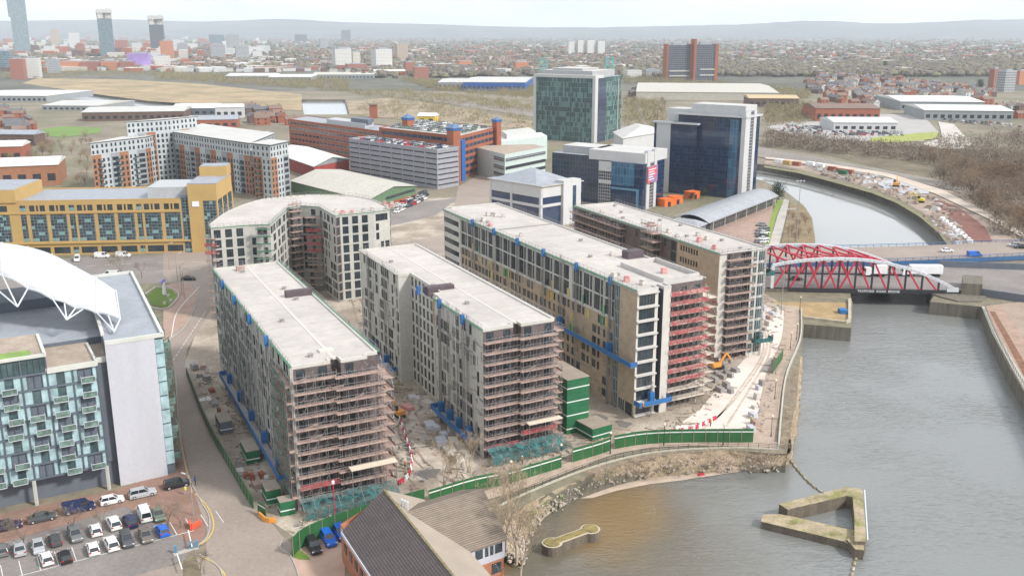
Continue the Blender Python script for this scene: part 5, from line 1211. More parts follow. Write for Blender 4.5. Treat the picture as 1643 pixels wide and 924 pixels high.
# white office with the hipped grey roof
q = quad4((868, 300), (787, 287), (931, 291), 17.5)
t = wthing('white_office', 'low white office with blue window bands and hipped grey roofs', 'building', sum(q, Vector())/4)
gb(t, 'glass_wall', q, 0, 17, mat('blue_band_glass', (.03, .05, .1), .1, .3, .3, spec=.8), M_whp)
for z0, z1 in ((8.6, 9.8), (12.8, 17.6)): gb(t, 'white_band', sub(q, -.012, 1.01, -.012, 1.01), z0, z1, M_whp)
for v, u in ((-.012, -.012), (-.012, .55), (-.012, .97)): gb(t, 'white_pier', sub(q, v-.005, v+.04, u, u+.035), 0, 17.4, M_whp)
gb(t, 'stair_core', sub(q, .5, .95, -.05, .1), 0, 19, M_whp, M_aproof); gb(t, 'stair_window', sub(q, .74, .82, -.056, -.05), 1, 16.5, M_glassb)
def hip(root, q, z, rise, m, name='roof', r=.25):
    c0, c1 = sub(q, .5, .5, r, r)[0], sub(q, .5, .5, 1-r, 1-r)[0]; U_ = Vector((0, 0, 1)); b = MB(); Q = [p+U_*z for p in q]; c0, c1 = c0+U_*(z+rise), c1+U_*(z+rise)
    b.poly([Q[0], Q[1], c0]); b.poly([Q[1], Q[2], c1, c0]); b.poly([Q[2], Q[3], c1]); b.poly([Q[3], Q[0], c0, c1]); b.poly(Q[::-1]); return b.build(name, m, root)
hip(t, sub(q, .02, .98, .1, .98), 17.65, 5, M_zinc, r=.45); gb(t, 'gutter', sub(q, -.04, 1.04, -.04, 1.04), 17.55, 17.9, M_cremr)
# pale green-white office and flat roofs behind
q = quad4((810, 248), (790, 243), (875, 236), 15)
q[3] = q[0]+(q[3]-q[0]).normalized()*45
t = wthing('white_office', 'pale mint office with dark ribbon windows behind the hipped roofs', 'building', sum(q, Vector())/4); M_mint = mat('mint_panel', (.5, .58, .55), .6, .06)
gb(t, 'wall', q, 0, 15, M_mint, M_terr)
for z in (2.5, 6.5, 11): gb(t, 'ribbon_window', sub(q, .02, 1.0, -.008, 0), z, z+1.7, M_gw if z > 10 else M_slot); gb(t, 'ribbon_window', sub(q, -.012, 0, 0.02, .3), z, z+1.9, M_gw)
q2 = quad4((800, 228), (792, 222), (878, 218), 15); q2[3] = q2[0]+(q2[3]-q2[0]).normalized()*40
t = wthing('flat_roofed_office', 'flat pale-roofed offices between the brick turret and the teal tower', 'building', sum(q2, Vector())/4); gb(t, 'wall', q2, 0, 15, M_mint, M_whr); gb(t, 'roof_step', sub(q2, .2, .8, .2, .8), 15, 18, MATS['pale_screen'], M_aproof)
q2 = quad4((1000, 222), (985, 212), (1062, 212), 12); t = wthing('low_office', 'low office with a pale hipped roof between the two glass towers', 'building', sum(q2, Vector())/4); gb(t, 'wall', q2, 0, 12, M_whp); hip(t, sub(q2, -.03, 1.03, -.03, 1.03), 12, 5, M_aproof)
# riverside restaurant with the curved metal roof
pv = wthing('restaurant', 'riverside restaurant with a curved grey metal roof', 'restaurant', G(1170, 350, 0)); M_metal = tilemat('standing_seam', (.34, .35, .37), (.26, .27, .29), .6, .45, .12)
a0, a1 = G(1140, 372, 0), G(1243, 330, 0); d = (a1-a0).normalized(); n_ = Vector((-d.y, d.x, 0)); LP = (a1-a0).length; WPV = 15
def pp(u, w, z=0): return a0+d*u+n_*w+Vector((0, 0, z))
b = MB(); b.prism([pp(.8, .8), pp(LP-1, .8), pp(LP-1, WPV-1), pp(.8, WPV-1)], 0, 4.9); b.build('glass_wall', gridmat('restaurant_glazing', (.05, .06, .06), (.03, .03, .035), 2.0, 2.4, .14, .15, .5), pv)
b = MB(); K = 8
prof = [(-1.2+(WPV+2.4)*k/K, 4.7+2.6*math.sin(math.pi*(k/K)**.9)) for k in range(K+1)]
for k in range(K):
    (w0, z0), (w1, z1) = prof[k], prof[k+1]
    b.poly([pp(-5, w0, z0), pp(LP+1, w0, z0), pp(LP+1, w1, z1), pp(-5, w1, z1)], 0, [(w0, 0), (w0, LP), (w1, LP), (w1, 0)]); b.poly([pp(-5, w1, z1-.25), pp(LP+1, w1, z1-.25), pp(LP+1, w0, z0-.25), pp(-5, w0, z0-.25)])
    b.poly([pp(-5, w0, z0-.25), pp(-5, w0, z0), pp(-5, w1, z1), pp(-5, w1, z1-.25)]); b.poly([pp(LP+1, w1, z1-.25), pp(LP+1, w1, z1), pp(LP+1, w0, z0), pp(LP+1, w0, z0-.25)])
for (w0, z0) in (prof[0], prof[-1]): b.bar(pp(-5, w0, z0-.12), pp(LP+1, w0, z0-.12), .3, .35)
b.build('roof', M_metal, pv)
for i in range(7):
    b = MB(); b.bar(pp(1+i*(LP-2)/6, -.7), pp(1+i*(LP-2)/6, -.7, 4.6), .22); b.build('column', M_steelw, pv)
b = MB(); c_ = pp(-6, 6); b.prism([c_-d*9-n_*6, c_+d*1-n_*6, c_+d*1+n_*7, c_-d*9+n_*7], 0, 4.2); b.build('side_wing', M_slate, pv)
hip(pv, [c_-d*10-n_*7, c_+d*2-n_*7, c_+d*2+n_*8, c_-d*10+n_*8], 4.25, 2.2, M_metal)
# ------------------------------------------------------------------ foreground brick house
M_brk2 = tilemat('orange_red_brick', (.42, .17, .09), (.3, .14, .09), .25, .85, .25)
M_tile1 = tilemat('dark_roof_tiles', (.13, .105, .1), (.05, .042, .042), .42, .85, .4, .5); M_tile2 = tilemat('brown_roof_tiles', (.25, .2, .155), (.1, .08, .06), .42, .85, .3)
M_lead = mat('buff_metal_roof', (.36, .3, .24), .7, .08, .2, 0, .05, 1.5)
hs = wthing('brick_house', 'red brick building with dark tiled and buff sheet roofs in the foreground', 'building', (-12, 128, 0))
ZR, ZE = 10.0, 6.5
r0, r1 = G(616, 785, ZR), G(728, 924, ZR); rd = (r1-r0).normalized(); rn = Vector((rd.y, -rd.x, 0)) # towards the left/front
if rn.x > 0: rn = -rn
le = G(548, 853, ZE); re = G(681, 801, ZE)
wl = abs((le-r0).dot(rn)); wr = abs((re-r0).dot(-rn)); ol = (le-r0).dot(rd); orr = (re-r0).dot(rd)
LH = 46
def hp(s_, t_, z): return Vector((r0.x, r0.y, 0))+rd*s_+rn*t_+Vector((0, 0, z))
b = MB(); b.poly([hp(ol, wl, ZE), hp(LH, wl, ZE), hp(LH, 0, ZR), hp(0, 0, ZR)][::1]); b.poly([hp(ol, wl, ZE-.25), hp(0, 0, ZR-.25), hp(LH, 0, ZR-.25), hp(LH, wl, ZE-.25)])
b.poly([hp(ol, wl, ZE-.25), hp(ol, wl, ZE), hp(0, 0, ZR), hp(0, 0, ZR-.25)]); b.poly([hp(ol, wl, ZE-.25), hp(LH, wl, ZE-.25), hp(LH, wl, ZE), hp(ol, wl, ZE)]); b.build('tiled_roof', M_tile1, hs)
b = MB(); b.poly([hp(0, 0, ZR), hp(LH, 0, ZR), hp(LH, -wr, ZE), hp(orr, -wr, ZE)]); b.poly([hp(0, 0, ZR-.2), hp(orr, -wr, ZE-.2), hp(LH, -wr, ZE-.2), hp(LH, 0, ZR-.2)]); b.poly([hp(0, 0, ZR-.2), hp(0, 0, ZR), hp(orr, -wr, ZE), hp(orr, -wr, ZE-.2)]); b.build('sheet_roof', M_lead, hs)
b = MB(); b.bar(hp(-.1, 0, ZR+.02), hp(LH, 0, ZR+.02), .35, .16); b.build('ridge_cap', mat('mossy_ridge', (.2, .17, .09), .9, .4, 1.5), hs)
b = MB(); b.prism([hp(1.0, wl-.5, 0), hp(1, -wr+.5, 0), hp(LH, -wr+.5, 0), hp(LH, wl-.5, 0)] if 0 else [hp(LH, wl-.6, 0), hp(LH, -wr+.6, 0), hp(1.2, -wr+.6, 0), hp(1.2, wl-.6, 0)][::1], 0, ZE-.1); b.build('wall', M_brk2, hs)
b = MB(); b.poly([hp(1.2, wl-.6, ZE-.1), hp(1.2, -wr+.6, ZE-.1), hp(1.2, 0, ZR-.4)]); b.build('gable', M_brk2, hs)
b = MB(); b.bar(hp(ol, wl-.3, ZE-.35), hp(LH, wl-.3, ZE-.35), .6, .3); b.bar(hp(ol, wl+.02, ZE-.05), hp(LH, wl+.02, ZE-.05), .14, .2); b.build('white_fascia', M_wht, hs)
b = MB(); b.bar(hp(1.4, wl-.58, ZE-1.15), hp(LH, wl-.58, ZE-1.15), .1, 1.3); b.build('white_boarding', M_wht, hs)
for i in range(9):
    o = MB(); s_ = 3+i*2.6; o.bar(hp(s_, wl-.54, ZE-3.2), hp(s_+1.2, wl-.54, ZE-3.2), .12, 1.4); o.build('window', M_glass, hs)
# cross wing with the brown tiles
w0, w1 = G(649, 822, 9.5), G(775, 783, 9.5); e0, e1_ = G(758, 883, 6.5), G(815, 863, 6.5)
wd = (w1-w0).normalized(); wn = Vector((wd.y, -wd.x, 0)); wdep = max(abs((e1_-w1).dot(wn)), 5.5); wl_len = (w1-w0).length
def cp(s_, t_, z): return Vector((w0.x, w0.y, 0))+wd*s_+wn*t_+Vector((0, 0, z))
oe = (e1_-w0).dot(wd)
b = MB(); A4 = [cp(-3, wdep, 6.5), cp(oe, wdep, 6.5), cp(wl_len, 0, 9.5), cp(-3, 0, 9.5)]; A4[0] = cp(1.5, wdep, 6.5); A4[3] = cp(-1, 0, 9.5)
b.poly(A4); b.poly([p-Vector((0, 0, .22)) for p in A4[::-1]])
for i in range(4): b.poly([A4[i]-Vector((0, 0, .22)), A4[(i+1) % 4]-Vector((0, 0, .22)), A4[(i+1) % 4], A4[i]])
b.build('tiled_roof', M_tile2, hs)
b = MB(); k0 = 2.2; b.poly([cp(wl_len, 0, 9.5), cp(wl_len-1, -k0-2.5, 7.6), cp(-1, -k0-2.5, 7.6), cp(-1, 0, 9.5)]); b.build('rear_tiled_roof', M_tile2, hs)
b = MB(); b.prism([cp(4, wdep-.5, 0), cp(oe-.4, wdep-.5, 0), cp(wl_len-.5, -2.3, 0), cp(2, -2.3, 0)], 0, 3.2); b.build('wall', M_brk2, hs)
b = MB(); b.prism([cp(4, wdep-.45, 0), cp(oe-.3, wdep-.45, 0), cp(wl_len-.4, -2.2, 0), cp(2, -2.2, 0)], 3.2, 3.4, 0); b.prism([cp(4, wdep-.35, 0), cp(oe-.3, wdep-.35, 0), cp(wl_len-.4, -2.2, 0), cp(2, -2.2, 0)], 3.4, 6.4, 0)
b.poly([cp(wl_len-.4, -2.2, 6.4), cp(oe-.3, wdep-.35, 6.4), cp(wl_len-.5, -.2, 9.2)][::-1]); b.build('white_boarding', M_wht, hs)
for s_, w_ in ((oe-5.6, 1.3), (oe-3.9, .6), (oe-3.0, .6), (oe-2.1, 1.3)):
    o = MB(); o.bar(cp(s_, wdep-.33, 5.2), cp(s_+w_, wdep-.33, 5.2), .06, 1.5); o.build('window', M_glass, hs)
o = MB(); o.bar(cp(oe-2.6, wdep-.47, 1.9), cp(oe-.9, wdep-.47, 1.9), .1, 1.7); o.build('window', M_glass, hs)
for k in range(3):
    p = hp(5.5+k*.55, -1.0-.25*k, 0); o = MB(); zz = ZR-1.0*.9; o.tube((p.x, p.y, zz-.6), (p.x, p.y, zz+1.3), .11, .11, 8); o.tube((p.x, p.y, zz+1.3), (p.x, p.y, zz+1.55), .2, .18, 8); o.build('flue_pipe', M_steelw, hs)

# ------------------------------------------------------------------ vehicles
M_tyre = mat('tyre', (.02, .02, .02), .9, .1, 5); M_cglass = mat('car_glass', (.02, .025, .03), .08, .1, 3, spec=.9); M_lamp = mat('headlamp', (.7, .7, .68), .2, .05, 3); M_tail = mat('tail_lamp', (.45, .02, .02), .3, .05, 3)
PAINT = {n: mat('paint_'+n, c, .28, .06, 2, spec=.6) for n, c in dict(white=(.72, .72, .7), silver=(.4, .41, .42), black=(.018, .018, .02), grey=(.16, .165, .165), navy=(.015, .025, .08), blue=(.01, .12, .55), red=(.45, .02, .025), green=(.12, .17, .13), brown=(.14, .12, .1), darkgrey=(.07, .075, .08), purple=(.04, .03, .06), yellow=(.7, .6, .05)).items()}
CARS = {}; RIM = [None]
SPEC = {  # profile: (x, z) of the beltline hull top; cabin: belt x0..x1, roof x0..x1, roof z
 'hatch': dict(L=4.0, W=1.74, hood=.88, belt=.92, cab=(-1.9, 1.0, -1.55, .25), H=1.47),
 'saloon': dict(L=4.6, W=1.8, hood=.86, belt=.92, cab=(-1.55, 1.1, -.95, .25), H=1.42),
 'estate': dict(L=4.65, W=1.84, hood=.95, belt=1.0, cab=(-2.2, 1.05, -1.9, .3), H=1.62),
 'van': dict(L=5.2, W=1.95, hood=1.1, belt=1.15, cab=(-2.55, 1.75, -2.5, 1.1), H=1.98)}
def car(kind, colour, label, p, rz, group, detailed=True, cat=None, z=None):
    key = (kind, detailed)
    s = SPEC[kind]; L, W_ = s['L'], s['W']; hx = L/2
    if key not in CARS:
        m = MB()
        xs = [(-hx, .78, .30, .80), (-hx+.12, .96, .2, .9), (-hx+.7, 1, .17, s['belt']), (s['cab'][1], 1, .17, s['belt']), (hx-.5, .97, .17, s['hood']-.05), (hx-.12, .9, .2, s['hood']-.15), (hx, .74, .3, s['hood']-.3)]
        secs = []
        for x, f, zb, zt in xs:
            w = W_/2*f; secs.append([Vector((x, -w, zb)), Vector((x, -w*1.0, (zb+zt)*.55)), Vector((x, -w*.93, zt-.08)), Vector((x, -w*.82, zt)), Vector((x, w*.82, zt)), Vector((x, w*.93, zt-.08)), Vector((x, w, (zb+zt)*.55)), Vector((x, w, zb))])
        for a, c in zip(secs, secs[1:]):
            for i in range(8): j = (i+1) % 8; m.poly([a[j], a[i], c[i], c[j]])
        m.poly(secs[0]); m.poly(secs[-1][::-1])
        c0, c1, t0, t1 = s['cab']; H = s['H']; bz = s['belt']-.02; wb, wt = W_/2*.86, W_/2*.72
        Bq = [Vector((c0, -wb, bz)), Vector((c1, -wb, bz)), Vector((c1, wb, bz)), Vector((c0, wb, bz))]; Tq = [Vector((t0, -wt, H-.05)), Vector((t1, -wt, H-.05)), Vector((t1, wt, H-.05)), Vector((t0, wt, H-.05))]
        g = MB()
        for i in range(4): g.poly([Bq[i], Bq[(i+1) % 4], Tq[(i+1) % 4], Tq[i]])
        tp_ = [Vector((t0-.05, -wt-.03, H-.05)), Vector((t1+.08, -wt-.03, H-.05)), Vector((t1+.08, wt+.03, H-.05)), Vector((t0-.05, wt+.03, H-.05))]; tt = [Vector((t0+.15, -wt+.15, H)), Vector((t1-.1, -wt+.15, H)), Vector((t1-.1, wt-.15, H)), Vector((t0+.15, wt-.15, H))]
        m.poly(tt)
        for i in range(4): m.poly([tp_[i], tp_[(i+1) % 4], tt[(i+1) % 4], tt[i]])
        for i in range(4): m.bar(Bq[i], Tq[i], .09)          # pillars
        for y in (-1, 1):
            mx_ = (c0+c1)/2*.5+(t0+t1)/2*.5; m.bar((mx_, y*wb*.99, bz), (mx_, y*wt*1.0, H-.05), .08)
            if kind == 'van': m.poly([Vector((c0+.05, y*(wb+.012), bz)), Vector((.3, y*(wb+.012), bz)), Vector((.25, y*(wt+.02), H-.08)), Vector((t0+.05, y*(wt+.02), H-.08))][::(1 if y < 0 else -1)])
            m.box((c1-.25, y*(W_/2+.07), s['belt']-.02), .16, .16, .14)
        if not detailed:
            k = len(m.v); 
            for f, u in zip(g.f, g.uv): m.poly([g.v[i] for i in f], 1, u)
            for x in (-hx+.8, hx-.85):
                for y in (-1, 1): m.box((x, y*(W_/2-.08), 0), .6, .2, .6, 0, 1)
            o = m.build('car', [PAINT['white'], M_cglass]); CARS[key] = [(o.data, 'car')]; bpy.data.objects.remove(o)
        else:
            L_ = []
            o = m.build('body', PAINT['white']); L_.append((o.data, 'body', (0, 0, 0))); bpy.data.objects.remove(o)
            o = g.build('cabin_glass', M_cglass); L_.append((o.data, 'cabin_glass', (0, 0, 0))); bpy.data.objects.remove(o)
            w = MB(); w.tube((0, -.11, 0), (0, .11, 0), .32, .32, 12, 0); o = w.build('wheel', [M_tyre, PAINT['silver']]); w = MB(); w.tube((0, -.125, 0), (0, .125, 0), .19, .19, 10, 0); o2 = w.build('rim', PAINT['silver']); RIM[0] = o2.data; bpy.data.objects.remove(o2)
            for x in (-hx+.82, hx-.85):
                for y in (-1, 1): L_.append((o.data, 'wheel', (x, y*(W_/2-.1), .32)))
            bpy.data.objects.remove(o)
            for nm, x, mm_, zz in (('headlight', hx-.12, M_lamp, s['hood']-.32), ('tail_light', -hx+.06, M_tail, .72)):
                w = MB(); w.box((0, 0, 0), .14, .34, .16); o = w.build(nm, mm_)
                for y in (-1, 1): L_.append((o.data, nm, (x, y*(W_/2*.72), zz)))
                bpy.data.objects.remove(o)
            CARS[key] = L_
    zz = p[2] if len(p) > 2 else 0
    if z is not None: zz = z
    cat = cat or ('van' if kind == 'van' else 'car')
    if not detailed:
        o = bpy.data.objects.new('parked_car', CARS[key][0][0]); C.objects.link(o); o.location = (p[0], p[1], zz); o.rotation_euler = (0, 0, rz)
        o.material_slots[0].link = 'OBJECT'; o.material_slots[0].material = PAINT[colour]; return tag(o, label, cat, group)
    t = thing('parked_car' if kind != 'van' else 'parked_van', label, cat, group, (p[0], p[1], zz), rz)
    for me, nm, off in CARS[key]:
        o = bpy.data.objects.new(nm, me); C.objects.link(o); o.parent = t; o.location = off
        if nm == 'wheel': q = bpy.data.objects.new('rim', RIM[0]); C.objects.link(q); q.parent = o
        if nm == 'body': o.material_slots[0].link = 'OBJECT'; o.material_slots[0].material = PAINT[colour]
    return t
g0, g1 = G(75, 900), G(262, 852); rowdir = math.atan2(g1.y-g0.y, g1.x-g0.x); hd = rowdir+math.pi/2
gp_ = 'cars in the car park by the glass building'
for px, py, k, col, lb, fl_ in [
  (75, 900, 'hatch', 'white', 'white hatchback, leftmost whole car of the front row', 0), (105, 897, 'hatch', 'black', 'black hatchback in the front row', 0), (150, 884, 'hatch', 'white', 'white hatchback beside two empty bays of the front row', 0),
  (179, 876, 'estate', 'white', 'white car in the front row with a grey tailgate', 0), (204, 870, 'estate', 'darkgrey', 'dark grey estate in the front row', 1), (234, 863, 'saloon', 'brown', 'brownish grey saloon in the front row', 1), (261, 855, 'hatch', 'blue', 'blue hatchback at the right end of the front row', 0),
  (4, 886, 'hatch', 'grey', 'grey hatchback at the left edge of the back row', 0), (32, 884, 'saloon', 'silver', 'silver saloon near the left end of the back row', 0), (62, 880, 'saloon', 'silver', 'silver saloon under the bare tree in the back row', 1), (89, 870, 'hatch', 'darkgrey', 'dark hatchback behind the lamp post', 0),
  (121, 862, 'estate', 'grey', 'grey estate in the middle of the back row', 1), (154, 854, 'hatch', 'white', 'small white hatchback in the back row', 0), (183, 843, 'estate', 'white', 'big white four by four in the back row', 0), (209, 840, 'estate', 'navy', 'navy blue estate in the back row', 0),
  (232, 829, 'van', 'white', 'white panel van in the back row', 0), (254, 829, 'saloon', 'green', 'grey-green saloon at the right end of the back row', 1)]:
    car(k, col, lb, G(px, py, .08), hd+(math.pi if fl_ else 0)+R(2 if px % 2 else -2), gp_)
for px, py, k, col, lb in [(12, 848, 'estate', 'purple', 'dark purple car parked along the glass building at the left edge'), (68, 834, 'saloon', 'darkgrey', 'dark grey saloon parked along the glass building'), (127, 819, 'van', 'navy', 'dark blue van parked along the glass building'),
  (180, 806, 'hatch', 'white', 'white hatchback parked behind the dark blue van'), (229, 795, 'estate', 'silver', 'silver estate parked below the white end wall'), (284, 780, 'estate', 'black', 'black car with a lit roof at the corner of the street')]:
    car(k, col, lb, G(px, py, .1), rowdir+R(-2), 'cars parked along the glass building')
for px, py, k, col, lb, h in [(503, 880, 'estate', 'black', 'black four by four parked by the green hoarding', -62), (527, 868, 'estate', 'blue', 'bright blue car parked beside the black four by four', -62), (546, 858, 'estate', 'blue', 'bright blue van half hidden by the brick house roof', -62),
  (164, 413, 'van', 'white', 'white van in front of the yellow offices', 0), (198, 412, 'van', 'white', 'white van parked right of another before the yellow offices', 0), (124, 418, 'van', 'white', 'white tipper lorry cab in front of the yellow offices', -70), (178, 443, 'van', 'white', 'white van driving past the canopy', 180),
  (303, 449, 'saloon', 'black', 'black car waiting at the road junction', 5), (1519, 404, 'saloon', 'white', 'white car crossing the highway bridge', 4), (1563, 411, 'van', 'blue', 'blue car on the highway bridge', 3), (1626, 395, 'hatch', 'silver', 'silver car at the right end of the highway bridge', 178), (1637, 398, 'estate', 'black', 'black car behind the silver one on the highway bridge', 178),
  (1276, 449, 'saloon', 'black', 'black car crossing the red bridge', 0)]:
    car(k, col, lb, G(px, py, 1.6 if px > 1200 else .1) if px < 1200 else G(px, py, 1.9 if py < 420 else 1.1), R(h), None)
# car park: bay lines
bl = MB(); ca_ = (g1-g0).normalized(); cn_ = Vector((-ca_.y, ca_.x, 0))
for i in range(-10, 12):
    p = g0+ca_*(i*2.55-1.2)+cn_*(-2.4); bl.poly([(q.x, q.y, .085) for q in (p, p+ca_*.12, p+ca_*.12+cn_*4.8, p+cn_*4.8)])
p = g0-ca_*30-cn_*2.6; bl.poly([(q.x, q.y, .085) for q in (p, p+ca_*52, p+ca_*52+cn_*.15, p+cn_*.15)])
struct(bl.build('bay_lines', M_paint))
# cars on roofs and in distant lots: one mesh each
def lot(label, area, n, z, rz, group, seed, cols=('white', 'silver', 'silver', 'grey', 'black', 'navy', 'red', 'darkgrey', 'white'), rows=None):
    r_ = random.Random(seed); A, B_, D_ = area
    across = rows[0] > rows[1]; N_ = max(rows); M_ = min(rows); cnt = {}
    for i in range(rows[0]):
        for j in range(rows[1]):
            if r_.random() < .22: continue
            k_ = (j if across else i); cnt[k_] = cnt.get(k_, 0)+1; where = ', %s in the %s row' % (ORD[cnt[k_]-1], ORD[k_])
            p = A+(B_-A)*((i+.5)/rows[0])+(D_-A)*((j+.5)/rows[1]); c = r_.choice(cols)
            car(r_.choice(['hatch', 'saloon', 'estate']), c, '%s %s' % ({'silver': 'silver', 'darkgrey': 'dark grey'}.get(c, c), label)+where, (p.x, p.y, z), rz+r_.choice((0, math.pi))+r_.uniform(-.04, .04), group, False)
Q = [Vector((p.x, p.y, 0)) for p in PKQ]; a_ = math.atan2((Q[1]-Q[0]).y, (Q[1]-Q[0]).x)
def inq(q, v, u): return q[0]+(q[1]-q[0])*v+(q[3]-q[0])*u
lot('car on the grey car park roof', (inq(Q, .12, .08), inq(Q, .95, .08), inq(Q, .12, .95)), 0, 19.95, a_, 'cars on the grey car park roof', 1, rows=(3, 22))
lot('car on the brick office roof', (inq(qb_, .12, .08), inq(qb_, .95, .08), inq(qb_, .12, .95)), 0, 23.65, a_, 'cars on the brick office roof', 2, ('white', 'silver', 'silver', 'grey', 'green'), rows=(6, 16))
lot('car in the yard beside the green shed', (G(635, 345, .15), G(690, 318, .15), G(628, 332, .15)), 0, .15, R(60), 'cars in the yard by the green shed', 3, rows=(9, 3))
lot('car beside the brick offices', (G(742, 282), G(788, 274), G(740, 276)), 0, .1, R(30), 'cars beside the brick offices', 4, rows=(8, 2))
lot('car left of the dealership showroom', (G(1252, 212, .45), G(1318, 216, .45), G(1262, 201, .45)), 0, .45, R(80), 'cars at the dealership', 5, rows=(14, 4))
lot('car before the dealership showroom', (G(1330, 218, .45), G(1450, 219, .45), G(1335, 211, .45)), 0, .45, R(85), 'cars at the dealership', 6, rows=(20, 3))
lot('car outside the far car showrooms', (G(1510, 196, .5), G(1640, 206, .5), G(1512, 191, .5)), 0, .5, R(85), 'cars by the far showrooms', 7, rows=(20, 2))
lot('car parked by the riverside restaurant', (G(1214, 392, .2), G(1228, 392, .2), G(1218, 360, .2)), 0, .2, R(20), 'cars by the restaurant', 8, ('white', 'navy', 'black', 'grey', 'darkgrey'), rows=(2, 7))

# ------------------------------------------------------------------ bridges
M_bred = mat('bridge_red', (.52, .03, .06), .5, .08, 1); M_bwht = mat('bridge_white', (.6, .62, .64), .5, .06, 1); M_bblk = mat('bridge_black', (.03, .032, .036), .5, .15, 1); M_bblue = mat('bridge_blue', (.05, .13, .28), .6, .15, 1)
st = wthing('road_deck', 'asphalt road crossing the river inside the red bridge', 'road', (110, 310, 0)); st['kind'] = 'structure'; del st['label'], st['category']
b = MB(); dk = [G(1150, 463, 1), G(1545, 466, 1), G(1643, 478, 1), G(2000, 520, 1), G(2000, 445, 1), G(1643, 431, 1), G(1490, 426, 1), G(1150, 430, 1)]; b.prism(dk, -.2, 1.0, 0, 1); b.build('deck', [M_quay, M_asphd], st)
hw = wthing('highway_deck', None, None, (110, 380, 0)); hw['kind'] = 'structure'
b = MB(); hk = [G(1130, 424, 1.8), G(1440, 419, 1.8), G(1643, 410, 1.8), G(2100, 402, 1.8), G(2100, 360, 1.8), G(1643, 388, 1.8), G(1450, 395, 1.8), G(1200, 402, 1.8), G(1130, 404, 1.8)]; b.prism(hk, .2, 1.8, 0, 1); b.build('deck', [M_bblue, M_asph], hw)
b = MB()
for ln in (hk[0:4], hk[4:9]):
    for p, q in zip(ln, ln[1:]): b.bar(Vector((p.x, p.y, 2.8)), Vector((q.x, q.y, 2.8)), .15); b.bar(Vector((p.x, p.y, 2.3)), Vector((q.x, q.y, 2.3)), .1); [b.bar(Vector((r.x, r.y, 1.8)), Vector((r.x, r.y, 2.8)), .12) for r, d in walk([p, q], 3)]
b.build('railing', M_bblue, hw)
b = MB(); 
for px in (1330, 1420): p = G(px, 428, WZ); b.prism([p+Vector(v) for v in ((-2, -1, 0), (2, -1, 0), (2, 12, 0), (-2, 12, 0))], WZ-1, .2)
b.build('pier', M_quay, hw)
br = wthing('arch_bridge', 'red and white arched steel truss bridge over the river', 'bridge', (112, 305, 0))
F0, F1 = G(1238, 462, 1.2), G(1532, 467, 1.2); fdir = (F1-F0).normalized(); fn = Vector((-fdir.y, fdir.x, 0)); BL = (F1-F0).length; sh = Vector((-.5, 20.5, 0)); zd = 1.2
NP = 11
def top(i): t = (i/NP); return zd+.6+(3.9 if 0 else 0)+9.2*(1-abs((t-.38)/.62 if t > .38 else (t-.38)/.72)**2.1)
for side in (0, 1):
    o_ = sh*side+Vector((-5.5, 0, 0))*side
    def bp_(i, z): return Vector((F0.x, F0.y, 0))+fdir*(BL*i/NP)+o_+Vector((0, 0, z))
    K = 44; b = MB()
    for k in range(K): b.bar(bp_(k*NP/K-.02, top(k*NP/K)), bp_((k+1)*NP/K+.02, top((k+1)*NP/K)), .85, .85)
    b.bar(bp_(0, zd), bp_(0, top(0)), .9); b.bar(bp_(NP-.5, zd+.4), bp_(NP+.2, zd+.4), .8, 1.3); b.build('arch_chord', M_bwht, br)
    b = MB(); b.bar(bp_(-.3, zd-.35), bp_(NP+.3, zd-.35), .7, 1.2); b.build('bottom_girder', M_bblk, br)
    for i in range(1, NP): b = MB(); b.bar(bp_(i, zd), bp_(i, top(i)), .5); b.build('vertical_post', M_bblk, br)
    for i in range(0, 5): b = MB(); b.bar(bp_(i+.1, zd+.1), bp_(i+.95, top(i+1)-.2), .5); b.build('red_diagonal', M_bred, br)
    for i in range(2, NP-1): b = MB(); b.bar(bp_(i+.05, top(i)-.2), bp_(i+.9, zd+.1), .5); b.build('red_diagonal', M_bred, br)
for i in range(1, 8):
    b = MB(); q0 = Vector((F0.x, F0.y, top(i)+.1))+fdir*(BL*i/NP); b.bar(q0, q0+sh+Vector((-5.5, 0, 0)), .45); b.build('cross_beam', M_bred, br)
    if 1 < i < 7: b = MB(); q1 = Vector((F0.x, F0.y, top(i+1)+.1))+fdir*(BL*(i+1)/NP); b.bar(q0+(sh+Vector((-5.5, 0, 0)))*.5, q1, .35); b.bar(q0, q1+(sh+Vector((-5.5, 0, 0)))*.5, .35); b.bar(q0+(sh+Vector((-5.5, 0, 0)))*.5, q1+(sh+Vector((-5.5, 0, 0))), .35); b.build('wind_brace', M_bred, br)
cu = bpy.data.curves.new('bridge_name', 'FONT'); cu.body = 'TRAFFORD ROAD BRIDGE'; cu.size = 1.05; cu.extrude = .03; cu.space_word = 2.2; cu.align_x = 'CENTER'; cu.materials.append(M_white)
to = bpy.data.objects.new('bridge_name', cu); C.objects.link(to); to.parent = br; pt = F0+fdir*(BL*.585)-fn*.42; to.location = pt-ORG[br.name]+Vector((0, 0, -.75)); to.rotation_euler = (R(90), 0, math.atan2(fdir.y, fdir.x))
bpy.context.view_layer.update(); me_ = bpy.data.meshes.new_from_object(to); nt = bpy.data.objects.new('lettering', me_); C.objects.link(nt); nt.parent = br; nt.location = to.location; nt.rotation_euler = to.rotation_euler; bpy.data.objects.remove(to)
b = MB(); b.bar(F0-fdir*3-fn*.3+Vector((0, 0, 1.5)), F0+fdir*1-fn*.3+Vector((0, 0, 1.5)), .6, 1.2)
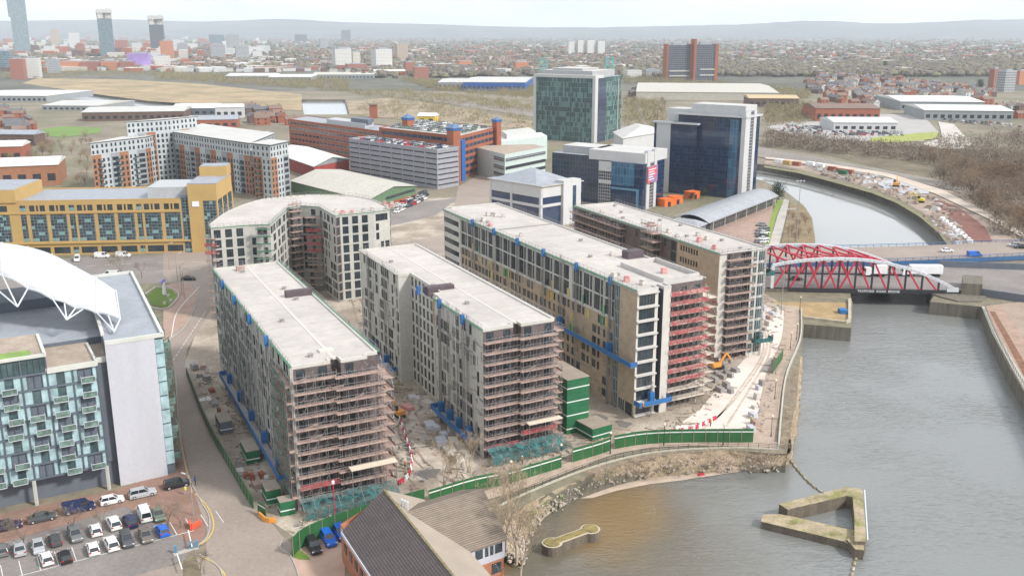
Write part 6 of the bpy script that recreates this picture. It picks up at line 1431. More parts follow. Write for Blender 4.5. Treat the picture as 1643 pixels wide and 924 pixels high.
# abutments and approach walls
ab = wthing('bridge_abutment', 'mossy stone abutment at the right end of the red bridge', 'abutment', G(1540, 485, 0))
b = MB(); b.prism([G(*p, WZ) for p in [(1505, 497), (1535, 505), (1572, 505), (1580, 498), (1580, 470), (1490, 470), (1488, 484), (1492, 492)]], WZ-1, .4); b.build('cutwater', M_quay, ab)
b = MB(); b.prism([G(1542, 474, 0), G(1574, 476, 0), G(1574, 462, 0), G(1542, 460, 0)], .3, 4.0); b.build('pillar', M_quay, ab)
aw = wthing('approach_wall', 'grey parapet wall along the road right of the red bridge', 'wall', G(1600, 478, 1)); b = MB()
for p, q in ((G(1575, 470, 1), G(1643, 480, 1)), (G(1643, 480, 1), G(2000, 522, 1))): b.bar(p+Vector((0, 0, .2)), q+Vector((0, 0, .2)), .5, 2.4)
b.build('parapet', MATS['charcoal_panel'], aw)
b = MB()
for p, q in ((G(1506, 428, 1), G(1643, 433, 1)), (G(1643, 433, 1), G(2000, 447, 1))): b.bar(p+Vector((0, 0, 1.0)), q+Vector((0, 0, 1.0)), .5, 2.2)
aw = wthing('median_wall', 'dark wall between the highway and the bridge road', 'wall', G(1600, 430, 1)); b.build('parapet', M_slate, aw)
# lorries on the bridge road
def lorry(label, p, rz, L=11, body=M_white):
    t = thing('lorry', label, 'lorry', 'lorries on the bridge', p, rz); b = MB(); b.box((-1.3, 0, 1.1), L-2.6, 2.5, 2.7); b.build('trailer', body, t); b = MB(); b.box((L/2-1.1, 0, .6), 2.2, 2.4, 2.3, 0, 0, .92); b.build('cab', M_white, t); b = MB(); b.box((L/2-.25, 0, 1.7), .7, 2.2, .8); b.build('windscreen', M_cglass, t)
    for x in (-L/2+1.2, -L/2+2.3, L/2-1.8):
        for y in (-1.05, 1.05): b = MB(); b.tube((x, y-.15, .5), (x, y+.15, .5), .5, .5, 10); b.build('wheel', M_tyre, t)
lorry('long white box lorry at the right end of the red bridge', G(1478, 443, 1), R(178), 13)
lorry('white lorry crossing inside the red bridge trusses', G(1404, 443, 1), R(178), 7)
# ------------------------------------------------------------------ basin pier deck, jetties and the boom
M_ochre = mat('ochre_deck', (.34, .24, .12), .9, .2, .3, 0, .15, 2)
sheet('stone_pier_deck', [(1225, 484), (1358, 486), (1362, 518), (1292, 512), (1276, 492)], M_ochre, .06)
pr = wthing('pier_wall', 'low pale stone parapet round the ochre pier by the bridge', 'wall', G(1330, 520, 0)); b = MB()
for p, q in zip([G(*p) for p in [(1290, 511), (1356, 519), (1363, 516), (1363, 486)]], [G(*p) for p in [(1356, 519), (1363, 516), (1363, 486), (1363, 482)]]): b.bar(p+Vector((0, 0, .35)), q+Vector((0, 0, .35)), .8, .7)
b.build('parapet', mat('pale_stone', (.42, .38, .29), .9, .2, .6), pr)
o = MB(); p = G(1352, 502, .06); o.box(p, 2.2, 2.6, 1.2); o = o.build('blue_crate', M_blue); tag(o, 'bright blue crate on the ochre pier', 'crate')
M_jet = mat('jetty_timber', (.36, .29, .19), .9, .25, .5, 0, .25, 3, streak=1, col2=(.2, .19, .07), c2scale=.25); M_jetw = mat('jetty_side', (.14, .115, .085), .9, .3, .6, 0, .25, 3, streak=1)  # sides darker than tops: shade and wet stain both put into the colour
def pz(px, py, z): return G(px, py, z)
j = wthing('triangular_jetty', 'weathered triangular concrete dolphin standing in the river', 'jetty', G(1340, 850, WZ))
zt = -1.6; b = MB(); b.prism([pz(1250, 808, zt), pz(1264, 817, zt), pz(1358, 795, zt), pz(1368, 797, zt), pz(1366, 783, zt), pz(1360, 780, zt), pz(1258, 806, zt)], WZ-1, zt, 1, 0); b.build('upper_arm', [M_jet, M_jetw], j)
b = MB(); b.prism([pz(1371, 868, zt), pz(1388, 868, zt), pz(1390, 866, zt), pz(1384, 786, zt), pz(1378, 782, zt), pz(1366, 783, zt), pz(1368, 797, zt), pz(1371, 830, zt)], WZ-1, zt, 1, 0); b.build('right_arm', [M_jet, M_jetw], j)
z2 = -2.6; b = MB(); b.prism([pz(1221, 836, z2), pz(1354, 868, z2), pz(1372, 878, z2), pz(1372, 850, z2), pz(1358, 848, z2), pz(1272, 828, z2), pz(1250, 824, z2), pz(1224, 825, z2)], WZ-1, z2, 1, 0); b.build('lower_arm', [M_jet, M_jetw], j)
b = MB(); b.prism([pz(1358, 866, -2.4), pz(1372, 882, -2.4), pz(1386, 884, -2.4), pz(1387, 868, -2.4), pz(1371, 860, -2.4)], WZ-1, -2.2, 1, 0); b.build('fender_block', [M_jet, M_jetw], j)
b = MB(); 
for z in (-1.9, -2.7): b.bar(pz(1390, 866, z)+Vector((.25, 0, 0)), pz(1385, 786, z)+Vector((.25, 0, 0)), .2)
b.build('fender_rail', M_steelw, j)
j = wthing('bone_shaped_jetty', 'small grassy stone dolphin with two round ends in the bay', 'jetty', G(915, 860, WZ)); zt = -2.3
c0, c1 = G(886, 870, zt), G(947, 848, zt); d = (c1-c0).normalized(); n_ = Vector((-d.y, d.x, 0)); outl = []
a0_ = math.atan2(d.y, d.x); r1_, r2_ = 1.75, 1.75
for k in range(14): t_ = a0_+math.pi*.2+math.pi*1.6*k/13; outl.append(c0+Vector((math.cos(t_), math.sin(t_), 0))*r1_)
for k in range(14): t_ = a0_-math.pi*.8+math.pi*1.6*k/13; outl.append(c1+Vector((math.cos(t_), math.sin(t_), 0))*r2_)
b = MB(); b.prism(outl, WZ-1, zt, 1, 0); b.build('stone_wall', [mat('pale_coping', (.46, .41, .3), .9, .2, 1), M_jetw], j)
inn = [p+(((c0 if i < 14 else c1)-p)*.22 if i not in (0, 13, 14, 27) else ((c0 if i < 14 else c1)-p)*.4) for i, p in enumerate(outl)]
b = MB(); b.prism(inn, zt, zt+.18, 0, 0); b.build('grass_top', mat('dry_moss', (.24, .19, .075), .95, .3, .8, 0, .25, 4), j)
def boom(label, pts, n):
    t = wthing('floating_boom', label, 'boom', pts[0]); L = smooth_line(pts, 8); b = MB()
    for p, q in zip(L, L[1:]): b.bar(p+Vector((0, 0, .1)), q+Vector((0, 0, .1)), .14)
    b.build('cable', M_jetw, t)
    for i, (p, d) in enumerate(walk(L, 1.8)):
        b = MB(); b.tube(p+Vector((0, 0, .12)), p+d*1.2+Vector((0, 0, .12)), .24, .24, 7); b.build('float', M_jet if i % 3 else MATS['pale_stone'], t)
boom('floating boom curving from the point to the triangular jetty', [G(1262, 728, WZ), G(1275, 748, WZ), G(1300, 776, WZ), G(1330, 797, WZ)], 12)
boom('floating boom running from the triangular jetty out of the picture', [G(1377, 886, WZ), G(1371, 905, WZ), G(1364, 935, WZ)], 8)
o = MB(); p = G(1125, 762, WZ); o.box((0, 0, 0), 1.6, .7, .35, .3, 0, .7); o = o.build('red_float', M_bred); o.location = p; tag(o, 'small red float drifting beside the sand spit', 'float')
# ------------------------------------------------------------------ hoardings, containers, site clutter
M_hoard = mat('hoarding_green', (.025, .115, .035), .6, .15, .4, 0, .1, 3); M_cont = mat('container_green', (.02, .13, .055), .55, .15, .5); M_ctop = mat('container_roof', (.3, .25, .2), .8, .12, .4); M_wstripe = mat('white_stripe', (.7, .72, .7), .6, .05)
def hoarding(label, px, h=2.3, stripe=True, step=2.4, m=None):
    L = smooth_line([G(*p) for p in px], 4); t = wthing('hoarding', label, 'hoarding', L[0], 'green site hoardings'); b = MB(); s_ = MB(); po = MB(); acc = walk(L, step)
    for (p, d), (q, e) in zip(acc, acc[1:]):
        c = MB(); c.bar(p+Vector((0, 0, h/2)), q+Vector((0, 0, h/2)), .12, h); c.build('panel', m or M_hoard, t)
        nn = Vector((d.y, -d.x, 0))*.1; nn = nn if nn.y < 0 else -nn
        if stripe: s_.bar(p+nn*.75+Vector((0, 0, h*.8)), q+nn*.75+Vector((0, 0, h*.8)), .02, .22)
        c = MB(); c.bar(p+nn+Vector((0, 0, 0)), p+nn+Vector((0, 0, h)), .09); c.build('post', M_ctop, t)
    if stripe: s_.build('white_stripe', M_wstripe, t)
hoarding('green hoarding along the left street beside the nearest block', [(300, 603), (330, 680), (365, 745), (400, 806), (415, 824)], 2.2, False)
hoarding('curved green hoarding at the street corner of the site', [(415, 824), (428, 832), (444, 832)], 2.4)
hoarding('green hoarding behind the brick house and its parked cars', [(470, 893), (492, 873), (560, 846), (640, 822), (700, 806)], 3.2, False)
hoarding('green hoarding from the brick house roof to the trees', [(688, 808), (760, 786), (815, 775)], 2.6)
hoarding('green hoarding with a white stripe left of the containers', [(815, 776), (860, 763), (909, 748)], 2.6)
hoarding('green hoarding in front of the low container', [(918, 742), (960, 730), (985, 721)], 2.9)
hoarding('long green hoarding along the riverside path', [(985, 721), (1025, 714), (1070, 711), (1140, 710), (1214, 710)], 3.0)
hoarding('short green hoarding beside the riverside path', [(1239, 600), (1257, 574)], 2.6, False)
o = wthing('barrier_fence', 'orange and white barrier at the foot of the corner hoarding', 'barrier', G(430, 835, 0)); b = MB(); L = smooth_line([G(*p) for p in [(416, 828), (428, 838), (443, 838)]], 4)
for p, q in zip(L, L[1:]): b.bar(p+Vector((0, 0, .5)), q+Vector((0, 0, .5)), .3, .9)
b.build('panel', mat('barrier_orange', (.7, .3, .06), .6, .15, 2), o)
def container(label, p, L, W_, H, rz, n=1, windows=True, col=None, z=0):
    t = thing('container' if n == 1 else 'container_stack', label, 'container', 'green site containers', (p.x, p.y, z), rz)
    for k in range(n):
        z0 = k*(H+.04); b = MB()
        b.box((0, 0, z0), L, W_, H); b.build('cabin' if n > 1 else 'body', col or M_cont, t)
        b = MB(); b.box((0, 0, z0+H*.34), L+.05, W_+.05, .22); b.build('white_stripe', M_wstripe, t)
        if windows:
            for x in (-L*.3, L*.02, L*.3):
                for s_ in (-1,): b = MB(); b.box((x, s_*W_/2, z0+H*.5), 1.0, .1, .8); b.build('window', M_glass, t)
    b = MB(); b.box((0, 0, n*(H+.04)-.02), L+.1, W_+.1, .12); b.build('roof', M_ctop, t)
A_ = G(909, 697, 0); B_ = G(944, 689, 0); e = (B_-A_); wd_ = e.length; rz = math.atan2(e.y, e.x)+math.pi/2
ec = (A_+B_)/2+Vector((math.cos(rz), math.sin(rz), 0))*5.5
container('stack of four green site cabins between the middle and longest blocks', ec, 11, wd_, 2.9, rz, 4)
A_ = G(951, 710, 0); B_ = G(986, 700, 0); e = (B_-A_); rz2 = math.atan2(e.y, e.x)
container('single green site cabin beside the cabin stack', (A_+B_)/2+Vector((-math.sin(rz2), math.cos(rz2), 0))*3.2, 5.0, 5.4, 2.6, rz2, 1, False)
ax = math.atan2(f1.eu.y, f1.eu.x)
for px, py, L, n, z, lb in ((360, 688, 5.5, 1, 0, 'green-roofed dark container near the street, farthest of three'), (402, 734, 6, 1, 0, 'green container with a brown roof beside the street hoarding'), (436, 800, 4.0, 1, 0, 'teal-green hut near the corner of the street hoarding'), (460, 822, 2.2, 1, 0, 'small green cabin at the site gate')):
    container(lb, G(px, py, 0), L, 2.5, 2.6, ax, n, False, M_cont if px != 360 else M_slate)
c_ = G(448, 790, 0)
container('grey container standing against the foot of the nearest block', G(462, 780, 0), 3.5, 2.2, 2.4, ax, 1, False, M_core)
# pallets and rubble in the yard
def clutter(label, group, spots, mats_, seed, s=(1.2, 2.4)):
    r_ = random.Random(seed)
    for i, (px, py) in enumerate(spots):
        w = r_.uniform(*s); h = r_.uniform(.6, 1.5); b = MB(); b.box((0, 0, 0), w, w*.6, h*.5); b.box((.05, 0, h*.5), w*.92, w*.55, h*.45, .05); 
        for k in range(3): b.box((-w*.3+k*w*.3, 0, h*.96), w*.2, w*.6, .06)
        o = b.build('material_stack', r_.choice(mats_)); o.location = G(px, py, .06); o.rotation_euler = (0, 0, ax+r_.uniform(-.3, .3)); tag(o, '%s, %s from the near side' % (label, ORD[sorted(spots, key=lambda s: -s[1]).index((px, py))]), 'building materials', group)
clutter('pale board stack between the nearest and middle blocks', 'board stacks in the yard', [(686, 652), (700, 664), (700, 690), (712, 700), (724, 694), (728, 710), (738, 722), (690, 684), (708, 712), (722, 725), (662, 640), (672, 646), (654, 655), (735, 738), (745, 730)], [M_core, M_wht, M_pink, M_core], 5, (2.0, 3.6))
clutter('material stack between the nearest block and the street', 'materials by the street', [(312, 592), (320, 604), (326, 590), (332, 610), (340, 628), (345, 650), (352, 664), (395, 765), (405, 770), (412, 780), (420, 765), (428, 775), (385, 760), (440, 770)], [M_board, M_core, M_brk, M_pipe], 6, (1.2, 2.6))
clutter('bundle of green scaffold parts by the pale haul road', 'scaffold parts by the haul road', [(1150, 600), (1158, 606), (1165, 598), (1172, 605), (1155, 628), (1165, 622), (1172, 630), (1146, 612), (1180, 596), (1160, 590)], [M_pipe, M_green, M_board, M_tube], 7, (1.4, 2.6))
clutter('bundle of materials along the riverside fence', 'materials by the riverside fence', [(1214, 640), (1210, 655), (1216, 625), (1222, 618), (1208, 670), (1212, 682), (1205, 690), (1226, 530), (1232, 522), (1220, 540), (1240, 506), (1246, 500), (1234, 512)], [M_pipe, M_core, M_board, M_wht], 8, (1.2, 2.4))
clutter('crate of blue or white materials in the right yard', 'crates in the right yard', [(1216, 500), (1222, 512), (1212, 520), (1226, 498)], [M_blue, M_wht], 9, (1.4, 2.2))
# red and white barrier lines
def barriers(label, px, n):
    L = smooth_line([G(*p) for p in px], 5)
    for i, (p, d) in enumerate(walk(L, polyline_len(L)/n)):
        b = MB(); b.box((0, 0, 0), 1.5, .4, .25); b.box((0, 0, .25), 1.45, .18, .65); o = b.build('safety_barrier', M_bred if i % 2 else M_white); o.location = p; o.rotation_euler = (0, 0, math.atan2(d.y, d.x)); tag(o, '%s %s, %s from its far end' % ('red' if i % 2 else 'white', label, ORD[min(i//2, 23)]), 'barrier', 'red and white safety barriers')
barriers('barrier along the yard track', [(637, 662), (650, 700), (660, 735), (655, 765), (632, 782)], 18)
barriers('safety barrier in front of the longest block', [(1010, 700), (1060, 696), (1110, 690), (1150, 672)], 22)
b = MB(); 
for s_ in ((-.9, .9), (.9, .9)): b.bar((s_[0], s_[1], .5), (0, -.9, .5), .35, .9)
o = b.build('v_shaped_barrier', mat('safety_red', (.75, .1, .05), .5, .1)); o.location = G(310, 846, .1); tag(o, 'bright red V-shaped plastic barrier by the car park exit', 'barrier')
# car park gate island
gi = wthing('gate_island', 'narrow kerbed island with blue ticket machines and white barrier arms', 'gate', G(298, 884, .05)); a_, c_ = G(278, 890, .05), G(318, 878, .05); b = MB(); b.bar(a_+Vector((0, 0, .08)), c_+Vector((0, 0, .08)), .9, .2); b.build('island', M_conc, gi)
for px, py in ((282, 886), (308, 879), (316, 877)): b = MB(); b.box(G(px, py, .2), .45, .45, 1.2, .3); b.build('ticket_machine', MATS['sky_blue_panel'], gi)
for p, q in (((308, 876), (302, 850)), ((284, 888), (292, 912))): b = MB(); b.bar(G(*p, 1.1), G(*q, 1.1), .15); b.build('barrier_arm', M_white, gi)
# street lamps
def lamp(label, p, h=8, kind='street', rz=0, group='street lamps'):
    t = thing('street_lamp', label, 'street lamp', group, p, rz); b = MB()
    if kind == 'globe':
        b.tube((0, 0, 0), (0, 0, .8), .14, .1, 8); b.tube((0, 0, .8), (0, 0, h), .07, .06, 8); b.build('pole', M_bblk, t); b = MB(); b.tube((0, 0, h), (0, 0, h+.2), .12, .26, 10); b.tube((0, 0, h+.2), (0, 0, h+.48), .28, .14, 10); b.build('lantern', mat('lantern_cream', (.75, .68, .5), .5, .05), t)
    else:
        b.tube((0, 0, 0), (0, 0, h), .12, .07, 8); b.tube((0, 0, h), (1.2, 0, h+.25), .05, .04, 6); b.build('pole', M_pipe, t); b = MB(); b.box((1.5, 0, h+.15), .9, .32, .14); b.build('lantern', M_wht, t)
    return t
for px, py, lb in ((900, 748, 'path lamp nearest the low container'), (979, 728, 'path lamp in front of the green cabin'), (1065, 714, 'path lamp at the middle of the long hoarding'), (1160, 714, 'path lamp near the right end of the long hoarding'), (820, 776, 'path lamp beside the bare trees'), (1237, 700, 'path lamp at the point of the riverside walk'), (1243, 640, 'path lamp halfway up the riverside walk'), (1268, 560, 'path lamp opposite the short hoarding'), (1283, 500, 'path lamp beside the ochre pier'), (1278, 545, 'path lamp at the bend of the riverside walk')):
    lamp('black '+lb, G(px, py, .14), 4.2, 'globe', 0, 'black path lamps')
lamp('tall street lamp at the corner of the brick pavement', G(310, 826, .1), 7.2, 'street', R(150)); lamp('tall street lamp on the green roundabout side of the road', G(292, 470, .1), 9, 'street', R(60))
for px, py, lb in ((1265, 395, 'left'), (1277, 392, 'right')):
    t = thing('lamp_mast', 'tall triple-headed lamp mast behind the red bridge, %s one' % lb, 'lamp mast', 'lamp masts by the bridge', G(px, py, 1.8)); b = MB(); b.tube((0, 0, 0), (0, 0, 14 if lb == 'left' else 24), .2, .1, 8); b.build('pole', M_pipe, t)
    for x in (-1.2, 0, 1.2): b = MB(); b.box((x, 0, 14 if lb == 'left' else 24), .7, .6, .3); b.build('lantern', M_wht, t)
t = thing('flagpole', 'tall pale mast rising in front of the red bridge', 'mast', None, G(1253, 505, 0)); b = MB(); b.tube((0, 0, 0), (0, 0, 17), .16, .07, 8); b.build('pole', M_pipe, t); b = MB(); b.box((0, 0, 16.8), .5, .5, .4); b.build('lantern', M_wht, t)
t = thing('red_pole', 'red and white striped pole in front of the nearest block scaffold', 'pole', None, G(538, 842, 0)); b = MB(); b.tube((0, 0, 0), (0, 0, 7.6), .1, .1, 8); b.build('pole', M_bred, t); b = MB(); b.box((0, 0, 1.4), 1.2, .3, .2); b.build('collar', M_white, t); b = MB(); b.box((0, 0, 7.6), .4, .4, .5); b.build('cap', M_white, t)
for px, py in ((285, 450), (272, 432), (296, 478), (178, 395), (1600, 300), (1240, 248), (1330, 262)):
    lamp('slim street lamp standing by the road or railway', G(px, py, .1), 9 if py > 350 else 14, 'street', R(40), 'slim lamps by roads and railway')
# railing along the river walk
def railing(label, px, z=.15, h=1.1, step=2.0, m=None):
    L = smooth_line([G(*p) for p in px], 5); t = wthing('railing', label, 'railing', L[0], 'riverside railings'); m = m or M_bblk
    for hh in (.4, .75, h):
        b = MB(); [b.bar(p+Vector((0, 0, z+hh)), q+Vector((0, 0, z+hh)), .05) for p, q in zip(L, L[1:])]; b.build('rail', m, t)
    for p, d in walk(L, step)[:100]: b = MB(); b.bar(p+Vector((0, 0, z)), p+Vector((0, 0, z+h)), .07); b.build('post', m, t)
    b = MB(); [b.bar(p+Vector((0, 0, z)), q+Vector((0, 0, z)), .4, .25) for p, q in zip(L, L[1:])]; b.build('coping', mat('coping_stone', (.45, .42, .34), .9, .15, .5), t)
railing('black railing along the curved path below the hoardings', [(1250, 722), (1170, 719), (1070, 724), (1000, 736), (930, 757), (860, 785), (800, 812)])
railing('pale railing along the riverside walk up to the pier', [(1286, 498), (1284, 545), (1262, 602), (1254, 660), (1249, 722)], m=M_steelw)
railing('dark railing along the right quay', [(1580, 496), (1596, 535), (1624, 590), (1654, 640), (1724, 770), (1815, 924)])
# people at work: small skinned figures
def person(label, p, rz, top, legs, pose=0, hat=None):
    v = [(0, 0, .95), (0, 0, 1.15), (0, 0, 1.42), (0, .02, 1.55), (0, .03, 1.68), (.18, 0, 1.4), (.25, .05+.1*pose, 1.12), (.24, .2*pose+.08, .88), (-.18, 0, 1.4), (-.25, .04, 1.12), (-.25, .1, .88), (.1, 0, .88), (.11, .12*pose, .48), (.12, .1*pose, .06), (.12, .14+.1*pose, .04), (-.1, 0, .88), (-.11, -.06*pose, .48), (-.12, -.2*pose, .06), (-.12, .0-.1*pose, .04)]
    e = [(0, 1), (1, 2), (2, 3), (3, 4), (2, 5), (5, 6), (6, 7), (2, 8), (8, 9), (9, 10), (0, 11), (11, 12), (12, 13), (13, 14), (0, 15), (15, 16), (16, 17), (17, 18)]
    rad = [.15, .15, .16, .06, .11, .08, .05, .04, .08, .05, .04, .1, .07, .05, .04, .1, .07, .05, .04]
    me = bpy.data.meshes.new('person'); me.from_pydata(v, e, []); o = bpy.data.objects.new('person', me); C.objects.link(o)
    sk = o.modifiers.new('skin', 'SKIN'); sv = me.skin_vertices[0].data
    for i, r in enumerate(rad): sv[i].radius = (r, r*.8, )
    sv[0].use_root = True; o.modifiers.new('sub', 'SUBSURF').levels = 1; me.materials.append(legs)
    o.location = p; o.rotation_euler = (0, 0, rz); tag(o, label, 'person')
    b = MB(); b.tube((0, 0, .98), (0, 0, 1.46), .19, .22, 10); q = b.build('jacket', top, o)
    b = MB(); b.tube((0, .03, 1.7), (0, .03, 1.83), .13, .09, 10); b.build('helmet' if hat else 'hair', hat or M_bblk, o)
M_hivis = mat('hi_vis_yellow', (.7, .75, .04), .7, .1, 3); M_hiorange = mat('hi_vis_orange', (.8, .3, .03), .7, .1, 3); M_jean = mat('dark_trousers', (.03, .035, .06), .8, .1, 3); M_skin = mat('grey_trousers', (.4, .4, .42), .8, .1, 3)
person('person in a yellow hi-vis jacket and pale trousers beside the black car', G(298, 793, .1), .5, M_hivis, M_skin, 1)
person('person in dark blue clothes walking on the pavement by the street lamp', G(314, 778, .1), 1.2, M_blue, M_jean, 1)
for px, py, z, lb in ((838, 745, 0, 'by the middle block'), (1032, 659, 3.6, 'on the low blue platform'), (903, 512, 12.4, 'at the left of the high blue platform'), (975, 552, 12.4, 'at the right of the high blue platform'), (1140, 684, 0, 'on the pale haul road'), (650, 752, 0, 'on the yard track'), (1205, 680, 0, 'by the riverside fence'), (560, 520, 0, 'between the first two blocks'), (1075, 700, 0, 'behind the long hoarding')):
    person('builder in a hi-vis vest and white helmet '+lb, G(px, py, z), px*.1, M_hivis if px % 2 else M_hiorange, M_jean, px % 2, M_white)
for i, (px, py) in enumerate(((272, 480), (268, 472), (262, 484))):
    b = MB(); b.box((0, 0, 0), 1.0, .8, .8, .3, 0, .8); o = b.build('stone_block', M_core); o.location = G(px+2, py+4, .12); tag(o, 'pale stone block at the edge of the green roundabout, number %s from the road' % ('one', 'two', 'three')[i], 'stone block')
t = wthing('sculpture', 'tall white and purple abstract sculpture on the green roundabout', 'sculpture', G(264, 470, .12)); p = G(264, 472, .12); b = MB(); b.tube(p, p+Vector((0, 0, 4)), .7, .35, 8); b.build('column', M_white, t); b = MB(); b.tube(p+Vector((-.5, 0, 3.6)), p+Vector((.6, 0, 5)), .6, .2, 7); b.build('top', mat('pale_purple', (.25, .2, .6), .5, .1), t)
# ------------------------------------------------------------------ trees
M_bark = mat('bark', (.13, .1, .075), .9, .2, 2); M_bark2 = mat('pale_bark', (.42, .34, .26), .9, .2, 2)
M_tw = {k: mat('twigs_'+k, c, .95, .3, .3) for k, c in dict(brown=(.26, .19, .13), olive=(.27, .23, .12), grey=(.235, .19, .145), russet=(.24, .15, .09), pale=(.36, .28, .19)).items()}
M_ever = mat('evergreen_leaves', (.035, .065, .03), .9, .35, .6)
def sliver(m, p, d, L, w, r_):
    side = d.cross(Vector((r_.uniform(-1, 1), r_.uniform(-1, 1), r_.uniform(-1, 1)))).normalized()*w
    m.v += [tuple(p-side*.5), tuple(p+side*.5), tuple(p+d*L)]; k = len(m.v); m.f.append((k-3, k-2, k-1)); m.m.append(0); m.uv.append([(0, 0), (1, 0), (0, 1)])
def branchy(seed, H=10, levels=4, spread=.55, twig=True):
    """bare tree: forking limbs down to fine twigs; returns (trunk builder, crown builder)"""
    r_ = random.Random(seed); T = MB(); K = MB()
    def grow(p, d, L, r, lv):
        q = p+d*L*.55+Vector((r_.uniform(-.1, .1), r_.uniform(-.1, .1), 0))*L*.3; e = q+(d+Vector((r_.uniform(-.2, .2), r_.uniform(-.2, .2), .1))).normalized()*L*.45
        n = 7 if lv == 0 else 5 if lv < 2 else 3; m = T if lv < 2 else K
        m.tube(p, q, r, r*.8, n, 0, False); m.tube(q, e, r*.8, r*.55, n, 0, False)
        if lv >= levels:
            for i in range(5): sliver(K, q.lerp(e, r_.random()), (d+Vector((r_.uniform(-1, 1), r_.uniform(-1, 1), r_.uniform(-.3, .9)))*.8).normalized(), L*r_.uniform(.5, 1.0), .035, r_)
            return
        for i in range(3 if lv else 4):
            a = r_.uniform(0, 6.28); t = spread*r_.uniform(.6, 1.25); x = d.cross(Vector((1, .3, .1))).normalized(); y = d.cross(x)
            nd = (d*math.cos(t)+(x*math.cos(a)+y*math.sin(a))*math.sin(t)); nd.z = nd.z*.9+.14; nd.normalize()
            grow(e if i < 2 else q.lerp(e, r_.uniform(.1, .9)), nd, L*r_.uniform(.62, .82), r*.5, lv+1)
    grow(Vector((0, 0, 0)), Vector((0, 0, 1)), H*.3, H*.017, 0); return T, K
def hazecrown(seed, H=8, Rr=3.5, n=700, w=.09, L=1.0, clumps=9, lo=.25):
    """winter crown at a distance: limbs plus a cloud of fine twigs gathered in uneven clumps"""
    r_ = random.Random(seed); T = MB(); K = MB(); T.tube((0, 0, 0), (0, 0, H*.5), H*.022, H*.012, 5, 0, False)
    cl = [Vector((math.cos(a)*Rr*q, math.sin(a)*Rr*q, H*(lo+(1-lo)*z))) for a, q, z in [(r_.uniform(0, 6.28), r_.random()**.6*.72, r_.uniform(.25, .92)) for _ in range(clumps)]]
    for c in cl: T.tube((0, 0, H*r_.uniform(.2, .4)), c, H*.009, H*.003, 4, 0, False)
    for i in range(n):
        c = r_.choice(cl); v = Vector((r_.gauss(0, 1), r_.gauss(0, 1), r_.gauss(0, .8))); v *= Rr*.27; p = c+v
        if p.z < H*.08: continue
        d = (v.normalized()+Vector((r_.uniform(-.6, .6), r_.uniform(-.6, .6), r_.uniform(0, .8)))).normalized(); sliver(K, p, d, L*r_.uniform(.5, 1.3), w*r_.uniform(.6, 1.4), r_)
    return T, K
def proto(bld, name, tm, km):
    T, K = bld; a = T.build('trunk', tm); b = K.build('crown', km); r = (a.data, b.data); bpy.data.objects.remove(a); bpy.data.objects.remove(b); return r
def plant(pr, label, p, rz, s, group=None, name='bare_tree', cat='tree', sz=None):
    t = thing(name, label, cat, group, p, rz); t.scale = (s, s, sz or s)
    for me, nm in zip(pr, ('trunk', 'crown')):
        if len(me.polygons) == 0: continue
        o = bpy.data.objects.new(nm, me); C.objects.link(o); o.parent = t
    return t
BR = [proto(branchy(s, 9, 5), 'a', M_bark, M_tw['grey']) for s in (1, 2)]; BP = [proto(branchy(s, 11, 5, .42), 'a', M_bark2, M_tw['pale']) for s in (5, 6)]
for px, py, k, s, lb in ((271, 851, 0, .75, 'bare tree by the red barrier at the car park corner'), (290, 846, 1, .4, 'small bare sapling beside the car park exit'), (40, 882, 1, .85, 'bare tree at the left edge of the car park'), (118, 858, 0, .7, 'bare tree between the parked cars'), (166, 850, 1, .55, 'slight bare tree behind the white hatchbacks'), (195, 448, 0, 1.1, 'bare street tree in front of the yellow offices'), (228, 446, 1, .7, 'bare street tree near the roundabout'), (322, 915, 1, .45, 'reddish bare shrub by the car park island'), (1262, 735, 0, .35, 'bare bush at the point of the bank')):
    plant(BR[k], lb, G(px, py, .05), px*.7, s, None)
for px, py, k, s, lb in ((812, 880, 0, 1.15, 'tall pale bare tree right of the brick house'), (829, 905, 1, 1.0, 'pale bare tree by the water at the bottom edge'), (798, 852, 1, .75, 'pale bare tree behind the brick house'), (712, 796, 1, .85, 'pale bare tree by the hoarding behind the brick house'), (757, 782, 0, .8, 'pale bare tree at the corner of the middle block'), (835, 935, 0, .9, 'pale bare tree cut by the bottom edge'), (738, 790, 0, .6, 'small pale tree between two larger ones by the hoarding')):
    plant(BP[k], lb, G(px, py, .05), px*.3, s*1.25, 'pale bare trees by the path')
HZ = [proto(hazecrown(s, 8, 3.6, 900), 'a', M_bark, M_tw[c]) for s, c in ((11, 'brown'), (12, 'olive'), (13, 'grey'), (14, 'russet'))]
EV = [proto(hazecrown(31, 8, 3, 1500, .3, .5, 12, .1), 'a', M_bark, M_ever)]
def inpoly(x, y, P):
    c = False; j = len(P)-1
    for i in range(len(P)):
        if (P[i][1] > y) != (P[j][1] > y) and x < (P[j][0]-P[i][0])*(y-P[i][1])/(P[j][1]-P[i][1])+P[i][0]: c = not c
        j = i
    return c
def scatter(px, n, seed, z=0):
    P = [G(a, b) for a, b in px]; r_ = random.Random(seed); x0, x1 = min(p.x for p in P), max(p.x for p in P); y0, y1 = min(p.y for p in P), max(p.y for p in P); out = []
    for _ in range(n*40):
        x, y = r_.uniform(x0, x1), r_.uniform(y0, y1)
        if inpoly(x, y, P): out.append(Vector((x, y, z)))
        if len(out) >= n: break
    return out
tr = random.Random(9)
wood_edge = [(1490, 262), (1560, 262), (1643, 275), (1900, 300), (1900, 420), (1643, 394), (1605, 385), (1590, 350), (1545, 318), (1500, 292)]
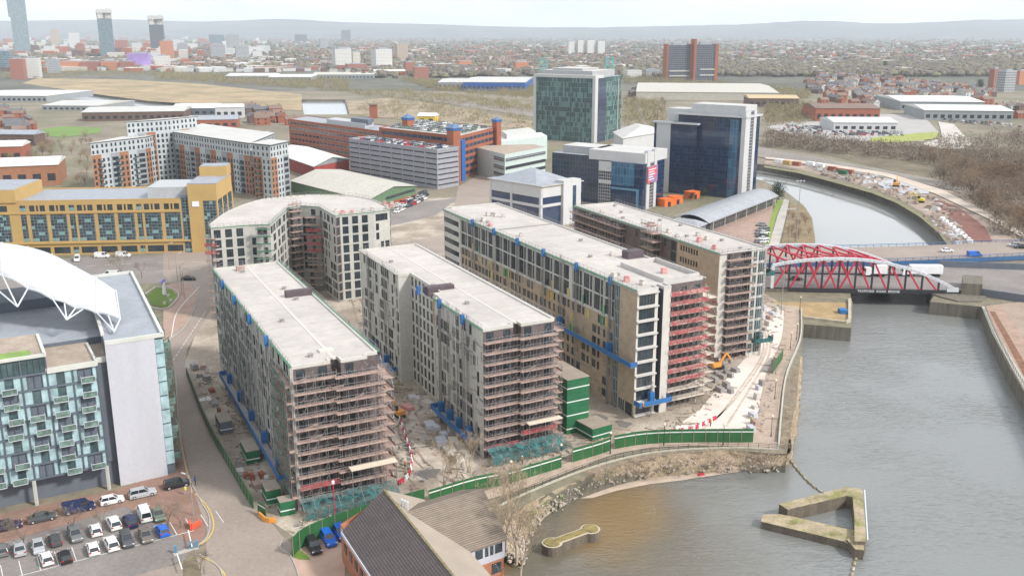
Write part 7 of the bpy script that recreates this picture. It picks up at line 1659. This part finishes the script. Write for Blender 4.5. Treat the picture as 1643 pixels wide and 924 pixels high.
for p in scatter(wood_edge, 230, 21, .1):
    k = tr.choice((0, 0, 2, 2, 3)); plant(HZ[k], '%s bare tree in the wood beyond the river works' % ('brown', 'olive', 'grey', 'russet')[k], p, tr.uniform(0, 6), tr.uniform(.9, 1.7), 'bare trees in the wood right of the river')
for poly, n, lb in (([(0, 240), (90, 236), (100, 262), (0, 268)], 20, 'bare tree behind the low white-roofed buildings at the left'), ([(75, 222), (148, 222), (150, 296), (105, 300), (60, 262)], 26, 'bare tree left of the white and brick apartments'), ([(1262, 330), (1300, 340), (1304, 392), (1262, 396)], 14, 'dead-looking bush on the river bank by the bridge'), ([(1000, 158), (1068, 165), (1066, 200), (1000, 196)], 22, 'bare tree between the two glass towers'), ([(1228, 170), (1300, 178), (1300, 195), (1228, 196)], 20, 'bare tree left of the dealership')):
    for p in scatter(poly, n, n, 0): k = tr.randint(0, 3); plant(HZ[k], ('brown', 'olive', 'grey', 'russet')[k]+' '+lb, p, tr.uniform(0, 6), tr.uniform(.5, .95) if 'bush' not in lb else tr.uniform(.3, .5), lb.replace('tree', 'trees').replace('bush', 'bushes'))
for px, py, s, lb in ((1246, 326, 1.25, 'dark evergreen tree beside the restaurant'), (1110, 322, .5, 'evergreen shrub by the orange sheds'), (1128, 318, .55, 'evergreen shrub in front of the dark blue tower'), (1150, 314, .5, 'evergreen shrub nearest the restaurant roof'), (1420, 112, 2.2, 'dark evergreen tree right of the red brick towers'), (1572, 145, 1.8, 'dark conifer near the right-hand towers')):
    plant(EV[0], lb, G(px, py, 0), px, s, None, 'evergreen_tree')
for i, (px, py) in enumerate(((1082, 326), (1110, 318), (1068, 330))):
    b = MB(); b.box((0, 0, 0), 6, 5, 3.2, .6); b.box((0, 0, 3.2), 6.3, 5.3, .3, .6); b.box((1.5, -2.4, 0), 1.2, .3, 2.2, .6, 1); o = b.build('orange_shed', [mat('bright_orange', (.75, .16, .03), .6, .1), M_slot]); o.location = G(px, py, 0); tag(o, ('bright orange shed %s' % ('behind the last block', 'nearest the dark blue tower', 'half hidden by the glass office')[i]), 'shed', 'orange sheds')
# nearer scrub belts, one object per kind of growth
def scrub(name, label, polys, mt, seed, s=(1.6, 3.4), nt=60, tw=.22):
    r_ = random.Random(seed); m = MB()
    for poly, n in polys:
        for p in scatter(poly, n, seed+n):
            R_ = r_.uniform(*s); H_ = R_*r_.uniform(1.1, 1.7)
            for _ in range(nt):
                v = Vector((r_.gauss(0, .45), r_.gauss(0, .45), abs(r_.gauss(.35, .3)))); q = p+Vector((v.x*R_, v.y*R_, v.z*H_)); sliver(m, q, Vector((v.x+r_.uniform(-.4, .4), v.y+r_.uniform(-.4, .4), r_.uniform(.1, 1))).normalized(), R_*r_.uniform(.25, .5), tw*R_*.5*r_.uniform(.6, 1.4), r_)
    tag(m.build(name, mt), label, kind='stuff')
scrub('woodland', 'brown leafless wood on the right beyond the railway', [([(1232, 214), (1300, 222), (1400, 234), (1520, 246), (1643, 252), (1900, 262), (1900, 300), (1643, 276), (1560, 262), (1490, 262), (1420, 256), (1330, 246), (1228, 236)], 900), ([(1490, 262), (1560, 262), (1643, 275), (1900, 300), (1900, 420), (1643, 394), (1605, 385), (1590, 350), (1545, 318), (1500, 292)], 500), ([(1500, 225), (1643, 215), (1900, 225), (1900, 262), (1643, 252), (1520, 246)], 350)], M_tw['grey'], 51, (3, 5), 50)
scrub('scrub_belt', 'brown and olive scrub along the railway and waste ground', [([(556, 150), (640, 146), (760, 158), (860, 172), (860, 182), (720, 168), (600, 158)], 260), ([(640, 128), (860, 140), (860, 160), (700, 146)], 800), ([(250, 118), (560, 128), (560, 148), (440, 140), (250, 128)], 1000), ([(560, 186), (700, 196), (860, 212), (860, 190), (700, 172), (600, 165)], 130), ([(1230, 160), (1310, 168), (1300, 186), (1228, 182)], 130), ([(1000, 120), (1070, 128), (1300, 148), (1300, 160), (1210, 160), (1000, 134)], 900), ([(1000, 160), (1068, 166), (1066, 205), (1000, 205)], 160), ([(1228, 172), (1320, 180), (1300, 200), (1228, 204)], 160), ([(0, 118), (250, 112), (250, 124), (0, 128)], 300)], M_tw['olive'], 52, (3, 5.5), 45)
scrub('bank_brush', 'dry brown brushwood on the near river bank', [([(940, 762), (1040, 733), (1170, 726), (1258, 734), (1256, 748), (1180, 748), (1060, 752), (960, 775)], 380), ([(1270, 600), (1284, 590), (1282, 700), (1262, 740), (1255, 725)], 120), ([(820, 830), (860, 806), (880, 812), (850, 850), (836, 880)], 50)], mat('dry_brush', (.5, .38, .27), .95, .3, .6), 53, (.45, 1.0), 40, .14)
scrub('bank_weeds', 'green weeds among the bank stones', [([(860, 808), (980, 760), (990, 768), (870, 820)], 26), ([(845, 835), (862, 815), (872, 822), (850, 850)], 10)], mat('weed_green', (.16, .24, .05), .95, .3, 1), 54, (.4, .8), 40, .2)
# hedge tops against the far streets
# ------------------------------------------------------------------ named buildings of the middle distance and the city
def gm(name, base, line, pu=3, pv=3.2, lw=.9, rough=.5): return gridmat(name, base, line, pu, pv, lw, rough, .5, .5)
TM = {'white': gm('white_flats', (.09, .1, .11), (.6, .59, .56), 3.4, 2.9, 1.7), 'brick': gm('brick_flats', (.08, .07, .07), (.33, .13, .09), 3.2, 3, 1.7), 'orange': gm('orange_flats', (.1, .08, .07), (.5, .2, .1), 3.2, 3, 1.7), 'grey': gm('grey_offices', (.07, .08, .1), (.36, .37, .38), 3.0, 3.3, 1.3), 'glass': gm('glass_offices', (.07, .12, .15), (.25, .31, .34), 3, 3.6, .5, .2), 'dark': gm('dark_tower', (.03, .035, .05), (.13, .14, .17), 3, 3.4, .9), 'beige': gm('beige_flats', (.1, .09, .08), (.42, .34, .26), 3.2, 3, 1.7), 'steel': gm('steel_tower', (.13, .19, .22), (.3, .36, .39), 2.4, 3.6, .5, .25), 'purple': mat('lilac_wrap', (.33, .22, .5), .7, .2, .05), 'cream': gm('cream_offices', (.12, .12, .11), (.58, .54, .45), 3.2, 3.2, 1.7)}
RM = {'pale': M_aproof, 'white': M_whr, 'grey': M_zinc, 'brown': mat('brown_roof', (.2, .14, .11), .9, .15, .1), 'slate': mat('far_slate', (.13, .13, .14), .85, .15, .1), 'cream': M_cremr}
def tower(px0, px1, pt, pb, m, label, rot=30, roof='grey', depth=.8, name='tower_block', cat='tower block', group=None, crown=None, lean=0, h=None):
    p = G((px0+px1)/2, pb, 0); w = (px1-px0)/F*p.y*1.01; z1 = h or ZY(pt, p.y); c, s = abs(math.cos(R(rot))), abs(math.sin(R(rot))); a = w/(c+depth*s); t = thing(name, label, cat, group, (p.x, p.y, 0), R(rot))
    b = MB(); b.box((0, a*depth*.5, 0), a, a*depth, z1); bb_ = MB(); P = [Vector((x, y, 0)) for x, y in ((-a/2, 0), (a/2, 0), (a/2, a*depth), (-a/2, a*depth))]; bb_.prism(P, 0, z1, 0, 1); bb_.build('wall', [TM[m], RM[roof]], t)
    if z1 > 12: r = MB(); r.prism([P[0].lerp(P[2], .25), P[1].lerp(P[3], .25), P[2].lerp(P[0], .25), P[3].lerp(P[1], .25)], z1, z1+min(4, z1*.08)); r.build('roof_plant', RM['grey'], t)
    return t, a, z1
def crane_frame(t, a, z, m=M_core):
    for k, (x, y) in enumerate(((-.3, .2), (.1, .5), (.3, .3))): b = MB(); b.box((x*a, y*a, z), a*.3, a*.3, a*(.35+.2*k)); b.build('core', m, t)
    b = MB()
    for i in range(6): b.box(((i/5-.5)*a, a*.4, z), a*.05, a*.6, a*.5)
    b.box((0, a*.4, z+a*.4), a*1.1, a*.9, a*.25); b.build('formwork', RM['pale'], t)
t, a, z = tower(24, 50, 28, 86, 'steel', 'tallest glass tower of the city skyline, at the left edge, lower half', 25, depth=.6)
b = MB(); b.box((-a*.05, a*.3, z), a*1.12, a*.55, 150); b.build('upper_slab', TM['steel'], t)
t, a, z = tower(161, 186, 30, 92, 'glass', 'glass tower under construction with a pale unfinished top', 20); crane_frame(t, a, z)
t, a, z = tower(242, 266, 40, 86, 'dark', 'dark blue tower under construction topped by a grey lift core', 15); crane_frame(t, a, z)
for a_ in ((18, 40, 95, 128, 'brick', 'red and white riverside flats at the left edge, red part', 10), (40, 64, 94, 126, 'white', 'striped white riverside flats beside the red ones', 10), (76, 98, 96, 118, 'grey', 'small grey office block right of the striped flats', 20), (-30, 18, 82, 116, 'glass', 'pale glass offices cut by the left edge', 15),
           (248, 274, 90, 110, 'white', 'blank white block right of the lilac building', 15), (258, 280, 66, 98, 'orange', 'orange brick tower below the dark blue tower', 15), (337, 363, 56, 76, 'glass', 'blue-grey offices right of the orange tower', 25), (364, 386, 56, 82, 'grey', 'grey slab tower among the trees left of centre', 20), (338, 364, 72, 96, 'grey', 'wide grey block behind the brown scrub, left one', 20), (378, 402, 74, 98, 'grey', 'wide grey block behind the brown scrub, right one', 20),
           (536, 568, 79, 110, 'white', 'white and blue pair of flats left of the red terraces', 25), (566, 580, 84, 108, 'cream', 'cream flats touching the white and blue pair', 25), (600, 634, 79, 113, 'white', 'white striped twin flats right of the red terraces', 30), (636, 657, 71, 98, 'beige', 'brown tower behind the white striped flats', 20), (549, 564, 49, 66, 'dark', 'dark tower alone on the plain above the white flats', 20), (513, 528, 62, 78, 'grey', 'pale grey tower left of the dark lone tower', 20), (474, 494, 56, 68, 'dark', 'low dark green offices on the plain', 20),
           (556, 592, 103, 116, 'brick', 'red brick flats between the white towers', 20), (650, 668, 100, 120, 'brick', 'red brick mill block right of the striped flats', 20), (664, 690, 108, 128, 'brick', 'dark red mill with a pale stair tower', 15), (735, 760, 98, 110, 'orange', 'orange-roofed brick flats in the distance', 20),
           (911, 924, 67, 88, 'white', 'first of four white towers beyond the teal tower', 20), (926, 938, 65, 88, 'white', 'second of four white towers beyond the teal tower', 20), (941, 956, 65, 88, 'white', 'third of four white towers beyond the teal tower', 20), (958, 972, 66, 88, 'white', 'last of four white towers beyond the teal tower', 20),
           (826, 850, 100, 116, 'orange', 'striped red and white low flats left of the teal tower', 15), (1004, 1032, 113, 126, 'white', 'white gridded offices right of the teal tower', 15), (1034, 1062, 112, 124, 'grey', 'grey car park left of the red brick towers', 15), (1590, 1606, 111, 142, 'brick', 'dark brick tower at the right edge', 20), (1606, 1632, 114, 148, 'grey', 'grey windowless tower at the right edge', 20), (1630, 1655, 114, 136, 'orange', 'striped orange tower cut by the right edge', 20),
           (205, 240, 86, 112, 'purple', 'lilac-wrapped building in the city', 10), (124, 138, 70, 92, 'brick', 'brick tower in the city left of the glass tower', 20), (186, 206, 65, 88, 'brick', 'red brick tower right of the glass tower', 15), (285, 303, 70, 92, 'grey', 'grey concrete tower right of the orange tower', 15), (112, 128, 53, 78, 'white', 'white tower among the city roofs', 15), (82, 96, 48, 72, 'beige', 'pale beige city tower near the left edge', 15)):
    tower(*a_)
for i, (x0, x1) in enumerate(((98, 130), (131, 162), (163, 192), (193, 216))):
    tower(x0, x1, 99, 114, 'brick' if i % 2 else 'orange', ('first', 'second', 'third', 'last')[i]+' red brick block of the terrace along the brown field', 8, depth=.5, group='red brick city blocks')
# red brick office towers with glass
A, wA, zA = tower(1068, 1110, 73, 130, 'dark', 'red brick and glass office towers, left tower', 10, name='brick_glass_tower', depth=.4)
for nm, x, w in (('brick_pier', -.5, .06), ('brick_pier', .47, .12)): b = MB(); b.box((wA*x, wA*.2, 0), wA*w, wA*.46, zA+2); b.build(nm, M_brk, A)
b = MB(); b.box((0, -.6, zA*.12), wA*.8, 1, 2); b.box((0, -.6, zA*.26), wA*.8, 1, 2); b.build('cream_band', M_cremr, A)
A, wA, zA = tower(1112, 1150, 72, 130, 'dark', 'red brick and glass office towers, right tower with a stair core', 10, name='brick_glass_tower', depth=.4)
for nm, x, w, e in (('brick_pier', -.5, .1, 9), ('brick_pier', .47, .14, 1)): b = MB(); b.box((wA*x, wA*.2, 0), wA*w, wA*.46, zA+e); b.build(nm, M_brk, A)
b = MB(); b.box((.1*wA, -.6, zA*.3), wA*.7, 1, 2); b.box((.1*wA, -.6, zA*.14), wA*.7, 1, 2); b.build('cream_band', M_cremr, A)
# low warehouses and halls
def hall(px0, px1, pb, depth, h, roof, wallm, label, rot=20, rise=0, cat='warehouse', name='warehouse', stripe=None):
    p = G((px0+px1)/2, pb, 0); w = (px1-px0)/F*p.y; c, s = abs(math.cos(R(rot))), abs(math.sin(R(rot))); a = max(8, (w-depth*s)/c); t = thing(name, label, cat, None, (p.x, p.y, 0), R(rot)); P = [Vector((x, y, 0)) for x, y in ((-a/2, 0), (a/2, 0), (a/2, depth), (-a/2, depth))]
    b = MB(); b.prism(P, 0, h); b.build('wall', wallm, t); b = MB(); e = .5; U_ = Vector((0, 0, 1)); q = [P[0]+Vector((-e, -e, h)), P[1]+Vector((e, -e, h)), P[2]+Vector((e, e, h)), P[3]+Vector((-e, e, h))]; m0, m1 = (q[0]+q[3])/2+U_*rise, (q[1]+q[2])/2+U_*rise
    o_ = U_*.35; b.poly([q[0]+o_, q[1]+o_, m1+o_, m0+o_]); b.poly([m0+o_, m1+o_, q[2]+o_, q[3]+o_])
    for i in range(4): b.poly([q[i], q[(i+1) % 4], q[(i+1) % 4]+o_, q[i]+o_])
    b.poly([q[0]+o_, m0+o_, q[3]+o_][::-1]); b.poly([q[1]+o_, q[2]+o_, m1+o_]); b.build('roof', roof, t)
    n = min(24, int(a/6)) if wallm is not roof else 0
    for i in range(n): b = MB(); b.box((-a/2+(i+.5)*a/n, -.03, h*.25), a/n*.55, .12, h*.35); b.build('window', M_slot, t)
    return t, P
M_bd = mat('dark_brick', (.14, .09, .075), .85, .15, .3)
for a_ in ((-60, 82, 164, 110, 7, M_whr, M_greyc, 'grey-roofed warehouse by the canal at the left edge', -4), (60, 165, 178, 80, 5, M_aproof, M_greyc, 'low pale-roofed depot left of the long brick warehouse', -6), (130, 300, 194, 62, 8, M_aproof, M_bd, 'long warehouse with a brick front below the canal', 10), (270, 352, 186, 60, 7, M_whr, M_slate, 'white-roofed warehouse with a blue-grey front', 10), (300, 385, 206, 30, 7, M_zinc, M_brk, 'grey-roofed brick workshops left of the red brick offices', 12), (345, 392, 190, 18, 10, M_whr, M_whp, 'white box building beside the red houses', 10),
           (340, 458, 246, 60, 8, M_whr, M_redc, 'pale-roofed hall behind the right apartment wing', 18), (-40, 60, 234, 14, 8, M_zinc, M_bd, 'old brick house with a grey roof at the left edge', -5), (-30, 105, 300, 34, 11, M_whr, M_apb, 'white-roofed brick building behind the yellow offices at the left edge', 18), (-60, 40, 262, 24, 10, M_whr, M_brk, 'white-roofed brick building further back at the left edge', 14),
           (1005, 1262, 161, 210, 9, M_cremr, M_cremr, 'very long cream-roofed warehouse beyond the glass towers', -8), (1200, 1282, 172, 40, 9, mat('tan_roof', (.5, .38, .22), .8, .1), M_bd, 'tan-roofed building right of the long cream warehouse', -5), (1306, 1412, 196, 55, 12, RM['brown'], M_brk, 'red brick hall with a brown roof behind the showroom', -4), (1336, 1440, 211, 45, 7, M_whr, M_whp, 'white car showroom among parked cars', -3),
           (1440, 1582, 178, 100, 9, M_whr, M_greyc, 'far car showroom with a long white roof', -6), (1478, 1628, 194, 75, 9, M_whr, M_greyc, 'long grey and white showroom at the right', -8), (700, 790, 142, 120, 8, M_aproof, M_greyc, 'grey-roofed retail shed left of the blue one', -3), (736, 850, 147, 160, 12, M_aproof, mat('retail_blue', (.02, .1, .36), .5, .1), 'bright blue retail shed with a pale roof', -5), (360, 440, 128, 90, 6, M_whr, M_greyc, 'white-roofed sheds by the scrub, left group', 5), (430, 500, 130, 90, 6, M_whr, M_greyc, 'white-roofed sheds by the scrub, middle group', 2), (500, 600, 127, 90, 7, M_cremr, M_greyc, 'long cream shed by the scrub', 3), (594, 650, 122, 30, 8, M_whr, M_brk, 'sawtooth-roofed works below the white towers', 5), (668, 700, 196, 14, 5, M_whr, mat('yellow_front', (.7, .5, .05), .6, .1), 'small yellow-fronted shed on the cleared land', -10)):
    hall(*a_, rise=2.5)
t = thing('brick_chimney', 'stubby orange brick chimney behind the brick offices', 'chimney', None, G(600, 190, 0)); b = MB(); b.box((0, 0, 0), 7, 7, ZY(168, G(600, 190).y)); b.build('shaft', M_brk, t); b = MB(); b.box((0, 0, ZY(168, G(600, 190).y)), 9, 9, 1.5); b.build('cap', M_ctop, t)
# loose debris across the yard, and heaps of spoil on the river works
dm = [M_board, M_pipe, MATS['dried_mud'], M_jet, M_tube, M_ctop]; db = MB(); dr = random.Random(17)
for poly, n in (([(305, 590), (345, 590), (465, 820), (420, 815)], 420), ([(612, 640), (700, 640), (790, 765), (640, 790)], 420), ([(1010, 694), (1120, 690), (1170, 620), (1150, 600), (1060, 680)], 170), ([(1205, 700), (1222, 700), (1262, 560), (1252, 540), (1230, 600)], 130), ([(880, 690), (990, 690), (900, 740), (830, 765)], 200), ([(620, 600), (700, 640), (640, 640)], 80), ([(1220, 470), (1262, 500), (1240, 560), (1216, 520)], 160), ([(470, 860), (640, 800), (640, 790), (470, 840)], 120), ([(540, 440), (600, 440), (620, 560), (560, 480)], 200)):
    for p in scatter(poly, int(n*.55), n):
        k = dr.random(); z = dr.uniform(.06, .3)
        if k < .5: a = dr.uniform(0, 6.28); db.bar((p.x, p.y, z), (p.x+math.cos(a)*dr.uniform(.8, 3), p.y+math.sin(a)*dr.uniform(.8, 3), z+dr.uniform(0, .3)), dr.uniform(.08, .25), .1, dr.randint(0, 5))
        else: s = dr.uniform(.2, .6); db.box((p.x, p.y, .03), s, s*dr.uniform(.5, 1.4), s*dr.uniform(.3, 1), dr.uniform(0, 3), dr.randint(0, 5), dr.uniform(.6, 1))
tag(db.build('site_debris', dm), 'loose boards, tubes and blocks littering the building yard', kind='stuff')
sp = MB()
for poly, n, h in (([(1300, 266), (1400, 282), (1500, 315), (1560, 350), (1500, 345), (1420, 310), (1320, 282)], 200, 1.6), ([(1480, 345), (1530, 352), (1560, 392), (1530, 392)], 90, 1.0)):
    for p in scatter(poly, n, n): s = dr.uniform(.6, 3); sp.box((p.x, p.y, 0), s*1.5, s*dr.uniform(.8, 1.6), h*dr.uniform(.2, 1), dr.uniform(0, 3), dr.randint(0, 3), dr.uniform(.3, .8))
tag(sp.build('spoil_heaps', [MATS['earthworks'], MATS['earthworks'], MATS['slurry'], M_mud]), 'heaps of spoil and rubble on the river works', kind='stuff')
def excavator(label, p, rz, s=1.0, col=None):
    t = thing('excavator', label, 'excavator', None, p, rz); t.scale = (s, s, s); col = col or mat('machine_orange', (.7, .3, .06), .5, .1)
    for y in (-1, 1): b = MB(); b.box((0, y*1.0, .0), 3.4, .5, .8, 0, 0, .85); b.build('track', M_tyre, t)
    b = MB(); b.box((-.3, 0, .9), 2.8, 2.3, 1.0); b.build('body', col, t); b = MB(); b.box((.5, .6, 1.9), 1.2, 1.0, 1.1, 0, 0, .85); b.build('cab', M_cglass, t)
    b = MB(); b.bar((.9, -.3, 1.6), (3.4, -.3, 4.2), .4, .5); b.bar((3.4, -.3, 4.2), (5.0, -.3, 2.0), .3, .4); b.build('arm', col, t); b = MB(); b.box((5.0, -.3, 1.0), .9, .9, .9, 0, 0, 1.2); b.build('bucket', M_pipe, t)
excavator('orange excavator on the spoil beside the grey pond', G(1437, 300, .1), 1.2, 1.3); excavator('yellow digger parked on the river works', G(1476, 325, .1), 2.5, 1.1, mat('machine_yellow', (.75, .6, .06), .5, .1)); excavator('small orange digger in the yard between the first two blocks', G(640, 668, .06), 2.2, .8)
excavator('orange digger by the foot of the red-netted scaffold', G(1148, 592, .06), .5, .9)
for i in range(9):
    b = MB(); b.box((0, 0, 0), 5, 2.2, 2.3); b.box((0, 0, 2.3), 5.1, 2.3, .15); o = b.build('works_cabin', [M_white, MATS['container_green'], M_yel, M_brk][[0, 0, 3, 3, 1, 3, 0, 2, 3][i]]); p = G(*[(1300, 266), (1316, 269), (1335, 274), (1348, 277), (1352, 280), (1362, 279), (1250, 262), (1262, 264), (1278, 266)][i], .1); o.location = p; o.rotation_euler = (0, 0, R(-50)); tag(o, '%s site cabin on the river works, %s from the left' % (['white', 'white', 'brick-red', 'brick-red', 'green', 'brick-red', 'white', 'ochre', 'brick-red'][i], ORD[[3, 4, 5, 6, 7, 8, 0, 1, 2][i]]), 'cabin', 'site cabins on the river works')
for i in range(16):
    b = MB(); b.box((0, 0, 0), 2.4, 1.5, 1.1, 0, 0, .8); o = b.build('stone_bag', M_white); o.location = G(1512+i*2.9, 352+i*2.35+(i % 2)*2, .12); o.rotation_euler = (0, 0, i*.8); tag(o, 'white bulk bag in the row along the river works, %s from the far end' % ORD[i], 'bulk bag', 'white bulk bags on the river works')
# houses: gabled, one mesh kind per colour, the nearest 300 individually
def housemesh(wm, rm, L=9, D=7, H=5, ris=2.6, n=1):
    b = MB(); P = [Vector((x, y, 0)) for x, y in ((-L/2, -D/2), (L/2, -D/2), (L/2, D/2), (-L/2, D/2))]; b.prism(P, 0, H); U_ = Vector((0, 0, 1)); e = .35
    q = [Vector((x*(L/2+e), y*(D/2+e), H)) for x, y in ((-1, -1), (1, -1), (1, 1), (-1, 1))]; m0, m1 = Vector((-L/2-e, 0, H+ris)), Vector((L/2+e, 0, H+ris))
    b.poly([q[0], q[1], m1, m0], 1); b.poly([m0, m1, q[2], q[3]], 1); b.poly([q[3]*1, q[0], m0][::-1], 0) ; b.poly([q[1], q[2], m1], 0)
    b.box((L*.3, 0, H+ris*.6), .8, .8, ris*.4+1.2)
    for x in (-L*.28, L*.22):
        for z in (.9, 3.2): b.box((x, -D/2-.02, z), 1.5, .1, 1.1, 0, 2); b.box((x, D/2+.02, z), 1.5, .1, 1.1, 0, 2)
    return b, [wm, rm, M_glass]
KINDS = [('red brick', M_brk, RM['brown']), ('white rendered', M_whp, RM['brown']), ('brick', M_bd, RM['slate']), ('cream', M_cremr, RM['slate'])]
HM = []
for k, (n_, wm, rm) in enumerate(KINDS): bb_, ms = housemesh(wm, rm, 10 if k != 2 else 16); o = bb_.build('house', ms); HM.append((o.data, bb_)); bpy.data.objects.remove(o)
areas = [([(1290, 120), (1440, 128), (1600, 150), (1600, 175), (1440, 160), (1300, 150)], 190, 'beyond the car showrooms'), ([(1560, 195), (1700, 205), (1700, 180), (1600, 172)], 26, 'near the right edge'), ([(1310, 150), (1440, 158), (1440, 178), (1320, 170)], 34, 'behind the brick hall'), ([(390, 178), (470, 182), (465, 205), (385, 200)], 14, 'behind the brick offices'), ([(1000, 150), (1060, 150), (1060, 158), (1002, 158)], 12, 'between the glass towers'), ([(-20, 180), (60, 190), (60, 215), (-20, 220)], 14, 'at the left edge')]
hr = random.Random(4)
for poly, n, wh_ in areas:
    for p in scatter(poly, n, n+3):
        k = hr.choice((0, 0, 0, 1, 2, 3)) if n > 20 else hr.choice((0, 2)); o = bpy.data.objects.new('house', HM[k][0]); C.objects.link(o); p = Vector((round(p.x/13)*13+hr.uniform(-1, 1), round(p.y/22)*22+hr.uniform(-1, 1), .05)); o.location = p; o.rotation_euler = (0, 0, R(20)+hr.choice((0, 0, math.pi/2))+hr.uniform(-.08, .08)); s = hr.uniform(.9, 1.25); o.scale = (s, s, s)
        tag(o, '%s house with a %s roof %s' % (KINDS[k][0], 'brown' if k < 2 else 'grey', wh_), 'house', 'houses '+wh_)
far = MB(); fmats = [M_brk, RM['brown'], M_whp, RM['slate'], M_bd, M_cremr, M_whr]
def farhouse(p, rz, L, D, H, ris, wi, ri):
    c, s = math.cos(rz), math.sin(rz); f = lambda x, y, z: (p.x+x*c-y*s, p.y+x*s+y*c, z)
    q = [(-L/2, -D/2), (L/2, -D/2), (L/2, D/2), (-L/2, D/2)]
    for i in range(4): a_, b_ = q[i], q[(i+1) % 4]; far.poly([f(*a_, 0), f(*b_, 0), f(*b_, H), f(*a_, H)], wi, [(0, 0), (L, 0), (L, H), (0, H)])
    far.poly([f(*q[0], H), f(*q[1], H), f(L/2, 0, H+ris), f(-L/2, 0, H+ris)], ri, [(0, 0), (L, 0), (L, D), (0, D)]); far.poly([f(-L/2, 0, H+ris), f(L/2, 0, H+ris), f(*q[2], H), f(*q[3], H)], ri, [(0, 0), (L, 0), (L, D), (0, D)])
    far.poly([f(*q[1], H), f(*q[2], H), f(L/2, 0, H+ris)], wi, [(0, 0), (D, 0), (0, ris)]); far.poly([f(*q[3], H), f(*q[0], H), f(-L/2, 0, H+ris)], wi, [(0, 0), (D, 0), (0, ris)])
cells = []
for _ in range(7000):
    py = 54+hr.random()**.8*88; px = hr.uniform(-260, 1900); p = G(px, py)
    if py > 116 and px < 560: continue
    if py > 126 and px < 900: continue
    if py > 118 and px < 1290: continue
    if 1000 < px < 1290 and py > 112: continue
    if py > 128 and not (1290 < px): continue
    if py > 122 and px > 1290: continue
    city = px < 430
    k = hr.random(); big = hr.random() < (.4 if city else .12)
    L, D_, H_ = (hr.uniform(20, 60), hr.uniform(14, 30), hr.uniform(8, 30 if city and py < 95 else 9)) if big else (hr.uniform(9, 34), hr.uniform(7, 10), hr.uniform(5, 7))
    farhouse(p, R(20)+hr.choice((0, math.pi/2))+hr.uniform(-.2, .2), L, D_, H_, .3 if big else 2.6, hr.choice((0, 0, 2, 4, 5, 2) if city else (0, 0, 4, 2, 5)), hr.choice((6, 6, 3, 5, 1)) if big else hr.choice((1, 1, 3, 3, 1)))
tag(far.build('distant_housing', fmats), 'distant streets of houses, sheds and mills spreading to the horizon', kind='stuff')
ft = MB(); fr_ = random.Random(8)
def blob(p, r, h):
    n = 6; ph = fr_.uniform(0, 1); rings = [(.65, .12), (1, .45), (.75, .8)]; pts = [[Vector((p.x+math.cos(ph+6.283*i/n)*r*q*fr_.uniform(.75, 1.25), p.y+math.sin(ph+6.283*i/n)*r*q*fr_.uniform(.75, 1.25), h*z*fr_.uniform(.8, 1.2))) for i in range(n)] for q, z in rings]; top_ = Vector((p.x, p.y, h)); mi = 0 if fr_.random() < .7 else 1
    for a_, b_ in zip(pts, pts[1:]):
        for i in range(n): j = (i+1) % n; ft.poly([a_[i], a_[j], b_[j], b_[i]], mi, [(0, 0)]*4)
    for i in range(n): ft.poly([pts[-1][i], pts[-1][(i+1) % n], top_], mi, [(0, 0)]*3)
for _ in range(8000):
    px = fr_.uniform(-260, 1900); py = 51.5+fr_.random()**1.2*82; 
    if px > 1150: py = fr_.choice((fr_.uniform(52, 112), fr_.uniform(104, 124)))
    if py > 100 and px < 560 and fr_.random() < .6: continue
    if py > 126 or (py > 114 and px < 560): continue
    p = G(px, py); k = fr_.randint(1, 3)
    for _ in range(k): blob(p+Vector((fr_.uniform(-14, 14), fr_.uniform(-14, 14), 0)), fr_.uniform(5, 9), fr_.uniform(8, 13))
tag(ft.build('distant_trees', [mat('far_crown_grey', (.14, .12, .095), .95, .3, .05), mat('far_crown_olive', (.17, .155, .09), .95, .3, .05)]), 'leafless trees and belts of wood spread over the distant plain', kind='stuff')
# hills on the skyline
hm = MB(); prof = [(-400, 33), (-100, 28), (100, 27), (200, 25), (330, 29), (450, 24), (560, 31), (640, 33), (760, 38), (900, 42), (1050, 40), (1180, 36), (1260, 30), (1330, 28), (1400, 33), (1500, 31), (1560, 26), (1643, 25), (1800, 24), (2050, 32)]
YH = 12800; pr_ = smooth_line([Vector((a, b, 0)) for a, b in prof], 5); nr = random.Random(2); rows_ = []
for q in pr_:
    z = ZY(min(q.y*.75+13, 46)+nr.uniform(-.5, .5), YH); x = (q.x-821.5)/F*YH*CP*1.0; rows_.append([Vector((x*.93, YH-2600, -1)), Vector((x*.95, YH-1700, z*.3)), Vector((x*.975, YH-800, z*.62+nr.uniform(-8, 8))), Vector((x, YH, z)), Vector((x*1.03, YH+900, z*.5)), Vector((x*1.05, YH+1500, -1))])
for a_, b_ in zip(rows_, rows_[1:]):
    for i in range(5): hm.poly([a_[i], b_[i], b_[i+1], a_[i+1]])
struct(hm.build('hills', mat('moorland', (.12, .13, .13), .95, .3, .002), smooth=True))
# ------------------------------------------------------------------ haze
hz = MB(); hz.box((0, 7200, -8), 19500, 14900, 322); ho = hz.build('haze', None); ho['kind'] = 'stuff'; ho['label'] = 'pale spring haze over the plain'; ho.data.materials.clear()
vm = bpy.data.materials.new('haze_air'); vm.use_nodes = True; vt = vm.node_tree; vt.nodes.remove(vt.nodes['Principled BSDF']); pv_ = vt.nodes.new('ShaderNodeVolumePrincipled'); pv_.inputs['Density'].default_value = .00007; pv_.inputs['Color'].default_value = (.86, .93, 1, 1); pv_.inputs['Anisotropy'].default_value = 0
vt.links.new(pv_.outputs[0], vt.nodes['Material Output'].inputs['Volume']); ho.data.materials.append(vm)
